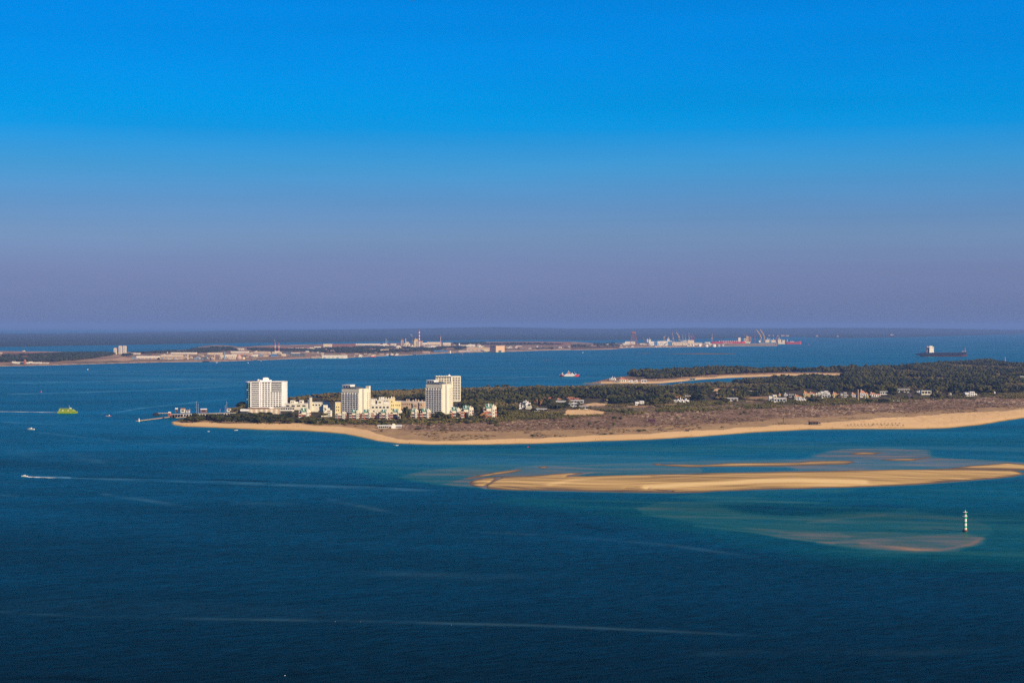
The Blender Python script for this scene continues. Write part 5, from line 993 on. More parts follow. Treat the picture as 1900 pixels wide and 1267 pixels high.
# green catamaran ferry
p = gp(108, 766.3); s = p.y / FPX; L = 35 * s; t = thing('catamaran_ferry', 'bright lime green catamaran ferry heading right', 'ferry', (p.x + L / 2, p.y, 0), .02)
m = MB()
for b in (-4, 4): m.loft([[(xx, yy + b, zz) for xx, yy, zz in rg] for rg in hull_rings(L, 3.2, 2.6, .15)])
m.prism([(-L * .5, 2.2), (L * .47, 2.2), (L * .5, 3.4), (-L * .5, 3.0)], -5.4, 5.4); m.build('hull', LIME, t)
MB().prism([(-L * .44, 3.0), (L * .40, 3.2), (L * .30, 6.0), (L * .26, 6.3), (-L * .42, 6.3)], -4.8, 4.8).build('cabin', LIME, t)
MB().prism([(-L * .42, 6.3), (L * .2, 6.3), (L * .17, 7.9), (-L * .40, 7.9)], -3.8, 3.8).build('upper_deck', LIME, t)
for i in range(7): pane('window', t, -L * .34 + i * L * .095, -L * .28 + i * L * .095, -4.9, 4.9, 4.1, 5.1, GLASS if i not in (1, 4) else WHITE)
MB().box(-L * .33, L * .10, -3.9, 3.9, 6.6, 7.3).build('window_band', mat('dark_green_glass', (.02, .08, .03), .3), t); MB().prism([(L * .12, 7.9), (L * .2, 7.9), (L * .17, 9.0), (L * .12, 9.0)], -2, 2).build('wheelhouse', WHITE, t); MB().bar((L * .1, 0, 7.9), (L * .08, 0, 13), .18, 5).build('mast', STEEL, t)
# tugboat
p = gp(290, 770.5); t = thing('tugboat', 'dark tugboat lying at the end of the thin mooring arm', 'tugboat', p, math.pi); MB().loft(hull_rings(11.5, 4.6, 2.1, .5)).build('hull', DARK, t); MB().box(-1.6, 2.6, -1.5, 1.5, 1.9, 4.3).build('wheelhouse', DARK, t); MB().frustum(-2.4, 0, 1.8, 5, .5, .5, 8).build('funnel', DARK, t); MB().bar((.5, 0, 4), (.5, 0, 7.2), .12, 5).build('mast', DARK, t); pane('window', t, -.8, 2.1, -1.56, 1.56, 3.2, 3.9, GLASS)
# red and white car ferry, double ended
p = gp(1056.5, 698.4); s = p.y / FPX; L = 37.5 * s; t = thing('car_ferry', 'red and white double ended car ferry crossing the channel', 'ferry', p)
R = []
for u in np.linspace(0, 1, 11):
    e = abs(2 * u - 1); w = 7.5 * (1 - e ** 4 * .8); zt = 4.6 + 1.8 * e ** 3; R.append([(-L / 2 + L * u, -w, zt), (-L / 2 + L * u, w, zt), ((-L / 2 + L * u) * .9, w * .7, -.4), ((-L / 2 + L * u) * .9, -w * .7, -.4)])
MB().loft(R).build('hull', REDP, t); MB().prism([(-L * .30, 1.5), (-L * .12, .7), (L * .16, .7), (L * .30, 3), (L * .2, 7.6), (-L * .16, 7.6), (-L * .22, 5.2)], -7.6, 7.6).build('superstructure', WHITE, t)
MB().prism([(-L * .28, 3.7), (-L * .36, 3.7), (-L * .32, 6.2), (-L * .27, 6.4)], -6, 6).build('bulwark', WHITE, t)
MB().prism([(-L * .12, 7.6), (L * .06, 7.6), (L * .03, 12), (-L * .09, 12)], -3.5, 3.5).build('bridge_house', TERRA, t); MB().box(-L * .10, L * .035, -4.4, 4.4, 12, 13.4).build('bridge', WHITE, t); MB().box(-L * .09, L * .025, -4.5, 4.5, 12.3, 13).build('bridge_window', GLASS, t)
MB().frustum(-L * .04, 0, 13.4, 17, .5, .3, 6).build('mast', WHITE, t); MB().frustum(L * .13, 0, 7.6, 10.6, 1.3, 1.1, 8).build('funnel', WHITE, t); MB().box(-L * .37, -L * .34, -2, 2, 4, 11).build('funnel', WHITE, t)
MB().box(L * .30, L * .335, -3, 3, 5, 9).build('ramp_tower', WHITE, t); MB().bar((L * .27, 0, 6), (L * .26, 0, 15), .2, 5).build('pole', STEEL, t); MB().bar((-L * .3, 0, 6), (-L * .32, 0, 12.5), .2, 5).build('pole', STEEL, t)
for i in range(6): pane('window', t, -L * .13 + i * L * .05, -L * .1 + i * L * .05, -7.68, 7.68, 5.4, 6.3, GLASS)
MB().prism([(-L * .5, 4.9), (-L * .42, 4.5), (-L * .42, 4.9), (-L * .5, 5.7)], -4, 4).build('ramp', STEEL, t); MB().prism([(L * .5, 4.9), (L * .42, 4.5), (L * .42, 4.9), (L * .5, 5.7)], -4, 4).build('ramp', STEEL, t)
# container ship without cargo
p = gp(1747, 661.3); s = p.y / FPX; L = 96 * s; h = s; t = thing('container_ship', 'empty dark blue container ship with a tall white deckhouse at anchor', 'cargo ship', p)
B = 15
def ship_ring(xx, w, zt, zb, wb=.85): return [(xx, -w, zt), (xx, w, zt), (xx - 0, w * wb, zb), (xx, -w * wb, zb)]
MB().loft([ship_ring(-L * .5, B * .8, 4.9 * h, 3.4 * h), ship_ring(-L * .46, B * .9, 5.6 * h, 2.6 * h), ship_ring(-L * .41, B, 6.4 * h, 1.6 * h), ship_ring(-L * .36, B, 6.9 * h, 1.2 * h), ship_ring(-L * .3, B, 7.2 * h, 1.8 * h), ship_ring(L * .34, B, 7.2 * h, 1.8 * h), ship_ring(L * .41, B * .9, 8.8 * h, 1.8 * h, .6), ship_ring(L * .46, B * .55, 8.9 * h, 1.8 * h, .5), ship_ring(L * .49, B * .12, 9.0 * h, 4 * h)]).build('hull', HULLBLUE, t)
MB().loft([ship_ring(-L * .41, B * .5, 1.6 * h, -1), ship_ring(-L * .3, B * .86, 1.9 * h, -1), ship_ring(L * .38, B * .86, 2.6 * h, -1), ship_ring(L * .44, B * .5, 3.2 * h, -1), ship_ring(L * .50, B * .1, 3.0 * h, 1.2 * h)]).build('waterline_band', mat('antifouling', (.07, .015, .03)), t)
a = -L * .208; MB().prism([(a - 4.4 * h, 7 * h), (a + 5.2 * h, 7 * h), (a + 4.2 * h, 9 * h), (a + 4.0 * h, 17 * h), (a - 3.6 * h, 17 * h), (a - 3.9 * h, 9 * h)], -B * .9, B * .9).build('deckhouse', mat('ship_white', (.90, .84, .70)), t)
MB().prism([(a - 5.8 * h, 16.6 * h), (a + 5 * h, 16.6 * h), (a + 4.4 * h, 17.6 * h), (a - 5.2 * h, 17.6 * h)], -B * 1.02, B * 1.02).build('bridge', MATS['ship_white'], t); MB().box(a - 3 * h, a + 2.5 * h, -6, 6, 17.6 * h, 19.6 * h).build('wheelhouse', CREAM, t); MB().box(a - 8 * h, a - 5 * h, -6, 6, 7 * h, 19 * h).build('funnel', PINK, t)
MB().bar((a + h, 0, 19 * h), (a + h, 0, 22 * h), 1.0, 5).build('mast', DARK, t); MB().box(-L * .20, L * .34, -B * .97, B * .97, 7.2 * h, 7.5 * h).build('hatch_coaming', SLATE, t); MB().box(L * .38, L * .47, -B * .5, B * .5, 8.8 * h, 9.5 * h).build('forecastle_rail', STEEL, t); MB().frustum(L * .455, 0, 9 * h, 16.4 * h, 1.9, 1.2, 6).build('foremast', mat('mast_red', (.40, .14, .12)), t)
for k in range(4): pane('window', t, a - 3 * h, a + 3.4 * h, -B * .905, B * .905, (9.2 + 1.8 * k) * h, (9.35 + 1.8 * k) * h, TAN)
# lighted beacon tower
p = gp(1791, 986); t = thing('beacon_tower', 'green and white banded beacon tower standing in the shoal water', 'beacon', p)
MB().frustum(0, 0, -.3, 1.2, 2.1, 1.9, 20).build('base', DARK, t); MB().frustum(0, 0, 1.2, 1.6, 1.4, 1.3, 20).build('collar', TERRA, t)
for a, b, m in ((1.6, 2.9, CREAM), (2.9, 4.1, GREENP), (4.1, 6.05, WHITE), (6.05, 7.15, GREENP), (7.15, 9.1, WHITE), (9.1, 10.4, GREENP)): MB().frustum(0, 0, a, b, 1.12 - a * .012, 1.12 - b * .012, 20).build('shaft_band', m, t)
MB().frustum(0, 0, 10.4, 10.75, 1.0, 1.65, 20).build('gallery', WHITE, t); b = MB()
for i in range(12): q = i * math.pi / 6; b.bar((1.6 * math.cos(q), 1.6 * math.sin(q), 10.7), (1.6 * math.cos(q), 1.6 * math.sin(q), 11.5), .03, 4); q2 = q + math.pi / 6; b.bar((1.6 * math.cos(q), 1.6 * math.sin(q), 11.5), (1.6 * math.cos(q2), 1.6 * math.sin(q2), 11.5), .03, 4)
b.build('railing', WHITE, t); MB().frustum(.15, 0, 10.75, 12.2, .72, .70, 16).build('upper_band', WHITE, t); MB().frustum(.15, 0, 12.2, 13.5, .70, .68, 16).build('upper_band', GREENP, t); MB().box(-1.3, -.5, -.4, .4, 11.9, 13.4).build('solar_panel', DARK, t)
MB().frustum(0, 0, 13.5, 13.75, 1.0, 1.55, 16).build('upper_gallery', WHITE, t); b = MB()
for i in range(8): q = i * math.pi / 4; b.bar((1.5 * math.cos(q), 1.5 * math.sin(q), 13.7), (1.5 * math.cos(q), 1.5 * math.sin(q), 14.4), .04, 4)
b.build('railing', WHITE, t); MB().frustum(0, 0, 13.75, 14.9, .42, .36, 12).build('lantern', WHITE, t); MB().frustum(0, 0, 14.9, 15.6, .5, .05, 12).build('lantern_roof', GREENP, t); MB().bar((0, 0, 15.5), (0, 0, 16.5), .06, 5).build('spike', GREENP, t)

# ------------------------------------------------------------------ people on the beaches (bodies grown as one surface)
def make_person():
    v = [(0,0,.95),(0,0,1.2),(0,0,1.45),(0,0,1.55),(0,-.02,1.68),(.09,.02,.9),(.12,.10,.5),(.12,.16,.06),(.13,.03,.02),(-.09,-.02,.9),(-.12,-.10,.5),(-.12,-.16,.06),(-.13,-.28,.02),(.2,0,1.42),(.27,.06,1.12),(.25,-.06,.88),(-.2,0,1.42),(-.27,-.06,1.12),(-.25,.08,.88)]
    e = [(0,1),(1,2),(2,3),(3,4),(0,5),(5,6),(6,7),(7,8),(0,9),(9,10),(10,11),(11,12),(2,13),(13,14),(14,15),(2,16),(16,17),(17,18)]
    rad = [.14,.13,.14,.055,.10,.09,.06,.045,.04,.09,.06,.045,.04,.06,.045,.035,.06,.045,.035]
    me = bpy.data.meshes.new('person_body'); me.from_pydata(v, e, []); o = bpy.data.objects.new('tmp_person', me); COL.objects.link(o)
    md = o.modifiers.new('s', 'SKIN')
    for i, rr in enumerate(rad): me.skin_vertices[0].data[i].radius = (rr, rr)
    me.skin_vertices[0].data[0].use_root = True
    o.modifiers.new('u', 'SUBSURF').levels = 1
    dg = bpy.context.evaluated_depsgraph_get(); out = bpy.data.meshes.new_from_object(o.evaluated_get(dg)); bpy.data.objects.remove(o); return out
PB = make_person(); bodies = []
for m in (CLOTHD, CLOTHR, SKIN): b = PB.copy(); b.materials.clear(); b.materials.append(m); bodies.append(b)
for i, (X, Y) in enumerate([(492,793.5),(496,791),(545,791),(551,791.5),(554,791),(540,795),(533,794),(346,789),(912,817),(939,823),(956,818),(965,821),(1105,816),(1112,813),(1316,806),(1392,797),(1399,794),(1441,796),(1484,795),(1504,791),(1543,794.5),(1545,794),(1559,787),(1611,793),(1722,793),(1712,790),(1739,791),(1752,788),(1770,787),(1780,785),(1807,779.5),(1833,779.5),(1841,778),(1823,776),(1855,772),(1872,771),(1866,777),(1885,768),(683,800),(690,797),(655,793),(668,805),(1283,808),(1190,815),(1650,794.5),(760,823),(1023,812)]):
    x, y, z = P(X, Y); o = bpy.data.objects.new('person', bodies[i % 3]); COL.objects.link(o); o.location = (x, y, z); o.rotation_euler.z = random.uniform(0, 6.28); o.scale = (1.25, 1.25, 1.1)
    tag(o, ('person in dark clothes', 'person in red clothes', 'person in swimwear')[i % 3] + ' walking on the sand of the long beach', 'person', 'people walking on the beach')
# bird just entering at the top edge
d = Vector(((768 - 950) / FPX, cp - (2 - 633.5) / FPX * sp_, -sp_ - (2 - 633.5) / FPX * cp)) * 60.0
t = thing('gliding_bird', 'blurred dark wing tip of a bird at the top edge of the sky', 'bird', Vector((0, 0, CAM_H)) + d + Vector((.36, 0, .20)))
MB().loft([[(xx, w * math.cos(a), zz + w * .7 * math.sin(a)) for a in (0, 1.05, 2.1, 3.14, 4.2, 5.2)] for xx, zz, w in ((-.18, .02, .01), (-.1, .02, .05), (.05, .02, .07), (.16, .03, .045), (.2, .035, .045), (.25, .03, .01))]).build('body', BIRDG, t)
for sg in (1, -1): MB().add([(0, 0, .04), (.1, 0, .04), (-.20, sg * .06 - .02, -.08), (-.52, sg * .10, -.27), (-.28, sg * .1, -.12), (0, sg * .01, .01), (-.2, sg * .06 - .02, -.10)], [(0, 1, 2), (0, 2, 4), (2, 3, 4), (1, 5, 6, 2), (2, 6, 3), (5, 0, 4, 6), (6, 4, 3)]).build('wing', BIRDG, t)

# ------------------------------------------------------------------ far shore: works, warehouses, shipyard
def PF(X, Y):
    z = 4.0
    for _ in range(5):
        x, y = G(X, Y, z); z = max(0.0, float(far_h(np.array([x]), np.array([y]))[0]))
    return float(x), float(y), z
BLUEG = mat('blue_grey_cladding', (.16, .24, .34)); BRICK = mat('brick', (.34, .10, .06)); FW = mat('far_white_cladding', (.72, .66, .56)); FC = mat('far_cream_cladding', (.66, .54, .38)); FT = mat('far_tan_cladding', (.42, .31, .22)); RR = mat('red_roof', (.40, .16, .10))
def shed(X0, X1, Yt, Yb, label, m=FW, kind='gable', roof=None, name='warehouse', cat='warehouse', nwin=5, rz=0.0):
    x, y, z = PF(X0, Yb); s = y / FPX; W = (X1 - X0) * s; H = (Yb - Yt) * s; D = max(14, min(70, W * .45))
    t = thing(name, label, cat, (x, y, z - 1), rz); H += 1
    if kind == 'gable': MB().box(0, W, 0, D, 0, H * .74).build('wall', m, t); MB().gable(0, W, 0, D, H * .74, H * .26, .5).build('roof', roof or FW, t)
    elif kind == 'flat': MB().box(0, W, 0, D, 0, H - 1).build('wall', m, t); MB().box(-.6, W + .6, -.6, D + .6, H - 1, H).build('roof', roof or m, t)
    elif kind == 'long': MB().box(0, W, 0, D, 0, H * .5).build('wall', roof or FT, t); MB().prism([(0, H * .5), (W, H * .5), (W, H), (0, H)], .4, D).build('upper_wall', m, t); MB().box(-.6, W + .6, -.5, D, H, H + .8).build('roof', FW, t)
    elif kind == 'tank': R_ = W / 2; MB().frustum(R_, R_, 0, H * .88, R_, R_, 16).build('shell', m, t); MB().frustum(R_, R_, H * .88, H, R_, R_ * .15, 16).build('roof', roof or m, t); return t
    elif kind == 'dome': R_ = W / 2; b = MB(); b.frustum(R_, R_, 0, H * .35, R_, R_ * .97, 14, True); b.frustum(R_, R_, H * .35, H * .75, R_ * .97, R_ * .6, 14); b.frustum(R_, R_, H * .75, H, R_ * .6, R_ * .12, 14); b.build('shell', m, t); return t
    elif kind == 'stepped':
        b = MB(); b.box(0, W * .5, 0, D, 0, H * .7); b.box(W * .35, W * .75, 2, D, 0, H); b.box(W * .7, W, 1, D * .8, 0, H * .5); b.build('wall', m, t); MB().box(W * .34, W * .76, 1, D + .5, H, H + .7).build('roof', roof or FW, t); pane('annex', t, W * .8, W * .97, .3, 6, H * .5, H * .72, roof or FW)
    for i in range(nwin):
        a = W * (.06 + .9 * i / nwin); pane('window' if i % 3 else 'door', t, a, a + W * .45 / nwin, -.25, .3, H * (.12 if i % 3 == 0 else .3), H * .45, BLUEG)
    return t
F_ROWS = [
 (22,28,670.5,674,'left white hall at the far left of the opposite shore'),(28,45,671.5,674.8,'long white hall left of the brick tower',FW,'gable'),(48,62,671,674.6,'white hall right of the brick tower',FW,'stepped'),(62,76,672,674.6,'low white sheds right of the hall by the brick tower',FW,'gable'),(78,89,672.8,674.4,'lowest white shed at the end of the left group',FW,'flat'),
 (41,46,650.5,652.2,'tiny pale farm on the reddish plain at the left',FC,'stepped'),(33,37,658,660.2,'little white house on the plain, leftmost of the first pair',FW,'gable'),(44,48,657.5,659.5,'little white house on the plain, right one of the first pair',FW,'gable'),(87,91,656.8,658.8,'white cottage on the plain, left of the middle pair',FW,'gable'),(93,101,656.8,658.6,'longer white cottage on the plain, right of the middle pair',FW,'gable'),(109,114,656,657.6,'white cottage on the plain standing alone in the middle',FW,'gable'),(123,130,656.8,658,'pinkish sheds on the plain before the three tall blocks',FC,'flat'),(0,3,654,657,'dark roofed house at the left edge of the far plain',FT,'gable'),
 (193,210,656,658.5,'white ridge shed left of the three tall blocks',FW,'long'),(242,259,654.8,657.2,'long white building right of the three tall blocks',FW,'flat'),(253,293,660.8,666.4,'long white warehouse with grey blue ends on the shore',FW,'long'),(245,253,662,666.4,'blue grey hall touching the left end of the long white warehouse',BLUEG,'gable',BLUEG),(293,299,660.8,666.2,'blue grey hall touching the right end of the long white warehouse',BLUEG,'gable',BLUEG),
 (297,337,658.6,666.8,'huge tan shed with a sloping roof on the shore',FT,'gable',FC),(322,338,663.5,666.6,'low pale shed in front of the huge tan shed',FC,'flat'),(317,362,654.3,657.6,'very long white roof behind the huge tan shed',FW,'long'),(385,411,654.6,658.6,'pale warehouse left of the blue grey silo tower',FC,'long'),
 (340,347,661,665,'small tan works building in the cement yard, left',FT,'stepped'),(350,357,661.5,665.5,'small tan works building in the cement yard, right',FT,'stepped'),(360,372,662,667.5,'grey plant hall in the dark works yard, left',BLUEG,'stepped'),(374,386,661.5,667.4,'grey plant hall in the dark works yard, middle',SLATE,'stepped'),(386,397,662.5,667.4,'brownish plant hall in the dark works yard, right',FT,'stepped'),
 (408,415.5,658.5,663.5,'white block with a flat roof beside the silo tower',FC,'flat'),(418,438,657.8,663.4,'broad tan hall right of the silo tower',FC,'gable'),(437,448,657.8,666,'brown dome shaped store on the shore',PINK,'dome'),(424,437,664,666.4,'low tan shed in front of the broad tan hall',FC,'flat'),(448,454,662.5,666.3,'pair of small cream tanks right of the brown dome',FC,'tank'),
 (428,460,652,655,'long white roof behind the broad tan hall',FW,'long'),(430,467,655,659.2,'long tan warehouse under the long white roof',FT,'long',RR),(470,500,652.5,656.5,'salmon warehouse left of the two thin chimneys',PINK,'gable',FC),(473,478,650.6,653.4,'little yellow building with a green roof in the works',YELLOW,'stepped',TEAL),(467,478,657.8,661.6,'white shed below the salmon warehouse',FW,'gable'),(481,486,656.8,661.4,'blue grey tank house in the works',BLUEG,'flat'),(487,503,653.4,658.4,'tan hall at the foot of the left thin chimney',FT,'stepped'),(489,502,658.5,661.2,'pink and white shed by the blue shed',FC,'gable',RR),
 (502,513,657,661.4,'bright blue shed below the two thin chimneys',BLUEP,'gable',BLUEP),(505,522,651.4,656.6,'cream works building around the two thin chimneys',FC,'stepped'),(525,539,651.8,657.4,'grey roofed works hall right of the two thin chimneys',SLATE,'gable',SLATE),(538,565,656,660.8,'long dark roofed shed near the shore',SLATE,'gable',SLATE,),(540,556,654.6,656.6,'thin white roof above the long dark shed',FW,'flat'),(522,530,656.5,660.6,'small white hall left of the long dark shed',FC,'flat'),
 (436,452,646.2,649,'pale slope roofed hall on the ridge behind the works',FC,'gable'),(535,562,645.4,648.6,'long white framed hall right of the two thin chimneys',FW,'flat'),(569,584,644.8,650,'white stepped building on the hill at the centre left',FW,'stepped'),(583,595,643,646.5,'white flat building joined to the stepped one on the hill',FW,'flat'),(600,615.5,638,646.6,'big cream cube hall on the hill',FC,'flat'),(601,606,646,649,'pink little hall under the big cream cube',PINK,'gable'),(567,573,651,653.2,'white shed with a red end below the white stepped building',FW,'gable'),(575,590,651.4,653.4,'low red roofed shed below the white stepped building',FT,'gable',RR),
 (608,622,650.2,653.8,'salmon house group in the trees below the cream cube',PINK,'stepped'),(597.5,642.5,657.8,663.6,'very long white quay warehouse near the middle of the shore',FW,'flat'),(632,641,655.2,657.4,'red roofed house behind the very long quay warehouse',FT,'gable',RR),(578,597,660,663.6,'low brown sheds left of the very long quay warehouse',FT,'flat'),
 (660,704,638,641.2,'long row of white roofs above the red earth bank',FW,'long'),(705,721,637.4,643.4,'white hall at the right end of the long row of roofs',FW,'stepped'),(724.5,735,637.6,640.8,'white hall left of the orange topped works tower',FW,'gable'),(726,739,641.5,644,'pale sloping conveyor hall by the works',FC,'gable'),(674,697,648,650.2,'small white houses strung through the wood',FW,'stepped'),(706,721,647.8,652.6,'bright cream block alone in the wood',FC,'flat'),(726,737,649,651.6,'salmon roofed house right of the cream block in the wood',PINK,'gable',PINK),(704,712,655.8,658,'brown store behind the quay right of the long warehouse',FT,'flat'),
 (750,761,634.5,643,'cream processing hall between the works towers',FC,'stepped'),(777,784.5,632.5,640.5,'tan hall right of the big striped chimney',PINK,'flat'),(735,744,641,646,'low pale halls left of the orange topped works tower',FW,'stepped'),(784,792,636,641,'sloping white conveyor house right of the works',FW,'gable'),(762,768,640,646.4,'white hall at the foot of the steaming stack',FW,'stepped'),
 (792,818,634.8,641.6,'large white roofed mill hall between the two striped chimneys',FC,'long'),(790,818,641.6,645.2,'low white hall in front of the mill hall',FW,'stepped'),(822,836,636,641.4,'cream hall right of the smaller striped chimney',FC,'gable'),(838,848,639.5,643,'pale brown sheds right of the cream hall',FT,'stepped'),(850.5,853.2,636.8,642,'white water tank tower',FW,'tank'),(853,868,640,643.6,'white low office beside the white tank tower',FW,'flat'),(868,881,639,643.4,'white arched hall above the long windowed factory',FW,'gable'),(886,895,640,644.6,'white house with twin gables above the long windowed factory',FW,'stepped'),
 (866,908,644.6,651.6,'long grey factory with rows of windows on the shore',TAN,'flat',FC),(898,908,647.4,651.8,'cream front at the right end of the long windowed factory',FC,'flat'),(851,873,650,653.2,'low pinkish quay shed left of the long windowed factory',PINK,'gable'),(784,797.5,651.6,655,'low pink quay shed in the middle of the shore',PINK,'flat'),(833.5,836.5,650,655,'small white tank with a round top on the quay',FW,'tank'),(805,830,649.8,652.6,'blue roofed shed in the wood by the quay',BLUEP,'flat',BLUEP),
 (940,951,643.8,646,'white sheds just right of the huge salmon box',FW,'stepped'),(956,960,643,646,'small cream shed on the flat shore',FC,'gable'),(958,968,641.4,643.6,'pink shed far back on the flat shore',PINK,'gable'),(1123,1131,638,641.4,'little white harbour house with a red roof before the shipyard',FW,'stepped',RR),(1144,1154,639.8,641.4,'low white quay shed left of the shipyard',FW,'flat'),
 (1155.5,1168,635,640,'stepped white silos at the left of the shipyard',FW,'stepped'),(1160,1178.5,633.6,638.8,'row of white silos under the tall rust gantry',FW,'flat'),(1187,1196,637,639,'low pale hall right of the rust gantry',FC,'flat'),(1204,1213.4,633.5,641.2,'left white repair hall of the shipyard',FW,'flat'),(1213.4,1219.6,633.8,641.1,'blue door block beside the left repair hall',BLUEP,'flat',FW),(1220,1239,632.8,641,'big white repair hall with a dark diagonal mark',FW,'flat'),(1239.2,1246.6,633.6,641,'blue door block at the right of the big repair hall',BLUEP,'flat',FW),
 (1247,1277,634,640.8,'long low hall with a grey roof in the shipyard',FC,'gable',GREYW),(1276.5,1287.8,631,642,'tall cream block standing in the middle of the shipyard',FC,'flat'),(1288,1303,635.4,641,'cream hall right of the tall cream block',FC,'gable',GREYW),
 (1264,1277,631.6,634,'white ship deckhouse rising behind the long hall',FW,'stepped'),(1308,1318,634.8,637.4,'white canteen hall behind the shipyard tanks',FW,'gable'),
 (1274,1277.5,639.6,642.4,'smallest shipyard tank at the left',FC,'tank'),(1284.5,1288.4,638.6,642.4,'second shipyard tank from the left',FW,'tank'),(1295,1301.5,638,642.6,'third shipyard tank from the left',FW,'tank'),(1307.5,1314.5,638,642.8,'fourth shipyard tank from the left',FW,'tank'),(1320.5,1329,637.6,642.6,'fifth and brightest shipyard tank',FW,'tank'),(1330,1336.5,637.8,642.4,'grey shipyard tank right of the brightest one',GREYW,'tank'),(1337.5,1344,638.2,642,'second grey shipyard tank, farther right',GREYW,'tank')]
for rw in F_ROWS:
    X0, X1, Yt, Yb, lb = rw[:5]; m = rw[5] if len(rw) > 5 else FW; kd = rw[6] if len(rw) > 6 else 'gable'; rf = rw[7] if len(rw) > 7 else None
    nm, ct = ('storage_tank', 'tank') if kd in ('tank', 'dome') else (('warehouse', 'warehouse') if (X1 - X0) > 14 else ('industrial_building', 'building'))
    shed(X0, X1, Yt, Yb, lb, m, kd, rf, nm, ct, 5 if X1 - X0 > 12 else 2)
ORD = 'first second third fourth fifth sixth seventh eighth ninth tenth eleventh twelfth'.split(); r2 = random.Random(31)
for (xa, xb, ya, yb, n, where) in [(300, 400, 658, 667, 10, 'in the cement yard'), (405, 470, 655, 666, 8, 'around the broad tan hall'), (470, 560, 654, 664, 12, 'below the two thin chimneys'), (560, 600, 654, 662, 6, 'left of the very long quay warehouse'), (644, 700, 657.5, 661.5, 9, 'on the quay right of the very long warehouse'), (700, 790, 640, 645, 9, 'at the foot of the works towers'), (820, 905, 639, 645, 8, 'above the long windowed factory'), (1185, 1345, 638.5, 641.5, 12, 'along the shipyard front'), (940, 1060, 643, 649, 5, 'on the flat shore right of the salmon box')]:
    for k, X in enumerate(sorted(r2.uniform(xa, xb) for _ in range(n))):
        w = r2.uniform(2.5, 7); Yb = min(r2.uniform(ya, yb), float(FF(X)) - 1.2); cn, cm = r2.choice((('white', FW), ('tan', FT), ('pink', PINK), ('cream', FC), ('grey', GREYW)))
        shed(X, X + w, Yb - r2.uniform(1.0, 2.6), Yb, ORD[k] + ' small ' + cn + ' shed from the left ' + where, cm, r2.choice(('gable', 'flat', 'stepped')), None, 'works_shed', 'shed', 2)
for X0, X1, Yt, Yb, lb in [(211,216,646,657.6,'shortest and leftmost of the three tall beige blocks on the far shore'),(220,225.6,642,656.6,'middle one of the three tall beige blocks on the far shore'),(227.6,233.8,642,657.2,'right one of the three tall beige blocks on the far shore')]:
    x, y, z = PF(X0, Yb); s = y / FPX; W = (X1 - X0) * s * .94; H = (Yb - Yt) * s; t = thing('silo_tower', lb, 'tower block', (x, y, z)); MB().box(0, W, 0, W, 0, H).build('wall', FC, t); MB().box(W * .1, W * .9, 1, W, H, H + 2).build('roof', FT, t); pane('shaft_strip', t, W * .40, W * .52, -.3, .3, 1, H - 2, GREYW)
    for k in range(5): pane('window', t, W * .1, W * .34, -.2, .2, H * (.1 + .17 * k), H * (.16 + .17 * k), BLUEG); pane('window', t, W * .6, W * .88, -.2, .2, H * (.1 + .17 * k), H * (.16 + .17 * k), BLUEG)
x, y, z = PF(909, 652.4); s = y / FPX; t = thing('boat_hall', 'huge plain salmon coloured box shaped hall on the shore', 'hall', (x + 11 * s, y, z - 1), -math.radians(35)); h = 12.4 * s
MB().box(-13 * s, 0, 0, 28 * s, 0, h * .96).build('wall', PINK, t); MB().box(-.4, .5, 0, 28 * s, 0, h * .95).build('sunlit_wall', mat('sunlit_salmon_cladding', (.62, .42, .26)), t); MB().box(-13.4 * s, .4 * s, -.4 * s, 28.4 * s, h * .96, h).build('roof', PINK, t); MB().box(.4, 1.0, 8 * s, 17 * s, 0, h * .3).build('door', SLATE, t)  # one cladding: sunlit face painted paler, left side darker pink for its shade
def chimney(X, Yt, Yb, r, label, bands, hb=6, name='chimney'):
    x, y, z = PF(X, Yb); s = y / FPX; H = (Yb - Yt) * s; t = thing(name, label, 'chimney', (x, y, z)); n = bands; red = mat('chimney_red', (.50, .06, .04)); Hs = H * (.62 if n > 4 else 1.0); h0 = H - Hs if n > 4 else 0
    if h0: MB().frustum(0, 0, 0, h0, r, r * .9, 12).build('shaft', FC, t)
    for k in range(n): MB().frustum(0, 0, h0 + Hs * k / n, h0 + Hs * (k + 1) / n, r * (.9 - .2 * k / n), r * (.9 - .2 * (k + 1) / n), 12).build('band', red if (n - k) % 2 else FW, t)
    MB().frustum(0, 0, H, H + 1.2, r * .8, r * .8, 12).build('rim', red, t); return t
chimney(777.8, 612.6, 646, 5.2, 'tallest red and white banded chimney of the far works', 7)
chimney(817.5, 623.5, 644, 2.2, 'thin red and white banded chimney right of the tallest one', 7)
chimney(510.4, 635.5, 655, 2.4, 'left one of two thin white chimneys with red tops', 4); chimney(517.4, 636.5, 655, 2.4, 'right one of two thin white chimneys with red tops', 4)
def stack(X, Yt, Yb, r, label, m):
    x, y, z = PF(X, Yb); s = y / FPX; H = (Yb - Yt) * s; t = thing('plant_stack', label, 'stack', (x, y, z)); MB().frustum(0, 0, 0, H, r, r * .8, 10).build('shaft', m, t); MB().frustum(0, 0, H * .6, H * .64, r * 1.4, r * 1.4, 10).build('platform', FT, t); MB().frustum(0, 0, H, H + 1.5, r * .95, r * .95, 10).build('rim', DARK, t)
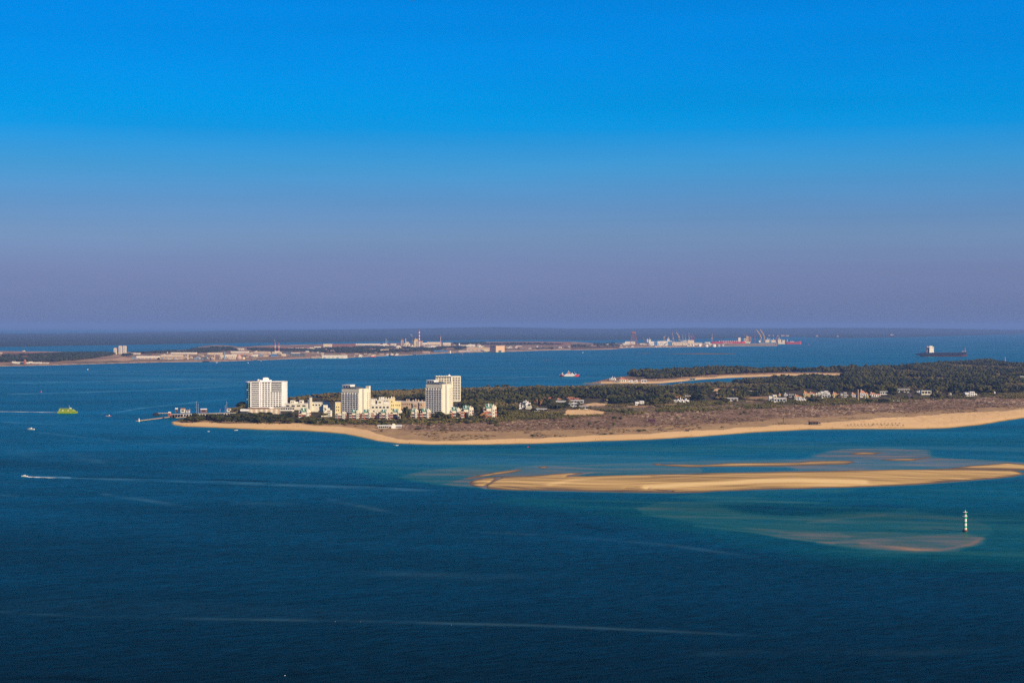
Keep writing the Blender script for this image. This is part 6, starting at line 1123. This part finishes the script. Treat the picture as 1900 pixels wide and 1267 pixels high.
for a in [(765, 625.5, 644, 2.8, 'dark stack with white steam at its top', SLATE), (752.8, 628, 642, 2.2, 'short banded stack between the works towers', FW), (716.2, 628, 640, 1.6, 'pale thin mast left of the works', STEEL), (719.5, 631, 641, 1.0, 'leaning pale mast beside the thin one', STEEL), (348.3, 657, 666.6, 3.2, 'pale cone topped tower in the cement yard', FC), (398, 657.4, 667.6, 2.6, 'white green lattice tower at the end of the works yard', TAN), (310.4, 652.6, 655.6, 2.0, 'tiny white lookout tower on the far ridge', FW), (416.4, 652.2, 667, 3.4, 'blue grey silo tower rising from the shore', BLUEG), (46, 667, 675, 5.0, 'red brick tower among the white halls at the far left', BRICK), (1004.0, 640, 645, 1.0, 'thin post on the flat far shore', FT)]: stack(*a)
def works_tower(X0, X1, Yt, Yb, label, m, top):
    x, y, z = PF(X0, Yb); s = y / FPX; W = (X1 - X0) * s; H = (Yb - Yt) * s; t = thing('works_tower', label, 'industrial tower', (x, y, z)); MB().box(0, W, 0, W, 0, H * .8).build('wall', m, t); MB().box(W * .15, W * .85, 2, W * .9, H * .8, H * .95).build('head', top, t)
    for k in range(6): pane('floor_band', t, -.5, W + .5, -.5, W + .5, H * (.12 + .12 * k), H * (.135 + .12 * k), FT); pane('opening', t, W * .55, W * .9, -.3, .3, H * (.05 + .12 * k), H * (.10 + .12 * k), SLATE)
    MB().bar((W * .3, W / 2, H * .9), (W * .3, W / 2, H * 1.06), .8, 5).build('vent', top, t)
works_tower(743.8, 748.6, 628.5, 643.5, 'slim works tower with an orange top', FT, RUST); works_tower(768.2, 775.8, 627.8, 646.4, 'tallest cream works tower left of the striped chimney', FC, YEL); works_tower(764.6, 768, 633.5, 645, 'dark narrow works tower beside the tallest cream one', SLATE, SLATE)
# steam
m = bpy.data.materials.new('steam'); m.use_nodes = True; nt = m.node_tree; nt.nodes.remove(nt.nodes['Principled BSDF']); v = nt.nodes.new('ShaderNodeVolumePrincipled'); v.inputs['Density'].default_value = .05; v.inputs['Color'].default_value = (1, .97, .92, 1); nt.links.new(v.outputs[0], nt.nodes['Material Output'].inputs['Volume'])
def steam(X, Yb, Ys, pts, label):
    x, y, z = PF(X, Yb); s = y / FPX; V = []; F = []; o = 0
    for dx, dY, r_ in pts:
        V.append(ICO2[0] * (r_, r_, r_) * (1 + (np.random.rand(len(ICO2[0]), 1) - .5) * .3) + (dx * s, 0, (Yb - Ys + dY) * s)); F.append(ICO2[1] + o); o += len(ICO2[0])
    ob = npmesh('steam', np.concatenate(V) + (x, y, z), np.concatenate(F), m); tag(ob, label, kind='stuff')
steam(765, 644, 625, [(-.2, .4, 4), (-.6, 1.8, 5.5), (-1.4, 3.2, 7), (-2.6, 4.0, 6)], 'white puff of steam above the dark works stack')
steam(510.4, 655, 635, [(-.1, 1.2, 2.5), (-.2, 2.4, 4), (-.3, 3.8, 4)], 'faint puff of steam above the left thin chimney')
# gantry and cranes
def gantry():
    x, y, z = PF(1176, 641); s = y / FPX; t = thing('gantry_crane', 'giant rust red lattice gantry with splayed legs over the white silos', 'gantry', (x, y, z)); H = 25.5 * s
    for sx in (-1, 1):
        for sy in (-1, 1):
            b = MB(); A = Vector((sx * 7.6 * s, sy * 12, 0)); B = Vector((sx * 3.0 * s, sy * 7, H * .88)); b.bar(A, B, 1.3)
            b.build('leg', RUST, t)
    b = MB()
    for k in range(6):
        f = k / 6; g = (k + 1) / 6
        for sy in (-1, 1):
            X_ = lambda q: (7.6 - 4.6 * q) * s
            b.bar((-X_(f), sy * 12, H * .88 * f), (X_(g), sy * 10, H * .88 * g), .5); b.bar((X_(f), sy * 12, H * .88 * f), (-X_(g), sy * 10, H * .88 * g), .5); b.bar((-X_(g), sy * 10, H * .88 * g), (X_(g), sy * 10, H * .88 * g), .5)
    b.build('bracing', RUST, t); MB().box(-3.6 * s, 3.2 * s, -9, 9, H * .88, H).build('head_girder', RUST, t); MB().box(-3.6 * s, -.6 * s, -7, 7, H * .70, H * .88).build('winch_house', SLATE, t)
gantry()
def crane(X, Yb, Hpx, bx, by, label, m=RUST, cab=True, thick=1.2):
    """jib crane: mast height Hpx, jib tip at bx px sideways and by px above the foot"""
    x, y, z = PF(X, Yb) if X < 1442 and Yb > FB(X) else (*[float(q) for q in G(X, Yb, 0)], 0.0); s = y / FPX; thick *= 1.5; t = thing('jib_crane', label, 'crane', (x, y, z)); H = Hpx * s; w = 1.5 * s
    b = MB()
    for sx in (-1, 1):
        for sy in (-1, 1): b.bar((sx * w, sy * w, 0), (sx * w * .3, sy * w * .3, H), thick * .7)
    for k in range(3): b.bar((-w * (1 - .23 * k), 0, H * k / 3), (w * (1 - .23 * (k + 1)), 0, H * (k + 1) / 3), thick * .5)
    b.build('mast', m, t); c = MB(); T = Vector((bx * s, 0, by * s)); c.bar((0, 0, H), T, thick); c.bar((0, 0, H * 1.25), T, thick * .4); c.bar((-w * .4, 0, H), (0, 0, H * 1.25), thick * .5); c.build('jib', m, t)
    if cab: MB().box(-w * 1.1, w * .5, -w * .6, w * .6, H * .92, H * .92 + 1.2 * s).build('machine_house', m, t)
crane(1196.8, 638, 6, -4.4, 12.5, 'small rust red crane right of the giant gantry', RUST, False, .8)
crane(1232.5, 634, 8, 3.0, 10.2, 'small orange crane above the big repair hall', YEL); crane(1249.5, 634, 6, -2.4, 18, 'faint orange crane with a steep jib above the long hall', YEL, True, .9); crane(1260.5, 633.5, 8, -6.0, 17.5, 'bright orange crane with jib leaning left over the long hall', YEL, True, 1.6); crane(1241, 633, 4, -.6, 9, 'thin short crane mast behind the big repair hall', STEEL, False, .6)
crane(1266.6, 634, 10, .2, 14, 'first thin pale mast behind the long hall', STEEL, False, .6); crane(1271.6, 634, 10, .2, 14, 'second thin pale mast behind the long hall', STEEL, False, .6); crane(1278.2, 632, 9, .3, 15, 'pale mast standing over the tall cream block', STEEL, False, .9)
crane(1283.4, 632, 7, -2.8, 10, 'red crane just over the tall cream block', REDP, True, 1.0); crane(1288.2, 632, 6, -4.8, 14, 'reddish crane with a long jib right of the tall cream block', RUST, True, 1.0); crane(1321.3, 634.5, 7, .6, 16, 'yellow crane with upright jib at the left end of the red ship', YEL, True, 1.0)
crane(1366.6, 634, 2, .6, 15, 'faint thin mast behind the red ship deckhouse', RUST, False, .4); crane(1385.5, 634, 9.5, -6.6, 16.8, 'red crane with jib leaning left beside the yellow block', RUST, True, 1.0); crane(1400.8, 636, 7, -.4, 21, 'red crane with an upright jib in the shipyard', RUST, True, .9)
crane(1412, 636, 12, -8.4, 24.5, 'left one of the two biggest orange cranes with jibs leaning left', YEL, True, 1.7); crane(1418, 636.5, 12.5, -7.6, 26, 'right one of the two biggest orange cranes with jibs leaning left', YEL, True, 1.7); crane(1441, 640, 12, .5, 15, 'dark red crane at the seaward end of the quay', RUST, True, .9)
works_tower(1384.5, 1389.6, 623.2, 634.5, 'yellow dock tower, left half of the pair beside the red ship', YEL, YEL); works_tower(1390.6, 1394.2, 623.8, 634.5, 'brown dock tower, right half of the pair beside the red ship', RUST, RUST)
x, y = G(1345, 640.5, 0); s = float(y) / FPX; t = thing('shipyard_quay', 'long grey shipyard quay running out into the channel', 'quay', (float(x), float(y), 0)); MB().box(0, 97 * s, 0, 160, -1, 6).build('wall', CONC, t); MB().box(20 * s, 96 * s, -2, 0, 5, 8).build('parapet', GREYW, t); MB().box(94 * s, 98 * s, -6, 20, -1, 9).build('pier_head', RUST, t)
def far_ship(X0, X1, Yw, Yd, m, label, parts):
    x, y = G((X0 + X1) / 2, Yw, 0); x = float(x); y = float(y); s = y / FPX; L = (X1 - X0) * s; H = (Yw - Yd) * s; t = thing('docked_ship', label, 'ship', (x, y, 0)); MB().loft([[(a, -w, zt), (a, w, zt), (a, w * .8, -1), (a, -w * .8, -1)] for a, w, zt in ((-L / 2, 9, H), (-L * .4, 14, H), (L * .4, 14, H), (L * .46, 8, H * 1.15), (L / 2, 1, H * 1.3))]).build('hull', m, t)
    for nm, a, b, z0, z1, mm in parts: MB().box((a - (X0 + X1) / 2) * s, (b - (X0 + X1) / 2) * s, -9, 9, z0 * s, z1 * s).build(nm, mm, t)
    return t, s, L, H
# text on hulls and halls, flat letters standing just off the plate
def lettering(txt, parent, loc, size, m):
    cu = bpy.data.curves.new('t', 'FONT'); cu.body = txt; cu.size = size; cu.extrude = .15; cu.align_x = 'CENTER'; o = bpy.data.objects.new('t', cu); COL.objects.link(o)
    me = bpy.data.meshes.new_from_object(o.evaluated_get(bpy.context.evaluated_depsgraph_get())); bpy.data.objects.remove(o); me.materials.clear(); me.materials.append(m)
    q = bpy.data.objects.new('lettering', me); COL.objects.link(q); q.parent = parent; q.location = loc; q.rotation_euler = (math.pi / 2, 0, 0); return q
t, s, L, H = far_ship(1320, 1383, 638.4, 633.6, mat('ship_red_paint', (.42, .04, .05)), 'long bright red cargo ship with pale lettering along its side', [('deckhouse', 1369.6, 1374, 4, 12, FW), ('funnel', 1371, 1373.5, 12, 13.2, DARK)] + [('hatch', 1334 + i * 4, 1335.6 + i * 4, 4.8, 6.2, FC) for i in range(9)] + [('deck_crane', 1336.6, 1338.4, 4.8, 10.5, SLATE)])
lettering('HAMBURG SÜD', t, ((1349.5 - 1351.5) * s, -14.3, 1.7 * s), 2.6 * s, FW)
far_ship(1376, 1392, 636.8, 634.2, FW, 'small white ship with a round bridge left of the yellow dock tower', [('deckhouse', 1380, 1383.6, 2.4, 8.8, FW), ('bridge', 1379.4, 1384.4, 5.6, 7.2, FW)])
far_ship(1408, 1441, 638.6, 635.2, BLUEG, 'grey ship with many pale deckhouses in front of the big cranes', [('deckhouse', 1420, 1427, 3.4, 8.5, FC), ('deckhouse', 1407.8, 1411, 3.4, 7, FW), ('deckhouse', 1431, 1439, 3.4, 7.8, FC), ('derrick', 1424, 1424.8, 8, 12, FW), ('derrick', 1428, 1428.6, 3.4, 10.5, FW), ('derrick', 1434.5, 1435.2, 7, 11, FC)])
far_ship(1442, 1457, 638.4, 635, FW, 'white topped tanker with a cream deckhouse beside the red hull', [('deckhouse', 1443, 1449, 3.4, 9, FC), ('bridge', 1451, 1456, 3.4, 7.6, FC), ('derrick', 1444.8, 1445.6, 8, 12.5, FW), ('derrick', 1460, 1461, 0, 9, STEEL)])
far_ship(1456.5, 1486.5, 638.6, 634.2, mat('faded_red_paint', (.42, .05, .06)), 'dark red hull moored at the seaward end of the shipyard', [('deck_gear', 1466, 1473, 4.4, 5.3, FW), ('mast', 1483, 1483.8, 4.4, 6.6, REDP)])
far_ship(1199, 1210, 635, 633.5, FW, 'ship with a white bridge behind the left repair hall', [('deckhouse', 1200, 1202, 1, 6.5, FW), ('bridge', 1203.5, 1207.5, 1, 5.4, FW), ('mast', 1205, 1205.6, 5, 8, STEEL)])
far_ship(1232, 1246, 634, 632.5, FW, 'ship with a white bridge behind the big repair hall', [('deckhouse', 1238, 1242, 1, 5.4, FW), ('bridge', 1239, 1241, 5, 7, FW), ('mast', 1240, 1240.6, 6, 9.5, STEEL)])
far_ship(719, 731, 660.4, 659, DARK, 'white fishing ship moored at the far quay, left one', [('deckhouse', 725, 730, 1, 4.2, FW), ('mast', 726, 726.6, 3, 6, STEEL)]); far_ship(732.5, 739, 659.8, 658.8, FW, 'white fishing ship moored at the far quay, right one', [('deckhouse', 734, 738, .8, 2.8, FW), ('mast', 736, 736.5, 2, 5, STEEL)])
far_ship(628, 642, 664.6, 663.2, SLATE, 'dark trawler lying before the very long quay warehouse', [('deckhouse', 633, 637, 1, 2.8, STEEL), ('mast', 639, 639.5, 1, 4, STEEL)]); far_ship(686, 697, 662.6, 661.2, REDP, 'small red hulled ship at the far quay', [('deckhouse', 689, 694, 1, 3, FW)]); far_ship(664, 672, 663, 661.6, FW, 'white and orange work ship at the far quay', [('deckhouse', 666, 669, 1, 4, FW), ('mast', 666.6, 667.2, 3, 7, YEL)])
far_ship(376, 388, 671.4, 670.2, HULLBLUE, 'low dark barge lying off the works yard', [('deckhouse', 380, 384, .8, 2, SLATE)]); far_ship(466, 478, 668.4, 667.2, SLATE, 'dark barge with tan load at the works quay', [('cargo', 469, 475, 1, 2.4, FT)]); far_ship(843, 853, 655.8, 654.6, SLATE, 'dark workboat at the quay left of the windowed factory', [('deckhouse', 846, 850, .8, 2.4, BLUEG)]); far_ship(766, 772, 658.4, 657.4, SLATE, 'dark workboat at the quay below the striped chimney', [('deckhouse', 768, 770.6, .8, 2.4, BLUEG)])
x, y, z = PF(1220, 641); s = y / FPX; h = thing('hall_sign', 'faint grey lettering and dark diagonal mark on the big repair hall', 'sign', (x, y - .9, z)); lettering('LISNAVE', h, (8 * s, 0, 5.0 * s), 1.7 * s, GREYW); MB().add([(11 * s, -.1, .6 * s), (13 * s, -.1, .6 * s), (18.6 * s, -.1, 6.4 * s), (18.0 * s, -.1, 6.6 * s), (11 * s, .3, .6 * s), (13 * s, .3, .6 * s), (18.6 * s, .3, 6.4 * s), (18.0 * s, .3, 6.6 * s)], [(0, 1, 2, 3), (7, 6, 5, 4), (0, 4, 5, 1), (1, 5, 6, 2), (2, 6, 7, 3), (3, 7, 4, 0)]).build('mark', SLATE, h)
# quay clutter: containers stacked on the far quays
for i in range(26):
    X = [1226, 1160, 700, 1250][i % 4] + r.uniform(-1, 1) * [12, 14, 36, 26][i % 4]; Yb = float(FF(X)) - r.uniform(.9, 2.2); x, y, z = PF(X, Yb); o = thing('container_stack', ('white and tan', 'tan and white', 'blue and white', 'red and grey')[i % 4] + ' stacked containers on the quay ' + ('before the big repair hall', 'left of the white silos', 'by the very long quay warehouse', 'before the long grey roofed hall')[i % 4], 'containers', (x, y, z), r.uniform(-.3, .3), 'container stacks on the far quays')
    MB().box(0, 12, 0, 5, 0, 2.6).build('lower_box', (FW, FT, BLUEP, RR)[i % 4], o); MB().box(1, 13, 0, 5, 2.65, 5.2).build('upper_box', (FT, FW, FW, BLUEG)[i % 4], o)
# far white village on the coast beyond the shipyard
for X0, X1, lb in [(1426,1429,'tiny white house on the farthest coast, first from the left'),(1434,1436,'tiny white house on the farthest coast, second from the left'),(1442,1445,'tiny white house on the farthest coast, third from the left'),(1449,1456,'largest white building on the farthest coast'),(1458,1464,'white building right of the largest on the farthest coast'),(1514,1518,'white houses on the farthest coast at the right'),(1553,1556,'small pale house on the farthest coast beyond the red hull'),(1652,1658,'pale gabled hall on the farthest coast left of the container ship')]:
    Yb = 622.8 if X0 < 1500 else 623.6 if X0 < 1600 else 621.2; x, y = G(X0, Yb, 14); x = float(x); y = float(y); s = y / FPX; W = (X1 - X0) * s; t = thing('coast_house', lb, 'house', (x, y, 6)); MB().box(0, W, 0, 40, 0, 1.0 * s + 6).build('wall', FT, t); MB().gable(0, W, 0, 40, 1.0 * s + 6, .5 * s, 1).build('roof', FT, t)
# far woods
ps = []; rs = np.random.RandomState(77)
for poly, den in [([(0,661),(60,659),(130,656),(190,655.5),(215,657),(205,660),(150,668),(90,672),(40,673),(0,673)], 1/140.), ([(5,667),(30,666),(20,674),(0,674)], 1/200.), ([(230,657),(300,653),(350,649),(400,645),(430,645),(440,648),(440,652),(380,655),(300,656),(240,658)], 1/330.), ([(460,647),(560,648),(590,651),(560,654),(500,652),(460,651)], 1/400.),
                  ([(560,650),(620,646),(680,644),(760,645),(800,645),(860,643),(868,646),(850,650),(790,653),(740,654),(700,655),(650,657),(600,656),(575,654)], 1/300.), ([(840,637),(900,636),(905,640),(850,641)], 1/500.), ([(1060,641),(1150,641),(1150,645),(1060,646)], 1/1500.), ([(880,638),(1000,637),(1050,640),(940,642)], 1/1400.), ([(228,659),(242,659),(244,663),(228,662)], 1/150.), ([(1100,638.5),(1145,638),(1145,640),(1100,640.5)], 1/700.), ([(960,648),(1060,646),(1060,648),(960,650)], 1/2500.)]:
    a = np.array(poly); X0, X1, Y0, Y1 = a[:, 0].min(), a[:, 0].max(), a[:, 1].min(), a[:, 1].max(); y0, y1 = G(950, Y1)[1], G(950, Y0)[1]; xa = min(G(X0, Y0)[0], G(X0, Y1)[0]); xb = max(G(X1, Y0)[0], G(X1, Y1)[0])
    n = int((xb - xa) * (y1 - y0) * den); x = rs.uniform(xa, xb, n); y = rs.uniform(y0, y1, n); z = far_h(x, y); AX, AY = proj(x, y, z); q = (sdf(AX, AY, poly, 2) > 0) & (z > 1) & (fbm(x / 90, y / 400) > .43); ps.append(np.stack([x[q], y[q], z[q]], -1))
ps = np.concatenate(ps); print('far trees', len(ps))
scatter_stuff('far_woods', 'dark woods on the far shore between the works', FARTREE, ps, rs.uniform(8, 14, len(ps)), rs.uniform(14, 26, len(ps)), 4, ICO1, 31)

# ------------------------------------------------------------------ air
def build_haze():
    m = bpy.data.materials.new('haze_air'); m.use_nodes = True; nt = m.node_tree; nt.nodes.remove(nt.nodes['Principled BSDF'])
    v = nt.nodes.new('ShaderNodeVolumePrincipled'); v.inputs['Density'].default_value = HAZE_D; v.inputs['Color'].default_value = HAZE_C + (1,)
    v.inputs['Anisotropy'].default_value = 0.0
    nt.links.new(v.outputs[0], nt.nodes['Material Output'].inputs['Volume'])
    o = MB().box(-100000, 100000, -3000, 100000, -4, 215).build('haze', m); tag(o, 'thin blue sea haze that fades the far shore', kind='stuff')
HAZE_D = 3.5e-5; HAZE_C = (.26, .44, .96)
build_haze()

# pieces that belong to a part go one level deeper
SUBPARTS = {'railing': 'gallery', 'lantern_roof': 'lantern', 'spike': 'lantern', 'bridge_window': 'bridge', 'windscreen': 'cabin', 'boom': 'mast', 'lift_house_roof': 'lift_house', 'penthouse_roof': 'penthouse', 'dormer': 'roof', 'window_band': 'upper_deck', 'fin': 'wall', 'joint': 'wall', 'spandrel': 'wall', 'cornice': 'wall', 'roof_cap': 'parapet', 'lantern_glass': 'lantern'}
for t in [o for o in COL.objects if o.type == 'EMPTY']:
    kids = list(t.children); byn = {}
    for c in kids: byn.setdefault(c.name.split('.')[0], c)
    for c in kids:
        q = byn.get(SUBPARTS.get(c.name.split('.')[0], ''))
        if q is not None and q is not c and q.location.length < 1e-6 and q.parent == t and SUBPARTS.get(q.name.split('.')[0]) is None: c.parent = q
